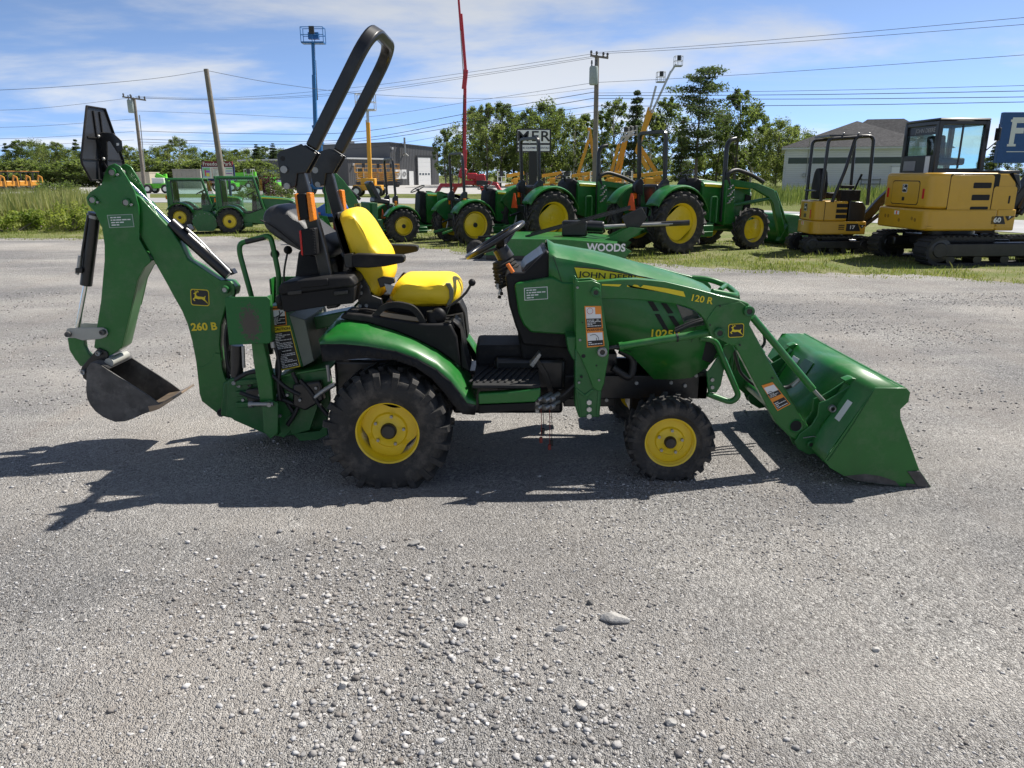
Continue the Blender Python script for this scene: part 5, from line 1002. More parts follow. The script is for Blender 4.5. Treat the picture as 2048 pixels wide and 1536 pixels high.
# ---- rotary cutter hitched to the large tractor
def cutter():
    A_, B_ = ag(972, 521), ag(1262, 526); d = (B_ - A_); ang = math.atan2(d.y, d.x); o = thing('rotary_cutter', 'green rotary cutter with white lettering lying behind the large tractor', 'mower', A_, ang); L_ = d.length
    b = MB(); b.prism([(0, .10), (L_ * .96, .10), (L_, .22), (L_ * .90, .36), (L_ * .55, .42), (0, .42)], -.004, .012); pt('side_skirt', b, green, o, .003)
    b = MB(); b.prism([(0, .10), (L_ * .96, .10), (L_, .22), (L_ * .90, .36), (L_ * .55, .42), (0, .42)], 1.95, 1.97); pt('side_skirt', b, green, o, .003)
    b = MB(); b.prism([(0, .40), (L_ * .55, .40), (L_ * .90, .345), (L_ * .90, .355), (L_ * .55, .415), (0, .415)], .012, 1.95); pt('deck', b, green, o, 0)
    b = MB(); b.bx(0, L_ * .97, -.006, .02, .02, .10); pt('skid_shoe', b, black, o, .004)
    b = MB(); b.bx(-.01, .01, .0, 1.96, .22, .42); pt('rear_band', b, green2, o, .003); b = MB(); b.bx(.05, .30, -.008, -.004, .30, .37); pt('red_reflector', b, redlens, o, 0)
    b = MB(); b.bx(L_ * .50, L_ * .68, .8, 1.1, .42, .72); b.cyl((L_ * .66, .95, .62), (L_ * .80, .95, .60), .11, 14); pt('gearbox', b, black, o, .03)
    b = MB(); b.tube([(L_ * .78, .95, .60), (L_ * 1.35, 1.1, .68)], .04, 10); pt('drive_shaft', b, steel, o, 0); b = MB(); b.tube([(L_ * 1.05, 1.05, .64), (L_ * 1.4, 1.12, .69)], .055, 10); pt('shaft_guard', b, black, o, 0)
    for k, y in enumerate((.55, 1.35)): b = MB(); b.tube([(L_ * .25, y, .42), (L_ * .98, y + .15, .98)], .02, sq=(.05, .02)); pt('brace_bar', b, black, o, 0)
    b = MB(); b.prism([(L_ * .92, .80), (L_ * 1.06, .98), (L_ * 1.10, .80), (L_ * 1.0, .40)], .85, .90); b.prism([(L_ * .92, .80), (L_ * 1.06, .98), (L_ * 1.10, .80), (L_ * 1.0, .40)], 1.2, 1.25); pt('hitch_mast', b, black, o, .005)
    for y in (.62, 1.5): b = MB(); b.prism([(L_ * .80, .36), (L_ * .98, .62), (L_ * 1.08, .60), (L_ * .96, .34)], y, y + .03); pt('hitch_lug', b, green, o, .004)
    b = MB(); b.lathe([(.0, -.06), (.16, -.06), (.19, -.03), (.19, .03), (.16, .06), (0, .06)], (-.25, .25, .18), 'y', 20); pt('tail_wheel', b, rubber, o, 0); b = MB(); b.tube([(-.25, .33, .18), (-.2, .33, .42), (.1, .33, .44)], .025, 6); pt('tail_wheel_fork', b, black, o, 0)
    text('lettering', 'WOODS', white, o, Vector((L_ * .83, -.006, .275)), .20, FRONT, bold=.03, sx=.92)
cutter()
# ---- tiller hitched behind the cab tractor
def tiller():
    p = ag(412, 468); o = thing('rotary_tiller', 'dark green rotary tiller standing between the two cab tractors', 'tiller', p, R(12))
    b = MB(); b.loft([[(x, y, z) for x, z in arc(0, .30, .32, -15, 175, 10)] for y in (0, 1.0)]); pt('tiller_hood', b, green2, o, 0, solid=.01)
    for y in (0, 1.0): b = MB(); b.prism(arc(0, .30, .33, -15, 175, 10) + [(-.22, .08), (.22, .08)], y - .012, y + .012); pt('side_plate', b, green2, o, .003)
    b = MB(); b.prism([(-.30, .30), (-.46, .06), (-.44, .05), (-.27, .28)], 0, 1.0); pt('rear_flap', b, green2, o, .003); b = MB(); b.bx(-.1, .2, .4, .6, .6, .78); b.tube([(.1, .5, .7), (.65, .5, .55)], .03, 8); pt('gearbox', b, green2, o, .01)
    for y in (.3, .7): b = MB(); b.tube([(.1, y, .60), (.3, y, .95), (.5, y, .5)], .02, sq=(.05, .02)); pt('hitch_frame', b, green2, o, 0)
    for q in range(7):
        b = MB(); a = R(20 + 22 * q); b.ball((.33 * math.cos(a), -.016, .30 + .33 * math.sin(a) * .8), .014, 8, 5); pt('plate_bolt', b, steel, o, 0)
tiller()
# ---- blue machine and green bucket seen past the yellow seat
def blue_machine():
    p = ag(632, 464); o = thing('blue_loader', 'blue compact machine with black fittings partly hidden behind the roll bar posts', 'machine', p, R(10))
    b = MB(); b.prism([(0, .42), (.9, .42), (1.0, .62), (.85, .80), (.35, .84), (.05, .66)], 0, .6); pt('bonnet', b, mat('blue_paint', (.015, .10, .42), .35, coat=.4), o, .03)
    b = MB(); b.prism([(.30, .84), (.65, .80), (.72, 1.02), (.45, 1.08)], .1, .5); pt('fuel_tank', b, mat('pale_blue', (.35, .45, .62), .5), o, .03)
    for x in (.1, .8):
        for y in (-.02, .62): b = MB(); b.lathe([(.10, -.07), (.22, -.07), (.25, -.04), (.25, .04), (.22, .07), (.1, .07)], (x, y, .25), 'y', 18); pt('wheel', b, rubber, o, 0)
    b = MB(); b.bx(-.05, 1.0, .05, .55, .26, .42); b.tube([(-.1, .3, .4), (-.2, .3, 1.1)], .03, 8); b.tube([(.0, .2, .5), (-.15, .2, .9), (.1, .2, 1.2)], .02, 8); pt('frame', b, black, o, .01)
    b = MB(); b.bx(.1, .16, -.01, .0, .5, .56); pt('orange_tag', b, orange, o, 0)
    p = ag(600, 476); o2 = thing('loader_bucket', 'green loader bucket lying on the grass behind the tractor seats', 'bucket', p, R(8)); b = MB(); pr = [(0, .52), (.12, .55), (.62, .5), (.80, .02), (.1, .0), (-.05, .2)]; b.prism(pr, 0, .012); pt('bucket_side', b, green, o2, .003); b = MB(); b.prism(pr, 1.1, 1.112); pt('bucket_side', b, green, o2, .003); b = MB(); b.loft([[(x, y, z) for x, z in [(.12, .55), (0, .52), (-.05, .2), (.1, .01), (.8, .02)]] for y in (.012, 1.1)]); pt('bucket_shell', b, green, o2, 0, solid=.008)
blue_machine()
# ================================================================ EXCAVATORS
ochre = mat('ochre_paint', (.60, .335, .016), .36, var=.05, dirt=.06, coat=.4); trackm = mat('track_rubber', (.022, .022, .023), .75, var=.25, dirt=.45, dcol=(.10, .09, .075))
blackgl = mat('gloss_black', (.012, .012, .014), .35, coat=.15)
def track(root, x0, x1, y, w, h):
    b = MB(); r = h / 2; path = [(x0 + r + (-r * math.sin(a)), r + r * math.cos(a)) for a in np.linspace(0, math.pi, 12)] + [(x1 - r + r * math.sin(a), r - r * math.cos(a)) for a in np.linspace(0, math.pi, 12)]
    path = [(x, z * (1 if z < r else .92)) for x, z in path]
    b.loft([[(x, y - w / 2, z) for x, z in path], [(x, y + w / 2, z) for x, z in path]], closed=True); inn = [(x + (.05 if x < (x0 + x1) / 2 else -.05), r + (z - r) * .84) for x, z in path]
    b.loft([[(x, y - w / 2, z) for x, z in path], [(x, y - w / 2, z) for x, z in inn], [(x, y + w / 2, z) for x, z in inn], [(x, y + w / 2, z) for x, z in path]], closed=True)
    o = pt('track', b, trackm, root, 0, angle=30)
    n = len(path); tot = 0; pts = []; L_ = [0]
    for i in range(n): a, c = path[i], path[(i + 1) % n]; L_.append(L_[-1] + math.hypot(c[0] - a[0], c[1] - a[1]))
    N_ = int(L_[-1] / .105); lb = MB()
    for q in range(N_):
        d = L_[-1] * q / N_; i = max(j for j in range(n) if L_[j] <= d); a, c = path[i], path[(i + 1) % n]; t = (d - L_[i]) / max(1e-6, L_[i + 1] - L_[i]); x, z = a[0] + (c[0] - a[0]) * t, a[1] + (c[1] - a[1]) * t; an = math.atan2(c[1] - a[1], c[0] - a[0]); lb.box((x, y, z), (.05, w + .004, .045), (0, -an, 0))
    lo = lb.build('track_lugs', trackm, o); lo['kind'] = 'stuff'
    b = MB(); b.bx(x0 + h * .6, x1 - h * .6, y - w * .42, y + w * .3, h * .28, h * .72); pt('track_frame', b, black, o, .02)
    for xx in (x0 + r, x1 - r): b = MB(); b.lathe([(0, -w * .46), (r * .45, -w * .46), (r * .5, -w * .42), (r * .78, -w * .40), (r * .78, w * .4), (0, w * .4)], (xx, y, r), 'y', 22); pt('sprocket', b, black, o, 0)
    for q in range(4): b = MB(); xx = x0 + h * .9 + (x1 - x0 - 1.8 * h) * q / 3; b.lathe([(0, -w * .40), (r * .3, -w * .40), (r * .3, w * .4)], (xx, y, h * .2), 'y', 14); pt('track_roller', b, black, o, 0)
def excav_60():
    th = R(4); c, s_ = math.cos(th), math.sin(th); corner = Vector((7.50, 13.85, 0)); org = corner - Vector((c * -1.0 - s_ * -.86, s_ * -1.0 + c * -.86, 0))
    o = thing('excavator', 'ochre yellow excavator with black glazed cab and number 60 on its side', 'excavator', org, th, 'excavators parked on the grass')
    for y in (-.80, .80): track(o, -1.02, 1.55, y, .40, .56)
    b = MB(); b.bx(-.55, .55, -.62, .62, .30, .50); b.cyl((0, 0, .45), (0, 0, .62), .45, 28); b.bx(-.85, .85, -.6, -.35, .26, .44); b.bx(-.85, .85, .35, .6, .26, .44); pt('undercarriage', b, black, o, .03)
    b = MB(); b.bx(1.35, 1.45, -1.0, 1.0, .08, .45); b.bx(.5, 1.4, -.5, -.4, .25, .35); b.bx(.5, 1.4, .4, .5, .25, .35); pt('dozer_blade', b, black, o, .02)
    # house: rounded counterweight
    def hull(xr, xf, w, z0, z1, rr=.22, taper=0):
        P = [(xf, -w), (xf, w)] + [(xr + rr + rr * math.cos(R(a)), w - rr + rr * math.sin(R(a))) for a in range(90, 181, 15)] + [(xr + rr + rr * math.cos(R(a)), -w + rr + rr * math.sin(R(a))) for a in range(180, 271, 15)]
        b = MB(); b.prism(P, z0, z1, 'z'); return b
    b = hull(-1.02, .30, .88, .62, 1.00, .2); pt('counterweight', b, ochre, o, .035, seg=3)
    b = hull(-.96, .62, .84, 1.004, 1.64, .22); hs_ = pt('engine_house', b, ochre, o, .05, seg=3)
    b = MB(); b.bx(.31, .66, -.87, .80, .62, 1.0); pt('house_skirt', b, ochre, o, .02)
    b = MB(); b.prism([(.40, 1.62), (.62, 1.62), (.69, 1.40), (.69, 1.36), (.64, 1.30), (.48, 1.62)], -.845, -.2); b.bx(.25, .65, -.82, -.15, 1.60, 1.68); pt('front_cover', b, blackgl, o, .02)
    def plate(name, y0, y1, z0, z1, m, xx=-.962, t=.006, rad=.06, par=hs_):
        P = []
        for cy, cz, a0 in ((y1 - rad, z1 - rad, 0), (y0 + rad, z1 - rad, 90), (y0 + rad, z0 + rad, 180), (y1 - rad, z0 + rad, 270)):
            for j in range(5): P.append((cy + rad * math.cos(R(a0 + j * 22.5)), cz + rad * math.sin(R(a0 + j * 22.5))))
        bb = MB(); bb.prism(P, xx - t, xx + t, 'x'); return pt(name, bb, m, par, .002)
    RR = face_rot((0, -1, 0), (0, 0, 1))
    plate('door_gap', -.44, .46, 1.06, 1.50, darkgap, -.9605, .003); plate('rear_door', -.425, .445, 1.075, 1.485, ochre, -.963, .006)
    deer_badge(hs_, Vector((-.970, .02, 1.36)), .15, RR, blackgl, white); plate('door_latch', .0, .08, 1.13, 1.20, black, -.969, .004, .01)
    plate('red_reflector', -.60, -.54, 1.18, 1.36, redlens, -.962, .004, .01); plate('red_reflector', .56, .62, 1.18, 1.36, redlens, -.962, .004, .01)
    for y, z in ((-.42, .82), (-.52, .80), (.0, .77), (.38, .83), (.48, .83)): b = MB(); b.cyl((-1.023, y, z), (-1.0, y, z), .035, 14); pt('weight_hole', b, mat('ochre_dark', (.30, .16, .012), .5), o, 0)
    plate('label', .02, .18, .87, .94, white, -1.0215, .002, .005, o); plate('label_panel', .08, .12, .875, .935, smv, -1.0235, .002, .005, o)
    # side panels, louvres, numbers on the right side
    ys = -.8405
    def sp2(name, x0, x1, z0, z1, m, y=ys, t=.006, rad=.03):
        P = []
        for cx, cz, a0 in ((x1 - rad, z1 - rad, 0), (x0 + rad, z1 - rad, 90), (x0 + rad, z0 + rad, 180), (x1 - rad, z0 + rad, 270)):
            for j in range(5): P.append((cx + rad * math.cos(R(a0 + j * 22.5)), cz + rad * math.sin(R(a0 + j * 22.5))))
        bb = MB(); bb.prism(P, y - t, y + .004); return pt(name, bb, m, hs_, .002)
    sp2('panel_gap', -.66, .27, .70, 1.62, darkgap, ys, .002, .03); sp2('side_panel', -.65, .16, .715, 1.60, ochre, ys - .002, .008, .05); sp2('side_panel', .18, .62, .715, 1.40, ochre, ys - .002, .008, .05)
    for z in (.95, 1.16, 1.37): sp2('louvre', -.22, .12, z, z + .10, darkgap, ys - .009, .004, .02)
    sp2('panel_handle', -.46, -.37, 1.14, 1.24, ochre, ys - .009, .004, .01); sp2('panel_slot', .48, .515, 1.10, 1.24, darkgap, ys - .009, .004, .015)
    b = MB(); b.prism([(.20, .74), (.48, .74), (.42, .88), (.20, .88)], -.868 - .012, -.86); pt('number_plate', b, labelblk, hs_, 0); b = MB(); b.prism([(.52, .80), (.64, .88), (.46, .88)], -.880, -.86); pt('number_plate', b, labelblk, hs_, 0)
    text('side_lettering', '60', white, hs_, Vector((.315, -.882, .808)), .12, FRONT, bold=.03, sx=1.2); text('side_lettering', 'P', white, hs_, Vector((.545, -.882, .857)), .06, FRONT, bold=.03, sx=1.2)
    b = MB(); b.bx(-1.0, .64, -.875, -.845, .66, .70); pt('house_rail', b, ochre, hs_, .01)
    # cab
    x0, x1, y0, y1, z0, z1 = -.54, .36, -.12, .90, 1.62, 2.57
    fr_ = MB()
    for x in (x0, x1):
        for y in (y0, y1): fr_.bx(x - .045, x + .045, y - .045, y + .045, z0, z1)
    for y in (y0, y1): fr_.bx(x0, x1, y - .04, y + .04, z1 - .08, z1); fr_.bx(x0, x1, y - .04, y + .04, z0, z0 + .10)
    for x in (x0, x1): fr_.bx(x - .04, x + .04, y0, y1, z1 - .08, z1)
    fr_.bx(x0 - .04, x0 + .03, y0, y1, z0, z0 + .34); cf = pt('cab_frame', fr_, black, o, .015)
    b = MB(); b.bx(x0 - .05, x1 + .05, y0 - .05, y1 + .05, z1 - .005, z1 + .045); pt('cab_roof', b, black, cf, .03)
    b = MB(); b.bx(x0 - .004, x0 + .004, y0 + .05, y1 - .05, z0 + .34, z1 - .08); pt('rear_window', b, glass, cf, 0); b = MB(); b.bx(x0 + .05, x1 - .05, y0 - .004, y0 + .004, z0 + .1, z1 - .08); pt('side_window', b, glass, cf, 0)
    b = MB(); b.bx(x0 + .05, x1 - .05, y1 - .004, y1 + .004, z0 + .1, z1 - .08); pt('side_window', b, glass, cf, 0); b = MB(); b.bx(x1 - .004, x1 + .004, y0 + .05, y1 - .05, z0 + .1, z1 - .08); pt('windscreen', b, glass, cf, 0)
    b = MB(); b.bx((x0 + x1) / 2 - .015, (x0 + x1) / 2 + .015, y0 - .012, y0 + .01, z0 + .1, z1 - .08); pt('window_bar', b, black, cf, 0)
    b = MB(); b.bx(x0 - .006, x0 - .004, y0 + .05, y1 - .05, z1 - .24, z1 - .06); pt('window_band', b, blackgl, cf, 0); text('cab_lettering', 'JOHN DEERE', mat('grey_print', (.35, .35, .35), .4), cf, Vector((x0 - .012, y0 + .42, z1 - .16)), .11, RR, bold=.01)
    b = MB(); b.bx(x0 - .046, x0 - .041, y0 + .55, y1 - .08, z0 + .06, z0 + .24); pt('notice_plate', b, mat('grey_notice', (.25, .25, .26), .4), cf, 0); b = MB(); b.bx(x0 - .048, x0 - .042, y0 + .10, y0 + .24, z0 + .02, z0 + .32); pt('notice_plate', b, white, cf, 0)
    b = MB(); b.box((.0, .42, 1.85), (.5, .5, .14)); b.box((-.22, .42, 2.08), (.12, .46, .5), (0, -.1, 0)); pt('operator_seat', b, plastic, o, .04)
    b = MB(); b.tube([(x1, y0 - .02, 2.0), (x1 + .12, y0 - .18, 2.2), (x1 + .1, y0 - .2, 2.5)], .012, 6); b.box((x1 + .1, y0 - .2, 2.32), (.03, .13, .22)); pt('mirror', b, black, o, .005)
    b = MB(); b.tube([(1.0, -.2, .9), (1.55, -.2, 1.75), (2.0, -.2, 2.35), (2.9, -.2, 2.5)], .1, sq=(.3, .22)); bo = pt('boom', b, black, o, .02); b = MB(); b.tube([(1.1, -.38, .9), (1.75, -.38, 1.8)], .06, 12); pt('boom_cylinder', b, black, bo, 0); b = MB(); b.tube(bend([(1.0, -.5, 1.0), (1.2, -.5, 1.5), (1.6, -.45, 1.9), (2.0, -.4, 2.2)], .2), .04, 10); pt('boom_hose', b, hose, bo, 0)
    b = MB(); b.tube([(2.9, -.2, 2.5), (3.4, -.2, 1.4)], .1, sq=(.24, .18)); pt('dipper', b, black, o, .02); b = MB(); b.prism([(3.2, 1.4), (3.6, 1.35), (3.7, .9), (3.4, .6), (3.1, .8)], -.45, .05); pt('digging_bucket', b, black, o, .02)
def excav_17():
    th = R(0); c, s_ = math.cos(th), math.sin(th); g = ag(1622, 508); corner = Vector((g.x, g.y + .05, 0)); org = corner - Vector((c * -.55 - s_ * -.46, s_ * -.55 + c * -.46, 0))
    o = thing('excavator', 'small ochre excavator with open canopy and number 17 on its side', 'excavator', org, th, 'excavators parked on the grass')
    for y in (-.42, .42): track(o, -.74, .74, y, .23, .38)
    b = MB(); b.bx(-.3, .3, -.34, .34, .2, .33); b.cyl((0, 0, .28), (0, 0, .42), .26, 22); b.bx(.8, .86, -.55, .55, .06, .32); b.bx(.3, .82, -.3, -.24, .18, .24); b.bx(.3, .82, .24, .3, .18, .24); pt('undercarriage', b, black, o, .02)
    P = [(.55, -.47), (.55, .47)] + [(-.40 + .17 * math.cos(R(a)), .30 + .17 * math.sin(R(a))) for a in range(90, 181, 18)] + [(-.40 + .17 * math.cos(R(a)), -.30 + .17 * math.sin(R(a))) for a in range(180, 271, 18)]
    b = MB(); b.prism(P, .40, .67, 'z'); lw = pt('counterweight', b, ochre, o, .02); P2 = [(x if x > 0 else x * .975, y * .965) for x, y in P]; P2[0] = (.14, P2[0][1]); P2[1] = (.14, P2[1][1])
    b = MB(); b.prism(P2, .674, 1.08, 'z'); hs_ = pt('engine_house', b, ochre, o, .025); b = MB(); b.prism([(.16, .675), (.52, .675), (.52, .95), (.44, 1.06), (.16, 1.08)], -.455, .3); pt('side_cover', b, blackgl, o, .02)
    ys = -.4605; b = MB(); b.bx(-.345, -.338, ys - .002, ys + .01, .68, 1.07); pt('panel_gap', b, darkgap, hs_, 0)
    for z in (.73, .84, .95): b = MB(); b.bx(-.10, .13, ys - .004, ys + .004, z, z + .075); pt('louvre', b, darkgap, hs_, .002)
    for z in (.50, .54, .58): b = MB(); b.bx(-.02, .10, -.474, -.46, z, z + .02); pt('vent_slot', b, darkgap, lw, 0)
    RR = face_rot((0, -1, 0), (0, 0, 1)); deer_badge(hs_, Vector((-.562, .02, .94)), .16, RR, blackgl, white); b = MB(); b.bx(-.565, -.555, -.03, .08, .73, .81); pt('door_latch', b, black, hs_, .004)
    for y in (-.27, .30): b = MB(); b.bx(-.562, -.54, y - .02, y + .03, .72, .90); pt('red_reflector', b, redlens, hs_, 0)
    b = MB(); b.bx(-.572, -.568, .02, .14, .57, .64); pt('label', b, white, lw, 0); b = MB(); b.bx(-.574, -.571, .06, .10, .575, .635); pt('label_panel', b, smv, lw, 0)
    b = MB(); b.prism([(.14, .47), (.44, .47), (.38, .62), (.14, .62)], -.475, -.465); pt('number_plate', b, labelblk, lw, 0); b = MB(); b.prism([(.46, .52), (.55, .60), (.40, .60)], -.475, -.465); pt('number_plate', b, labelblk, lw, 0)
    text('side_lettering', '17', white, lw, Vector((.26, -.4765, .545)), .10, FRONT, bold=.03, sx=1.2); text('side_lettering', 'P', white, lw, Vector((.475, -.4765, .565)), .05, FRONT, bold=.03)
    cp = MB(); r = .034; zt = 2.36
    for sd in (-1, 1): cp.tube(bend([(-.42, sd * .40, 1.08), (-.40, sd * .42, zt - .05), (.45, sd * .42, zt)], .1) , r, 10)
    cp.tube(bend([(-.2, -.44, 1.06), (.0, -.44, 1.7), (.14, -.44, zt), (.50, -.44, zt), (.54, -.44, 1.0)], .12), r, 10); cp.bx(-.38, .46, -.40, .40, zt - .01, zt + .03); cp.tube([(.5, .42, zt), (.54, .42, 1.0)], r, 10); pt('canopy', cp, black, o, 0)
    for x in (-.1, .2, .42): b = MB(); b.ball((x, -.40, zt + .05), .025, 8, 6); pt('canopy_bolt', b, steel, o, 0)
    b = MB(); b.bx(-.16, .20, .0, .40, 1.12, 1.24); st_ = pt('operator_seat', b, plastic, o, .03); P3 = [(-.24, 1.0), (.24, 1.0), (.27, 1.3), (.18, 1.55), (.09, 1.64), (-.09, 1.64), (-.18, 1.55), (-.27, 1.3)]; b = MB(); b.prism([(y + .18, z + .1) for y, z in P3], -.33, -.17, 'x'); pt('seat_back', b, plastic, st_, .03)
    b = MB(); b.tube([(-.43, -.12, 1.28), (-.43, .48, 1.28)], .018, 8); pt('guard_rail', b, black, o, 0); b = MB(); b.bx(.0, .40, -.38, -.16, 1.08, 1.30); b.tube([(.3, -.3, 1.3), (.36, -.32, 1.52)], .02, 8); b.tube([(.36, -.32, 1.5), (.40, -.33, 1.62)], .025, 8); b.box((.15, -.28, 1.36), (.25, .12, .06)); pt('control_console', b, plastic, o, .015)
    b = MB(); b.tube([(.6, .0, .55), (1.0, .0, 1.05), (1.45, .0, 1.5), (2.1, .0, 1.5)], .06, sq=(.18, .12)); bo = pt('boom', b, black, o, .01); b = MB(); b.tube([(.62, -.1, .5), (1.05, -.1, .85)], .04, 10); pt('boom_cylinder', b, black, bo, 0); b = MB(); b.tube([(2.1, 0, 1.5), (2.3, 0, .7)], .05, sq=(.14, .1)); pt('dipper', b, black, o, .01); b = MB(); b.prism([(2.15, .75), (2.4, .7), (2.45, .4), (2.25, .2), (2.05, .4)], -.2, .2); pt('digging_bucket', b, black, o, .01)
excav_60(); excav_17()
# ================================================================ BUILDINGS, SIGNS, POLES
def stripes_mat(name, col, per, axis, depth=.35, rough=.6, var=.08):
    m, N, L, p = nodes(name); tc = N.new('ShaderNodeTexCoord').outputs['Object']; w = N.new('ShaderNodeTexWave'); w.wave_profile = 'SAW' if axis == 'Z' else 'SIN'; w.bands_direction = axis; w.inputs['Scale'].default_value = 2 * math.pi / per / 20 * (1 if True else 1)
    L.new(tc, w.inputs[0]); b = N.new('ShaderNodeBump'); b.inputs['Strength'].default_value = depth; b.inputs['Distance'].default_value = .05; L.new(w.outputs[0], b.inputs['Height']); L.new(b.outputs[0], p.inputs['Normal'])
    c = ramp(N, L, noise(N, L, tc, .6, 6), [(.3, tuple(x * (1 - var) for x in col)), (.7, tuple(x * (1 + var) for x in col))]); sh = ramp(N, L, w.outputs[0], [(0, (.86, .86, .86)), (.5, (1, 1, 1))]); L.new(mixc(N, L, 1.0, c, sh, 'MULTIPLY'), p.inputs['Base Color']); p.inputs['Roughness'].default_value = rough; return m
m_shed = stripes_mat('grey_metal_siding', (.085, .085, .09), .35, 'X', .5, .5); m_trim = mat('pale_trim', (.55, .56, .56), .5); m_roofm = mat('dark_roof_metal', (.07, .07, .075), .45)
m_door = mat('white_door', (.78, .78, .78), .5, var=.03); m_win = mat('window_dark', (.03, .04, .05), .08, coat=.6)
def shed():
    A_ = Vector((-24.4, 116, 0)); d = Vector((.628, .778, 0)); n_ = Vector((-.778, .628, 0)); ang = math.atan2(d.y, d.x)
    o = thing('metal_building', 'dark grey corrugated metal building with white garage door across the road', 'building', A_, ang)
    # local x along the lit face, local y towards the back left
    L_, t = 19.3, 8.55; zl = ay(698, 318, 116).z; zt = ay(782, 286, 122.6).z; zr = ay(877, 292, 131).z
    b = MB(); b.bx(0, t, 0, 29, 0, zl); pt('low_wing', b, m_shed, o, 0); b = MB(); b.prism([(t + .01, 0), (L_, 0), (L_, zt - .55), (t + .01, zt)], .02, 18); tb_ = pt('tall_block', b, m_shed, o, 0)
    b = MB(); b.bx(-.15, t - .01, -.15, 29.1, zl, zl + .22); pt('low_roof', b, m_trim, o, 0); b = MB(); b.prism([(t - .1, zt), (L_ + .1, zt - .56), (L_ + .1, zt - .40), (t - .1, zt + .16)], -.1, 18.1); pt('tall_roof', b, m_roofm, tb_, 0)
    b = MB(); b.bx(14.4, 17.3, -.06, .02, 0, 4.35); gd = pt('garage_door', b, m_door, o, 0)
    for k in range(6): b = MB(); b.bx(14.42, 17.28, -.075, -.055, .05 + k * .71, .05 + k * .71 + .66); pt('door_panel', b, m_door, gd, .01)
    for k in range(4): b = MB(); b.bx(14.65 + k * .66, 15.05 + k * .66, -.09, -.07, 1.62, 1.90); pt('door_pane', b, m_win, gd, 0)
    b = MB(); b.bx(14.1, 14.38, -.10, .0, 0, 4.65); b.bx(17.32, 17.6, -.10, .0, 0, 4.65); b.bx(14.38, 17.32, -.10, .0, 4.37, 4.65); pt('door_frame', b, mat('dark_trim', (.03, .03, .032), .5), gd, 0)
    b = MB(); b.bx(12.4, 13.35, -.05, .02, 0, 2.2); pt('door', b, m_door, o, 0)
    for x in (1.8,): b = MB(); b.bx(x, x + 1.1, -.04, .01, 1.2, 2.6); w_ = pt('window', b, m_win, o, 0); b = MB(); b.bx(x - .08, x + 1.18, -.03, .0, 1.12, 2.68); pt('window_frame', b, m_trim, w_, 0)
    for k in range(2): b = MB(); x = 9.0 + k * 1.35; b.bx(x, x + 1.0, -.55, -.1, 1.0, 2.4); c_ = pt('condenser_unit', b, m_door, o, .03); b = MB(); b.lathe([(.1, 0), (.38, 0), (.38, -.02)], (x + .5, -.56, 1.75), 'y', 18); pt('fan_grille', b, mat('grey_grille', (.3, .3, .3), .5), c_, 0)
    b = MB(); b.tube([(11.3, -.4, 4.9), (11.3, -.4, 7.3)], .16, 10); b.tube([(11.3, -.4, 4.9), (11.8, -.6, 4.5)], .14, 8); b.tube([(11.3, -.4, 5.0), (11.3, .1, 4.6)], .12, 8); pt('flue_pipe', b, steel, o, 0)
    for x, z in ((8.9, 5.6), (18.4, 5.2), (1.0, 3.1)): b = MB(); b.box((x, -.12, z), (.25, .25, .3)); pt('wall_lamp', b, m_trim, o, .03)
    for y in (6, 18, 23): b = MB(); b.bx(-.04, .0, y, y + 2.0, 1.1, 2.5); w_ = pt('window', b, m_win, o, 0); b = MB(); b.bx(-.05, -.041, y + .96, y + 1.04, 1.1, 2.5); pt('mullion', b, m_trim, w_, 0)
    b = MB(); b.bx(t + 1, t + 3, 12, 14, zt - .3, zt + .7); pt('roof_unit', b, mat('roof_unit_grey', (.18, .19, .21), .5), o, .05)
shed()
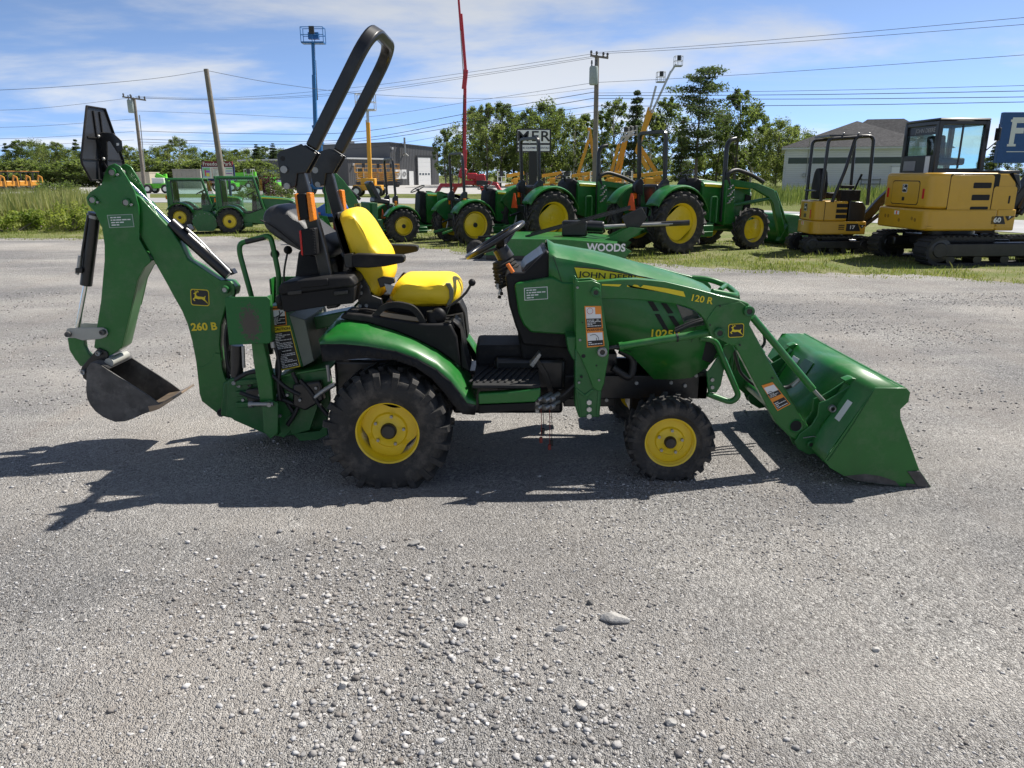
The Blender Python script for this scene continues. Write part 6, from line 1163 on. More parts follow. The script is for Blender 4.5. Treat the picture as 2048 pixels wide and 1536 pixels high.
def house():
    A_ = ag(1563, 384); ang = R(-19); o = thing('house', 'pale grey sided house with dark band and shingled hip roof behind the excavators', 'house', A_, ang)
    m_sid = stripes_mat('lap_siding', (.66, .67, .69), .2, 'Z', .8, .6, .03); W_, zw = 13.2, 3.95
    b = MB(); b.bx(0, W_, 0, 14, .25, zw); wl = pt('wall', b, m_sid, o, 0); b = MB(); b.bx(-.05, W_ + .05, -.05, 14, 0, .25); pt('foundation', b, mat('concrete', (.35, .35, .34), .8), o, 0)
    b = MB(); b.bx(.35, W_ - .3, -.03, .0, 2.65, 3.2); pt('siding_band', b, mat('band_green', (.055, .075, .07), .6), wl, 0)
    for x in (0, W_ - .14): b = MB(); b.bx(x, x + .14, -.04, .0, .25, zw); pt('corner_trim', b, m_trim, wl, 0)
    b = MB(); b.bx(-.35, W_ + .35, -.4, 14.3, zw, zw + .18); pt('eave_trim', b, m_trim, o, 0)
    m_sh, N, L, p = nodes('shingles'); tc = N.new('ShaderNodeTexCoord').outputs['Object']; br = N.new('ShaderNodeTexBrick'); br.inputs['Scale'].default_value = 3; br.inputs[1].default_value = (.055, .055, .058, 1); br.inputs[2].default_value = (.085, .085, .09, 1); br.inputs[3].default_value = (.035, .035, .035, 1); mp = N.new('ShaderNodeMapping'); L.new(tc, mp.inputs[0]); L.new(mp.outputs[0], br.inputs[0]); L.new(mixc(N, L, 1.0, br.outputs[0], ramp(N, L, noise(N, L, tc, 3, 6), [(.3, (.75, .75, .75)), (.7, (1.2, 1.2, 1.2))]), 'MULTIPLY'), p.inputs['Base Color']); p.inputs['Roughness'].default_value = .95; p.inputs['Specular IOR Level'].default_value = .05
    zr = zw + 2.9; e = zw + .19
    b = MB(); b.add([(-.4, -.45, e), (W_ + .4, -.45, e), (W_ + .4, 14.4, e), (-.4, 14.4, e), (6.6, 6.9, zr), (6.6, 7.2, zr)], [(0, 1, 4), (1, 2, 5, 4), (2, 3, 5), (3, 0, 4, 5), (3, 2, 1, 0)]); rf = pt('roof', b, m_sh, o, 0)
    b = MB(); b.add([(3.5, 6, zw + .2), (15.6, 6, zw + .2), (15.6, 20, zw + .2), (3.5, 20, zw + .2), (8.0, 12, zr + .45), (11.5, 12, zr + .45)], [(0, 1, 5, 4), (1, 2, 5), (2, 3, 4, 5), (3, 0, 4)]); pt('rear_roof', b, m_sh, o, 0); b = MB(); b.bx(W_ + .02, 15.2, 6.4, 19, 0, zw + .2); pt('rear_wall', b, m_sid, o, 0)
    b = MB(); b.bx(9.5, 10.6, -.05, .0, .2, 2.3); d_ = pt('door', b, m_door, o, 0); b = MB(); b.bx(9.36, 9.49, -.05, .0, .2, 2.42); b.bx(10.61, 10.74, -.05, .0, .2, 2.42); b.bx(9.36, 10.74, -.05, .0, 2.31, 2.42); pt('door_frame', b, m_trim, d_, 0)
    b = MB(); b.tube([(2.1, -.08, .9), (2.1, -.08, 3.9), (2.1, -.5, 5.0)], .035, 6); b.box((1.9, -.12, 1.6), (.25, .12, .35)); pt('service_mast', b, steel, o, 0)
    b = MB(); b.bx(6.9, 8.6, -.8, -.74, .25, .40); b.bx(6.9, 8.6, -.8, -.74, .70, .85); b.bx(6.9, 8.6, -.8, -.74, 1.1, 1.25); b.bx(6.9, 7.0, -.8, -.74, 0, 1.3); b.bx(8.5, 8.6, -.8, -.74, 0, 1.3); b.bx(7.7, 7.8, -.8, -.74, 0, 1.3); pt('wooden_rack', b, mat('grey_wood', (.22, .23, .22), .8), o, 0)
house()
def mer_sign():
    Y = 70.0; o = thing('rental_sign', 'black and white rental yard sign with large letters on a dark post', 'sign', (ay(1067, 380, Y).x, Y, 0))
    def rect(nm, u0, u1, v0, v1, m, dy=0, th=.05, par=o):
        a, b_ = ay(u0, v0, Y), ay(u1, v1, Y); bb = MB(); bb.bx(a.x - o.location.x, b_.x - o.location.x, dy - th, dy, b_.z, a.z); return pt(nm, bb, m, par, 0)
    f = rect('sign_box', 1033, 1102, 257, 304, labelblk, .5, .5); sf = mat('sign_white', (.93, .93, .93), .5, var=.01); rect('sign_face', 1035.5, 1099, 260, 286, sf, 0, .03, f); rect('sign_face', 1035.5, 1099, 290, 302, sf, 0, .03, f); rect('sign_post', 1058, 1074, 304, 372, labelblk, .4, .5, o)
    text('sign_lettering', 'MER', labelblk, f, Vector((ay(1067, 273.5, Y).x - o.location.x, -.04, ay(1067, 273.5, Y).z)), 1.22, FRONT, bold=.012, sx=1.2, space=1.12, ext=.005); text('sign_lettering', 'MAINE EQUIPMENT RENTALS', mat('navy_print', (.03, .05, .15), .5), f, Vector((ay(1067, 296, Y).x - o.location.x, -.04, ay(1067, 296, Y).z)), .25, FRONT, bold=.008, sx=.86, ext=.005)
    a = ay(1059.5, 276, Y); b = MB(); b.prism([(-.10, -.42), (.0, -.48), (.2, -.1), (.10, .2), (.06, .42), (-.08, .42), (-.12, .1)], -.052, -.046); b.v = [(x + a.x - o.location.x, y, z + a.z) for x, y, z in b.v]; pt('sign_shape', b, white, f, 0)
mer_sign()
def park_sign():
    Y = 45.0; o = thing('park_sign', 'Freedom Park directory sign with maroon header and coloured map', 'sign', (ay(436, 400, Y).x, Y, 0)); ox = o.location.x
    def rect(nm, u0, u1, v0, v1, m, dy=0, th=.03, par=o):
        a, b_ = ay(u0, v0, Y), ay(u1, v1, Y); bb = MB(); bb.bx(a.x - ox, b_.x - ox, dy - th, dy, b_.z, a.z); return pt(nm, bb, m, par, 0)
    navy = mat('navy_paint', (.02, .03, .12), .5); maroon = mat('maroon_paint', (.20, .012, .035), .5)
    f = rect('board_frame', 401, 470, 329, 361, navy, .12, .1); rect('header', 404, 465, 322.5, 333, maroon, .1, .12, f); rect('board_face', 404, 467, 334, 357, white, .015, .02, f); rect('footer', 405, 441, 362, 367, maroon, .1, .08, f)
    for u0, u1, v0, v1, c in ((405, 421, 335, 355, (.35, .55, .75)), (406, 420, 336, 340, (.25, .6, .25)), (412, 420, 341, 345, (.4, .12, .6)), (413, 420, 346, 353, (.8, .7, .1)), (409, 413, 339, 352, (.7, .12, .08)), (406, 409, 341, 354, (.3, .65, .3)), (424, 425.5, 336, 356, (.5, .1, .1)), (426, 435, 336, 337, (.5, .1, .1)), (452, 465, 336, 338, (.25, .55, .3)), (452, 465, 341, 343, (.3, .5, .7)), (452, 465, 346, 348, (.35, .2, .5))): rect('map_patch', u0, u1, v0, v1, mat('map_%d_%d' % (u0, v0), c, .5), -.006 - .003 * (u1 - u0 < 15), .01, f)
    for k in range(7): rect('list_line', 427, 436 - (k % 3) * 2, 339 + 2.2 * k, 339.8 + 2.2 * k, mat('grey_print', (.35, .35, .35)), -.006, .01, f)
    text('header_lettering', 'Freedom Park', white, f, Vector((ay(434.5, 328, Y).x - ox, -.03, ay(434, 328, Y).z)), .29, FRONT, bold=.004, sx=1.0, ext=.004); text('footer_lettering', 'COMMERCE', white, f, Vector((ay(423, 364.6, Y).x - ox, .014, ay(423, 364.6, Y).z)), .12, FRONT, sx=1.3, ext=.003)
    for u in (415, 458): a = ay(u, 361, Y); b = MB(); b.bx(a.x - ox - .06, a.x - ox + .06, -.02, .1, 0, a.z + .1); pt('sign_post', b, navy, o, 0)
park_sign()
def blue_sign():
    Y = 42.0; a, c = ay(2010, 224, Y), ay(2150, 326, Y); o = thing('blue_sign', 'tall blue sign with a white serif letter at the right edge', 'sign', ((a.x + c.x) / 2, Y, 0), R(-6)); w = (c.x - a.x) / 2; bl_ = mat('sign_blue', (.02, .085, .26), .45)
    b = MB(); b.bx(-w, w, -.15, .15, c.z, a.z); f = pt('sign_panel', b, bl_, o, .02)
    t = ay(2040, 266, Y); text('sign_lettering', 'F', white, f, Vector((-w + .78, -.16, t.z)), 1.9, FRONT, bold=.03, sx=.8, ext=.005)
    for z_, x0, x1 in ((t.z + .62, .42, .9), (t.z - .62, .42, .85)): b = MB(); b.bx(-w + x0, -w + x1, -.17, -.15, z_ - .06, z_ + .06); pt('letter_serif', b, white, f, 0)
    b = MB(); b.bx(-w + .45, w, -.165, -.15, t.z - .97, t.z - .93); pt('sign_rule', b, white, f, 0); b = MB(); b.bx(-.2, .2, -.1, .1, 0, c.z); pt('sign_post', b, mat('dark_trim', (.03, .03, .032)), o, 0)
blue_sign()
wood = mat('pole_wood', (.20, .175, .15), .85, var=.25, scale=3, bump=.4, bscale=8); wire_m = mat('wire_black', (.02, .02, .022), .6); porcelain = mat('porcelain', (.10, .10, .11), .3); tank = mat('transformer_grey', (.33, .38, .37), .5)
def pole(label, u0, v0, u1, v1, Y, r0, r1, arm=None, trans=None):
    t, g = ay(u0, v0, Y), ay(u1, v1, Y); d = (t - g); base = g + d * ((0 - g.z) / d.z); o = thing('utility_pole', label, 'pole', base, 0, 'utility poles'); b = MB(); b.tube([(0, 0, 0), t - base], [r1, r0], 10); pt('pole_shaft', b, wood, o, 0)
    if arm:
        z = (ay(*arm[:2], Y) - base); e = ay(*arm[2:4], Y) - base; b = MB(); b.tube([Vector((z.x, -.2, z.z)), Vector((e.x, -.2, e.z))], .06, sq=(.13, .10)); ca = pt('crossarm', b, wood, o, .01)
        for k in range(4): q = Vector((z.x, -.2, z.z)).lerp(Vector((e.x, -.2, e.z)), (.05, .35, .72, .95)[k]); b = MB(); b.lathe([(.0, .34), (.06, .32), (.09, .2), (.05, .14), (.09, .1), (.03, .04)], q, 'z', 10); pt('insulator', b, porcelain, ca, 0)
        m_ = (t - base) * .9; b = MB(); b.tube([(m_.x, -.1, m_.z), (z.x * .6 + e.x * .4, -.2, z.z)], .025, 5); pt('arm_brace', b, steel, ca, 0)
    if trans:
        p = ay(*trans, Y) - base; b = MB(); b.lathe([(0, .62), (.26, .60), (.30, .5), (.30, -.5), (.26, -.58), (0, -.6)], (p.x, -.1, p.z), 'z', 18); tr = pt('transformer', b, tank, o, 0)
        for dx in (-.15, .15): b = MB(); b.lathe([(.0, .4), (.05, .38), (.07, .2), (.04, .1), (.07, 0)], (p.x + dx, -.1, p.z + .6), 'z', 8); pt('bushing', b, porcelain, tr, 0)
        b = MB(); b.bx(min(p.x, 0), max(p.x, (t - base).x * .8), -.14, -.06, p.z - .1, p.z + .1); pt('transformer_bracket', b, steel, tr, 0)
    return o
pole('weathered utility pole with transformer, left of the leaning pole', 268, 196, 284, 330, 75, .13, .19, (247, 194, 294, 201), (263, 213))
pole('bare leaning wooden pole behind the cab tractors', 412, 138, 441, 330, 38, .11, .16)
pole('tall utility pole with transformer beside the black and white sign', 1194, 112, 1190, 330, 55, .15, .20, (1180, 112, 1216, 117), (1187, 152))
b = MB(); p = ay(272, 300, 74.8); b.tube([ay(279, 230, 74.8), ay(290, 340, 74.8)], .04, 6); o_ = pt('conduit', b, steel, None, 0); tag(o_, 'thin grey conduit strapped along the left utility pole', 'conduit')
WI = [0]
def wire(label, pts, r=.012):
    # pts: (u, v, Y)
    P = smoothline([ay(*p) for p in pts], 8); b = MB(); b.tube(P, r, 5, cap=False); o = pt('power_line', b, wire_m, None, 0); tag(o, label, 'power line', 'overhead wires')
P1, P2, LP = 75, 55, 38
def span(lab, a, m, c, r=.012): wire(lab, [a, m, c], r)
for k, (v1, vm, v2, lab) in enumerate(((193, 172, 107, 'topmost wire between the left pole and the tall pole'), (195, 180, 112, 'second wire from the top between the left pole and the tall pole'), (196, 184, 115, 'third wire from the top between the left pole and the tall pole'), (222, 232, 165, 'thin neutral wire below the upper three between the left and tall poles'), (262, 258, 184, 'upper heavy cable between the left pole and the tall pole'), (278, 272, 196, 'middle heavy cable between the left pole and the tall pole'), (284, 277, 211, 'lowest heavy cable between the left pole and the tall pole'), (288, 291, 224, 'thin lowest wire between the left pole and the tall pole'))):
    wire(lab, [(270 + k, v1, P1), (450, v1 + (vm - v1) * .10 + 5, P1 - 4), (700, vm + (4 if k < 4 else 7), 66), (950, vm + (v2 - vm) * .48 + 2, 60), (1190, v2, P2)], .020 if 3 < k < 7 else .012)
for k, (v1, v2, lab) in enumerate(((105, 33, 'topmost wire running right from the tall pole'), (108, 47, 'second wire from the top running right from the tall pole'), (165, 108, 'single neutral wire running right below the crossarm wires of the tall pole'), (186, 170, 'upper cable of the lower four running right from the tall pole'), (191, 181, 'second cable of the lower four running right from the tall pole'), (197, 193, 'third cable of the lower four running right from the tall pole'), (212, 203, 'lowest heavy cable running right from the tall pole'))):
    wire(lab, [(1193, v1, P2), (1400, v1 + (v2 - v1) * .22 + 2, 50), (1700, v1 + (v2 - v1) * .58 + 3, 44), (2150, v2 - (v1 - v2) * .10, 36)], .012 if k < 4 else .018)
for k, (v1, v2, lab) in enumerate(((218, 195, 'topmost wire left of the transformer pole'), (253, 238, 'single wire low on the left of the transformer pole'), (276, 263, 'upper cable left of the transformer pole'), (290, 280, 'lower cable left of the transformer pole'))): wire(lab, [(-150, v1 + 2, 60), (60, v1 + 0, 66), (268, v2, P1)], .014)
wire('wire sagging from the leaning pole to the left edge', [(-150, 186, 30), (100, 175, 33), (300, 158, 36), (413, 141, LP)], .009); wire('wire sagging from the leaning pole to the tall pole', [(413, 141, LP), (560, 168, 40), (760, 190, 44), (1000, 196, 50), (1190, 176, P2)], .010)
# ================================================================ CONTAINERS, LIFTS AND FAR MACHINES
def container(label, u0, u1, v0, v1, Y, col):
    a, c = ay(u0, v0, Y), ay(u1, v1, Y); o = thing('storage_container', label, 'container', (a.x, Y, 0)); m = mat('container_%d' % u0, col, .6, dirt=.3); w = c.x - a.x; b = MB(); b.bx(0, w, .03, 2.4, .12, a.z); bd = pt('container_body', b, m, o, 0)
    for k in range(int(w / .55)): b = MB(); b.bx(.12 + k * .55, .40 + k * .55, -.01, .03, .2, a.z - .1); pt('corrugation', b, m, bd, 0)
    b = MB(); b.bx(-.03, w + .03, -.03, 2.43, a.z, a.z + .1); pt('top_rail', b, m, bd, 0)
container('cream storage container behind the left utility pole', 238, 303, 346, 386, 84, (.46, .42, .32)); container('grey beige storage container behind the cab tractors', 344, 404, 340, 380, 86, (.30, .29, .25))
y_lift, y_red, y_blue, y_lime = mat('lift_orange', (.70, .34, .02), .45, dirt=.1), mat('lift_red', (.46, .014, .025), .4, coat=.2), mat('lift_blue', (.015, .13, .36), .4), mat('lift_lime', (.12, .52, .03), .45); galv = mat('galvanised', (.50, .51, .51), .45, .5)
def basket(root, c, w, h, d, m, sub='basket'):
    b = MB(); r = .030
    for z in (0, h * .5, h): b.tube([(c.x - w / 2, c.y - d / 2, c.z + z), (c.x + w / 2, c.y - d / 2, c.z + z), (c.x + w / 2, c.y + d / 2, c.z + z), (c.x - w / 2, c.y + d / 2, c.z + z)], r, 5, closed=True)
    for x in (-.5, 0, .5):
        for y in (-.5, .5): b.tube([(c.x + x * w, c.y + y * d, c.z), (c.x + x * w, c.y + y * d, c.z + h)], r, 5)
    o = pt(sub, b, m, root, 0); b = MB(); b.bx(c.x - w / 2, c.x + w / 2, c.y - d / 2, c.y + d / 2, c.z - .06, c.z + .06); pt('basket_floor', b, m, o, 0); b = MB(); b.bx(c.x - .2, c.x + .2, c.y - d / 2 - .05, c.y - d / 2 + .1, c.z + h * .55, c.z + h * 1.05); pt('control_box', b, mat('dark_trim', (.03, .03, .032)), o, 0)
def boom_lift(label, base, Y, segs, col, bask=None, bcol=None, trailer=True, bw=1.0, wm=None, bh=1.1):
    g = ay(base[0], base[1], Y); o = thing('boom_lift', label, 'lift', (g.x, Y, 0)); O = Vector((g.x, Y, 0))
    if trailer:
        b = MB(); b.bx(-1.1, 1.1, -.6, .6, .45, .85); pt('chassis', b, col, o, .04); b = MB(); b.bx(-.5, .6, -.45, .45, .85, 1.35); pt('turntable', b, wm or col, o, .05)
        for x in (-.8, .8):
            for y in (-.7, .7): b = MB(); b.lathe([(.12, -.12), (.36, -.12), (.40, -.08), (.40, .08), (.36, .12), (.12, .12), (0, .1)], (x, y, .40), 'y', 18); w_ = pt('wheel', b, rubber, o, 0); b = MB(); b.lathe([(0, -.13), (.2, -.13), (.22, -.11)], (x, y, .40), 'y', 14); pt('rim', b, white, w_, 0)
    for k, (p0, p1, w0, mm) in enumerate(segs):
        a, c = ay(*p0, Y + .25 * (k % 2)) - O, ay(*p1, Y + .25 * (k % 2)) - O; b = MB(); b.tube([a, c], .1, sq=(w0, w0 * .8)); pt('boom_section', b, mm or col, o, .01)
    if bask: basket(o, ay(*bask, Y) - O, bw, bh, .8, bcol or galv)
    return o
# red spider lift
rl = boom_lift('red spider lift with tall red boom reaching past the top of the picture', (945, 392), 62, [((927, 370), (930, 300), .40, None), ((929, 305), (930, 170), .30, None), ((928, 178), (932, 140), .42, None), ((932, 150), (922, 28), .28, None), ((922, 60), (915, -30), .20, None), ((927, 150), (920, 50), .10, galv), ((925, 300), (927, 190), .08, rubber)], y_red, trailer=False)
b = MB(); b.box((-.75, 0, 1.75), (.55, .6, .8), (0, .3, 0)); b.box((.0, 0, 1.5), (.8, .6, .5)); b.box((.65, 0, 1.35), (.8, .7, .6), (0, -.15, 0)); b.box((-.2, 0, 1.0), (.9, .5, .35)); pt('turret', b, y_red, rl, .08); b = MB(); b.box((.8, -.3, 1.0), (.9, .4, .35)); pt('engine_cover', b, mat('dark_trim', (.03, .03, .032)), rl, .04)
for k, (u, v, um, vm, uk, vk) in enumerate(((873, 395, 925, 370, 884, 370), (1006, 392, 945, 360, 993, 368), (902, 396, 930, 368, 912, 372), (968, 394, 950, 366, 962, 372))):
    Oo = rl.location; yy = -1.2 if k < 2 else 1.0; P = [ay(um, vm, 62) - Oo, ay(uk, vk, 62) - Oo, ay(u, v, 62) - Oo]; P = [Vector((q.x, yy * (i * .5), q.z)) for i, q in enumerate(P)]; P[2].z = .05; b = MB(); b.tube(P, .1, sq=(.26, .18)); og = pt('outrigger', b, y_red, rl, .01); b = MB(); b.cyl(P[2] + Vector((0, 0, -.05)), P[2] + Vector((0, 0, .05)), .2, 12); pt('outrigger_foot', b, rubber, og, 0)
boom_lift('blue boom lift raised high behind the roll bar', (640, 396), 64, [((640, 372), (640, 275), .42, None), ((630, 250), (642, 290), .55, None), ((631, 255), (628, 150), .34, None), ((634, 200), (630, 120), .16, rubber), ((629, 160), (626, 85), .28, None), ((617, 72), (638, 72), .5, None)], y_blue, (627, 86), y_blue, bw=1.75)
boom_lift('yellow lift with pale basket raised beside the grey building', (738, 399), 60, [((741, 375), (736, 245), .34, None), ((737, 300), (733, 240), .16, galv), ((736, 248), (735, 222), .22, galv)], y_lift, (732, 220), galv, bw=1.4)
def scissor(label, u, v, Y, h=1.9, col=y_lift):
    g = ay(u, v, Y); o = thing('scissor_lift', label, 'lift', (g.x, Y, 0), R(20), 'scissor lifts by the grey building'); b = MB(); b.bx(-1.1, 1.1, -.4, .4, .2, .75); pt('chassis', b, mat('dark_trim', (.03, .03, .032)), o, .03)
    for x in (-.8, .8):
        for y in (-.42, .42): b = MB(); b.lathe([(0, -.1), (.22, -.1), (.25, -.06), (.25, .06), (.22, .1)], (x, y, .25), 'y', 14); pt('wheel', b, rubber, o, 0)
    for k in range(4): z = .78 + k * (h - .8) / 4; z2 = z + (h - .8) / 4; b = MB(); b.tube([(-.95, -.36, z), (.95, -.36, z2)], .05, sq=(.1, .05)); b.tube([(.95, .36, z), (-.95, .36, z2)], .05, sq=(.1, .05)); pt('scissor_arm', b, col, o, 0)
    basket(o, Vector((0, 0, h + .06)), 2.2, 1.05, .8, col, 'platform')
for a in (('yellow scissor lift nearest the garage side of the grey building', 783, 374, 106), ('yellow scissor lift in front of the small window of the grey building', 728, 374, 104), ('yellow scissor lift between two others by the grey building', 757, 375, 108)): scissor(*a)
for lab, base, segs, bk_, Y in (('orange boom lift folded in an inverted V left of the tall pole', (1165, 376), [((1155, 352), (1177, 280), .42, None), ((1178, 255), (1193, 350), .42, None), ((1172, 300), (1178, 262), .2, galv)], None, 92),
    ('leftmost of three parallel orange lift booms behind the exhaust pipe', (1222, 376), [((1221, 350), (1238, 288), .40, None), ((1238, 288), (1247, 272), .24, galv)], (1250, 274), 90), ('middle of three parallel orange lift booms behind the exhaust pipe', (1230, 376), [((1230, 350), (1247, 285), .40, None), ((1247, 285), (1256, 270), .24, galv)], (1258, 272), 92), ('rightmost of three parallel orange lift booms behind the exhaust pipe', (1240, 376), [((1238, 350), (1252, 282), .40, None), ((1252, 282), (1264, 264), .24, galv)], (1266, 270), 94),
    ('shorter of the two tallest orange lift booms with pale cage', (1298, 378), [((1297, 340), (1273, 300), .42, None), ((1273, 302), (1299, 215), .42, None), ((1299, 222), (1312, 172), .26, galv)], (1321, 164), 88), ('tallest orange lift boom with pale cage against the sky', (1310, 378), [((1313, 345), (1277, 290), .42, None), ((1277, 292), (1305, 220), .42, None), ((1303, 226), (1342, 142), .26, galv), ((1342, 144), (1352, 128), .2, galv)], (1356, 132), 90)):
    boom_lift(lab, base, Y, segs, y_lift, bk_, galv, bw=.85, bh=1.0)
def trailer_lift(label, u0, u1, v, Y, col=y_lift):
    a, c = ay(u0, v, Y), ay(u1, v, Y); o = thing('folded_lift', label, 'lift', (a.x, Y, 0), 0, 'folded trailer lifts in the rental yard'); w = c.x - a.x; b = MB(); b.tube([(0, 0, .55), (w, 0, .75)], .1, sq=(.2, .2)); pt('drawbar', b, col, o, 0); b = MB(); b.tube([(.2, 0, 1.5), (w * .9, 0, 1.8)], .1, sq=(.34, .26)); pt('folded_boom', b, col, o, .02); b = MB(); b.tube([(w * .3, .1, 1.0), (w * .85, .1, 1.45)], .1, sq=(.26, .22)); pt('lower_boom', b, col, o, .02)
    b = MB(); b.bx(w * .4, w * .62, -.4, .4, .7, 1.3); pt('turntable', b, col, o, .04); b = MB(); b.lathe([(0, -.1), (.3, -.1), (.34, -.05), (.34, .05), (.3, .1)], (w * .5, -.6, .34), 'y', 16); pt('wheel', b, rubber, o, 0); basket(o, Vector((-.35, 0, .9)), .8, 1.05, .7, white)
for a in (('folded orange trailer lift right of the red lift', 1010, 1052, 378, 80), ('folded orange trailer lift behind the black and white sign post', 1080, 1128, 378, 84), ('folded orange trailer lift right of the tall pole', 1140, 1190, 377, 82), ('folded orange trailer lift below the three parallel booms', 1195, 1245, 377, 80), ('folded orange trailer lift behind the largest tractor roll bar', 1262, 1330, 379, 78)): trailer_lift(*a)
for k, (lab, u, v, Y, segs, bk_) in enumerate((('lime green boom lift with white engine cover beside the cream container', 322, 388, 70, [((312, 350), (338, 362), .4, None), ((330, 348), (336, 378), .3, None)], None), ('lime green lift parked behind the park sign', 488, 374, 92, [((470, 350), (512, 348), .5, None), ((475, 362), (505, 356), .4, None)], (500, 358)), ('lime green lift partly hidden beside the purple bush', 540, 378, 84, [((536, 365), (552, 357), .4, None)], None), ('low lime green machine in front of the grey building', 455, 384, 78, [((448, 378), (470, 368), .4, None)], None))): boom_lift(lab, (u, v), Y, segs, y_lime, bk_, galv, wm=white if k == 0 else None)
# orange diggers and loaders in the far left lot
def far_digger(label, u, v, Y, flip=1):
    g = ag(u, v); g = ay(u, v, Y); o = thing('digger', label, 'digger', (g.x, Y, 0), R(-15), 'orange diggers in the far left lot'); col = mat('digger_orange', (.62, .27, .03), .45)
    b = MB(); b.bx(-1.0, 1.0, -.9, -.5, .0, .55); b.bx(-1.0, 1.0, .5, .9, 0, .55); pt('tracks', b, rubber, o, .2); b = MB(); b.bx(-1.0, .3, -.8, .8, .65, 1.30); pt('house', b, col, o, .1)
    b = MB()
    for x in (-.8, .5):
        for y in (-.5, .6): b.bx(x - .04, x + .04, y - .04, y + .04, 1.3, 2.3)
    b.bx(-.9, .6, -.6, .7, 2.3, 2.42); pt('canopy', b, mat('dark_trim', (.03, .03, .032)), o, .02); b = MB(); b.bx(-.95, .65, -.65, .75, 2.42, 2.48); pt('canopy_roof', b, col, o, .02)
    b = MB(); b.tube([(.8, -.2, .9), (1.3, -.2, 1.9), (1.9, -.2, 1.7)], .1, sq=(.20, .16)); pt('boom', b, col, o, .02); b = MB(); b.tube([(1.9, -.2, 1.75), (2.0, -.2, .6)], .1, sq=(.16, .14)); pt('dipper', b, col, o, .02); b = MB(); b.prism([(1.8, .6), (2.2, .5), (2.1, .05), (1.7, .2)], -.5, .1); pt('bucket', b, rubber, o, .02); o.scale = (.62, .62, .80)
for k, (u, lab) in enumerate(((-4, 'orange digger at the left edge of the far lot'), (22, 'second orange digger from the left in the far lot'), (48, 'third orange digger from the left in the far lot'), (72, 'rightmost orange digger beside the leafy bush'))): far_digger(lab, u, 387, 74 + k * 2)
def far_car(label, u, v, Y, col, name='parked_car', cat='car'):
    g = ay(u, v, Y); o = thing(name, label, cat, (g.x, Y, 0), R(8)); m = mat('car_%d' % u, col, .3, coat=.6); b = MB(); b.prism([(-2.1, .35), (2.1, .35), (2.15, .75), (1.2, .95), (-1.9, .98), (-2.15, .8)], -.85, .85); pt('car_body', b, m, o, .06); b = MB(); b.prism([(-1.5, .98), (.9, .95), (.3, 1.45), (-1.2, 1.48)], -.72, .72); pt('car_cabin', b, m_win, o, .05); b = MB(); b.prism([(-1.15, 1.48), (.25, 1.45), (.2, 1.52), (-1.1, 1.54)], -.7, .7); pt('car_roof', b, m, o, .02)
    for x in (-1.3, 1.35):
        for y in (-.8, .8): b = MB(); b.lathe([(0, -.1), (.3, -.1), (.33, -.06), (.33, .06), (.3, .1)], (x, y, .33), 'y', 16); pt('wheel', b, rubber, o, 0)
far_car('white car parked in the far lot behind the warning plate', 168, 378, 112, (.7, .7, .7)); far_car('yellow truck parked in the far lot right of the leafy bush', 140, 378, 118, (.6, .5, .05), 'parked_truck', 'truck'); far_car('pale truck parked in front of the grey building', 585, 378, 100, (.45, .5, .55), 'parked_truck', 'truck'); far_car('grey car parked left of the cream container', 206, 378, 116, (.25, .25, .26))
for k, (u, v) in enumerate(((1118, 372), (1166, 372), (1245, 373), (1254, 372))):
    b = MB(); g = ay(u, v, 76); b.bx(-.09, .09, -.09, .09, 0, 1.5); b.bx(-.11, .11, -.11, .11, 1.5, 1.56); o = pt('fence_post', b, mat('post_wood', (.50, .38, .20), .8), None, .01); o.location = (g.x, 76, 0); tag(o, ('short wooden post right of the sign post', 'short wooden post just left of the tall pole', 'left of two short wooden posts right of the exhaust pipe', 'right of two short wooden posts right of the exhaust pipe')[k], 'post', 'wooden posts along the rental yard')
# ================================================================ VEGETATION
def leaf_mat(name, c1, c2, c3, trans=.25):
    m, N, L, p = nodes(name); a = N.new('ShaderNodeAttribute'); a.attribute_name = 'col'; sp = N.new('ShaderNodeSeparateColor'); L.new(a.outputs['Color'], sp.inputs[0]); inf = N.new('ShaderNodeObjectInfo')
    ad = N.new('ShaderNodeMath'); ad.operation = 'MULTIPLY_ADD'; L.new(inf.outputs['Random'], ad.inputs[0]); ad.inputs[1].default_value = .5; L.new(sp.outputs[0], ad.inputs[2]); sb = N.new('ShaderNodeMath'); sb.operation = 'SUBTRACT'; L.new(ad.outputs[0], sb.inputs[0]); sb.inputs[1].default_value = .25; sb.use_clamp = True
    c = ramp(N, L, sb.outputs[0], [(.1, c1), (.5, c2), (.9, c3)]); L.new(c, p.inputs['Base Color']); p.inputs['Roughness'].default_value = .65; p.inputs['Specular IOR Level'].default_value = .25
    t = N.new('ShaderNodeBsdfTranslucent'); L.new(mixc(N, L, 1.0, c, (1.4, 1.5, .8), 'MULTIPLY'), t.inputs[0]); mx = N.new('ShaderNodeMixShader'); mx.inputs[0].default_value = trans; L.new(p.outputs[0], mx.inputs[1]); L.new(t.outputs[0], mx.inputs[2]); L.new(mx.outputs[0], N['Material Output'].inputs[0]); return m
m_leaf = leaf_mat('broad_leaf', (.085, .115, .042), (.135, .175, .068), (.205, .230, .100), .58); m_need = leaf_mat('needle', (.050, .076, .036), (.075, .108, .050), (.110, .145, .066), .42); m_bark = mat('bark', (.16, .14, .12), .9, var=.3, scale=4); m_birch = mat('birch_bark', (.48, .46, .42), .8, var=.3, scale=4)
m_purple = leaf_mat('purple_leaf', (.035, .010, .016), (.06, .016, .026), (.09, .03, .04), .2); m_weed = leaf_mat('weed_leaf', (.09, .14, .02), (.17, .23, .04), (.27, .30, .08), .4); m_reed = leaf_mat('reed_blade', (.10, .14, .045), (.19, .23, .08), (.34, .33, .15), .3)
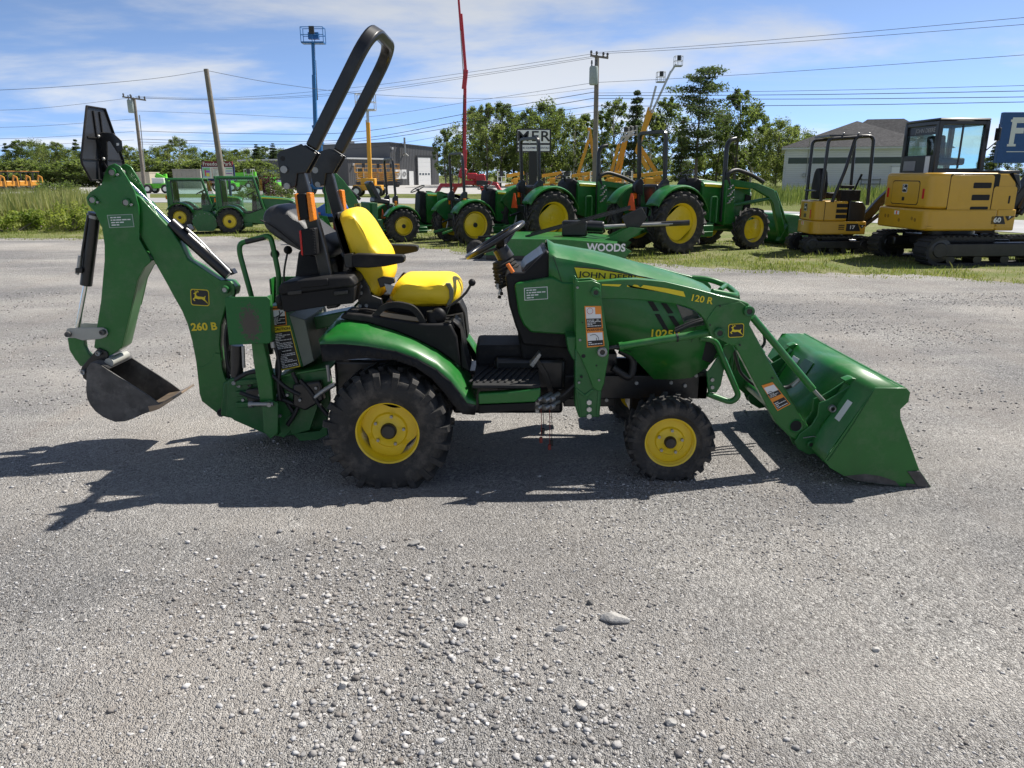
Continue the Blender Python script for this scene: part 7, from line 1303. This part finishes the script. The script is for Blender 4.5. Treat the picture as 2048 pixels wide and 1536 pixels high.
def leaves(centres, radii, n, size, rs, flat=1.0, droop=0.0):
    # quads spread through clumps; the attribute is a leaf's own tint
    k = rs.randint(0, len(centres), n); d = rs.randn(n, 3); d /= np.linalg.norm(d, axis=1)[:, None]; r = rs.rand(n) ** .5 * (1 + .5 * rs.rand(n) ** 6)
    P = centres[k] + d * r[:, None] * radii[k]; s = size * (.5 + .9 * rs.rand(n))
    a = rs.randn(n, 3); a /= np.linalg.norm(a, axis=1)[:, None]; nn = rs.randn(n, 3) + np.array([0, 0, flat]); b = np.cross(nn, a); b /= np.linalg.norm(b, axis=1)[:, None] + 1e-9; a = np.cross(b, nn); a /= np.linalg.norm(a, axis=1)[:, None] + 1e-9
    V = np.stack([P - a * s[:, None], P - b * s[:, None] * .6, P + a * s[:, None], P + b * s[:, None] * .6], 1).reshape(-1, 3); F = np.arange(4 * n).reshape(-1, 4)
    ct = rs.rand(len(centres)); col = np.clip(ct[k] * .6 + rs.rand(n) * .4, 0, 1); return V, F, np.repeat(np.stack([col] * 3, -1), 4, 0)
def mk(name, V, F, A, m):
    o = np_mesh(name, V, F, m, A); me = o.data; bpy.data.objects.remove(o); return me
PROTO = {}
def proto_broad(key, seed, h=10, w=3.0, n=11500, trunk=m_bark, open_=.0, base=.22, leaf=m_leaf, size=.115):
    rs = np.random.RandomState(seed); nc = 90; cs = []; rd = []
    for i in range(nc):
        t = rs.rand() ** .85; z = h * (base + (1 - base) * t); rmax = w * math.sin(math.pi * min(1, (.16 + .80 * t))) ** .7 * (.9 + .3 * rs.rand()); a = rs.rand() * 6.283; q = rmax * rs.rand() ** .5
        cs.append((q * math.cos(a), q * math.sin(a), z)); s = w * (.12 + .20 * rs.rand() ** 1.5) * (1 - open_ * .3); rd.append((s, s, s * (.8 + .5 * rs.rand())))
    cs, rd = np.array(cs), np.array(rd); V, F, A = leaves(cs, rd, n, size, rs); b = MB(); top = Vector((rs.randn() * .2, rs.randn() * .2, h * .93)); b.tube(smoothline([(0, 0, 0), (rs.randn() * .15, rs.randn() * .1, h * .35), (rs.randn() * .2, rs.randn() * .2, h * .65), top], 3), [.16 * h / 10 * (1 - .85 * i / 9) for i in range(10)], 7)
    for i in range(0, nc, 4): c = cs[i]; z0 = max(h * .15, c[2] - 1.2 - rs.rand()); b.tube([(0, 0, z0), (c[0] * .5, c[1] * .5, (z0 + c[2]) / 2 + .1), tuple(c)], [.05, .035, .012], 5)
    PROTO[key] = (mk('crown', V, F, A, leaf), b.mesh('trunk', trunk, 40))
def proto_conifer(key, seed, h=12, w=2.6, tiers=26, n=11000, base=.12, pine=False):
    rs = np.random.RandomState(seed); cs = []; rd = []; b = MB(); b.tube([(0, 0, 0), (.08, 0, h * .5), (0, .05, h)], [.2, .13, .02], 7)
    for i in range(tiers):
        t = min(1, max(0, (i + rs.randn() * .35) / (tiers - 1))); z = h * (base + (1 - base) * t); L_ = w * ((1 - t) ** .8 + .05) if not pine else w * (.45 + .75 * math.sin(math.pi * (.15 + .75 * t))) * (.6 + .7 * rs.rand()); nb = 6 if not pine else 4
        for j in range(nb):
            a = rs.rand() * 6.283; l = L_ * (.75 + .4 * rs.rand()); e = np.array([l * math.cos(a), l * math.sin(a), z + (-.12 * l if not pine else .10 * l)]); b.tube([(0, 0, z), tuple(e)], [.05, .015], 5)
            for q in (.35, .65, .95): cs.append(e * np.array([q, q, 0]) + np.array([0, 0, z + (e[2] - z) * q])); s = .16 * L_ + .22 * (1.2 - q * .4); rd.append((s * 1.25, s * 1.25, s * (.75 if not pine else .50)))
    cs, rd = np.array(cs), np.array(rd); V, F, A = leaves(cs, rd, n, .12, rs, 1.0); PROTO[key] = (mk('crown', V, F, A, m_need), b.mesh('trunk', m_bark, 40))
proto_broad('b1', 1); proto_broad('b2', 2, w=2.4, n=9500, open_=.4); proto_broad('b3', 3, w=3.6, n=13000, base=.10); proto_broad('b4', 4, w=2.0, n=7500, trunk=m_birch, open_=.8, base=.3); proto_broad('b5', 5, w=2.6, n=7000, trunk=m_birch, open_=.9, base=.25); proto_conifer('c1', 6); proto_conifer('c2', 7, w=2.1, tiers=30); proto_conifer('p1', 8, h=12, w=2.9, tiers=22, n=12000, base=.28, pine=True)
proto_broad('low', 9, h=5, w=2.6, n=4200, base=.05, size=.15)
PH = {'b1': 10, 'b2': 10, 'b3': 10, 'b4': 10, 'b5': 10, 'c1': 12, 'c2': 12, 'p1': 12, 'low': 5}
KIND = {'b1': 'leafy tree', 'b2': 'slender leafy tree', 'b3': 'broad leafy tree', 'b4': 'open white-barked birch', 'b5': 'thin open-crowned birch', 'c1': 'dark conifer', 'c2': 'narrow dark conifer', 'p1': 'tall layered pine', 'low': 'low leafy thicket tree'}
def tree(key, u, v, Y, label, wide=1.0, group='trees along the far side'):
    t = ay(u, v, Y); s = max(.2, t.z / PH[key] / .97); cr, tr = PROTO[key]; o = thing('pine_tree' if key[0] in 'pc' else 'tree', label, 'tree', (t.x, Y, 0), random.random() * 6.28, group)
    for nm, me in (('crown', cr), ('trunk', tr)):
        c = bpy.data.objects.new(nm, me); C.objects.link(c); c.parent = o; c.scale = (s * wide, s * wide, s)
    return o
ORD = ['first', 'second', 'third', 'fourth', 'fifth', 'sixth', 'seventh', 'eighth', 'ninth', 'tenth', 'eleventh', 'twelfth', 'thirteenth', 'fourteenth', 'fifteenth', 'sixteenth', 'seventeenth', 'eighteenth', 'nineteenth', 'twentieth']
left = [(-60, 285), (-25, 292), (10, 283), (38, 278), (62, 280), (84, 283), (108, 281), (128, 296), (150, 276), (180, 288), (205, 290), (230, 292), (255, 288), (285, 294), (312, 292), (335, 285), (355, 272), (385, 292), (415, 298), (445, 296)]
for i, (u, v) in enumerate(left): k = ('b3', 'b1', 'c1', 'b1', 'b3', 'b2', 'b1', 'b3', 'c1', 'b3', 'b1', 'b3', 'b1', 'b2', 'b3', 'b1', 'b5', 'b3', 'b1', 'b3')[i]; tree(k, u, v + 7, 112 + (i % 3) * 6, '%s, %s from the left in the left-hand tree line' % (KIND[k], ORD[i]), 1.25)
far = [(470, 302), (492, 303), (512, 292), (528, 296), (545, 290), (562, 302), (600, 304), (640, 300)]
for i, (u, v) in enumerate(far): k = ('b1', 'b3', 'c2', 'b1', 'c2', 'b3', 'b1', 'b3')[i]; tree(k, u, v, 150 + (i % 2) * 8, '%s, %s from the left of those above the grey building' % (KIND[k], ORD[i]), 1.5)
mid = [(890, 262, 'b2'), (915, 275, 'b5'), (945, 222, 'b1'), (972, 214, 'b2'), (1000, 213, 'b1'), (1028, 232, 'b2'), (1055, 226, 'b1'), (1090, 214, 'b3'), (1120, 224, 'b1'), (1152, 240, 'b5'), (1172, 235, 'b4'), (1205, 228, 'b2'), (1230, 206, 'b5')]
for i, (u, v, k) in enumerate(mid): tree(k, u, v, 104 + (i % 3) * 5, '%s, %s from the left in the clump behind the black and white sign' % (KIND[k], ORD[i]))
rgt = [(1275, 190, 'c1'), (1305, 232, 'b4'), (1338, 203, 'b2'), (1368, 240, 'c2'), (1404, 146, 'p1'), (1440, 236, 'b1'), (1482, 186, 'b2'), (1512, 225, 'b5'), (1535, 252, 'b1'), (1562, 248, 'b3'), (1592, 256, 'b1'), (1618, 272, 'b3')]
for i, (u, v, k) in enumerate(rgt): tree(k, u, v, 98 + (i % 3) * 6 if k != 'p1' else 94, '%s, %s from the left in the right-hand tree group' % (KIND[k], ORD[i]), 1.05 if k != 'p1' else .95)
back = [(-40 + 42 * i, 318 + (i * 37 % 14)) for i in range(14)]
for i, (u, v) in enumerate(back): tree('low', u, v, 106, 'low thicket tree at the foot of the left tree line, %s from the left' % ORD[i], 1.9)
back = [(905 + 46 * i, 296 + (i * 29 % 34)) for i in range(16)]
for i, (u, v) in enumerate(back): tree('low' if i % 2 else 'b3', u, v, 116 if i % 2 else 122, '%s filling the gaps of the right-hand woods, %s from the left' % (KIND['low' if i % 2 else 'b3'], ORD[i]), 1.5 if i % 2 else 1.25)
for i, (u, v, k) in enumerate([(1992, 290, 'c1'), (2020, 305, 'b3'), (1975, 318, 'b3'), (2070, 300, 'b1')]): tree(k, u, v, 120, '%s, %s from the left beyond the large excavator cab' % (KIND[k], ORD[i]), 1.2)
# bushes
def bush(name, label, u, v, Y, w, h, n, m, seed, size=.06, nc=18):
    rs = np.random.RandomState(seed); g = ay(u, v, Y); cs = np.c_[rs.randn(nc) * w * .28, rs.randn(nc) * w * .22, h * (.15 + .7 * rs.rand(nc))]; rd = np.ones((nc, 3)) * h * .26; V, F, A = leaves(cs, rd, n, size, rs); o = thing(name, label, 'bush', (g.x, Y, 0)); f = np_mesh('foliage', V, F, m, A, o); b = MB()
    for c in cs[:8]: b.tube([(c[0] * .2, c[1] * .2, 0), tuple(c)], [.02, .008], 5)
    b.build('stems', m_bark, o)
bush('leafy_bush', 'tall leafy bush standing in the reeds at the far left', 112, 400, 34, 1.7, 1.35, 3600, m_leaf, 21, .055, 26); bush('leafy_bush', 'low leafy bush in the reeds at the left edge', 12, 415, 30, 1.6, .75, 1800, m_leaf, 22, .05)
bush('purple_bush', 'dark purple rounded bush behind the cab tractors', 530, 392, 56, 1.9, 1.5, 2600, m_purple, 23, .06); bush('round_bush', 'green rounded bush right of the purple bush', 568, 394, 54, 2.2, 1.0, 2400, m_leaf, 24, .06); bush('round_bush', 'small green bush left of the purple bush', 498, 396, 52, 1.5, .8, 1500, m_leaf, 25, .05)
for i, (u, v, w, h) in enumerate(((25, 462, 1.5, .65), (85, 464, 1.6, .70), (135, 466, 1.4, .8), (168, 462, 1.0, .6), (-20, 462, 1.4, .6))): bush('weed_clump', 'bright green weed clump at the edge of the reeds, %s from the left' % ORD[(1, 2, 3, 4, 0, 5, 6)[i]], u, v, 22.5 + (i % 2) * .6, w, h, 1500, m_weed, 30 + i, .04)
# reeds and grass: blades nobody could count
def blades(n, region, hmin, hmax, wd, rs, lean=.25, dens=None, z0=.0):
    x, y = region(n, rs); n = len(x); h = hmin + (hmax - hmin) * rs.rand(n); a = rs.rand(n) * 6.283; l = rs.randn(n) * lean * h; dx, dy = np.cos(a), np.sin(a); w = wd * (.6 + .8 * rs.rand(n)); b = rs.rand(n) * 6.283; lx, ly = np.cos(b) * l, np.sin(b) * l; Z = np.full(n, z0)
    V = np.stack([np.stack([x - dx * w, y - dy * w, Z], -1), np.stack([x + dx * w, y + dy * w, Z], -1), np.stack([x + lx * .35 + dx * w * .8, y + ly * .35 + dy * w * .8, z0 + h * .55], -1), np.stack([x + lx, y + ly, z0 + h], -1)], 1).reshape(-1, 3); F = (np.arange(n) * 4)[:, None] + np.array([0, 1, 2, 3])[None]
    col = np.clip(rs.rand(n) * .7 + .3 * vnoise(x * .7 + 50, y * .7 + 50, 8), 0, 1); return V, F, np.repeat(np.stack([col] * 3, -1), 4, 0)
def reg_px(u0, u1, v0, v1):
    def f(n, rs):
        u = u0 + (u1 - u0) * rs.rand(n); v = v0 + (v1 - v0) * rs.rand(n); P = np.array([tuple(ag(a, b).xy) for a, b in zip(u, v)]); return P[:, 0], P[:, 1]
    return f
rs = np.random.RandomState(77)
tag(np_mesh('reed_bed', *(lambda t: (t[0], t[1], m_reed, t[2]))(blades(4200, reg_px(-60, 200, 425, 458), .75, 1.25, .013, rs, .12))), 'bed of tall green reeds at the left between lot and road', 'reeds', kind='stuff')
tag(np_mesh('roadside_reeds', *(lambda t: (t[0], t[1], m_reed, t[2]))(blades(3200, reg_px(1430, 1830, 388, 412), .6, 1.1, .018, rs, .15))), 'strip of tall green reeds beyond the road in front of the house', 'reeds', kind='stuff')
EX = np.array([p[0] for p in ed2]); EY = np.array([p[1] for p in ed2])
def reg_verge(back, front, xlim=(-17, 12)):
    def f(n, rs):
        x = xlim[0] + (xlim[1] - xlim[0]) * rs.rand(n); e = np.interp(x, EX, EY); t = rs.rand(n) ** 1.3; y = e - front + t * (back + front); k = vnoise(x * 1.1 + 20, y * 1.1 + 20, 4) * .6 + vnoise(x * 3.7 + 20, y * 3.7 + 20, 6) * .4; keep = (rs.rand(n) < np.clip((k - .34) * 3.0, .04, 1)) & ((y > e - .15) | (rs.rand(n) < .25)); return x[keep], y[keep]
    return f
m_blade = leaf_mat('grass_blade', (.11, .145, .035), (.17, .215, .055), (.30, .29, .13), .4)
tag(np_mesh('verge_grass', *(lambda t: (t[0], t[1], m_blade, t[2]))(blades(120000, reg_verge(6.5, .55), .015, .055, .006, rs, .45, z0=.004))), 'short patchy grass along the edge of the gravel lot', 'grass', kind='stuff')
tag(np_mesh('grass_tufts', *(lambda t: (t[0], t[1], m_blade, t[2]))(blades(3000, reg_verge(3.5, .25), .07, .17, .006, rs, .35, z0=.004))), 'taller grass tufts standing around the parked machines', 'grass', kind='stuff')
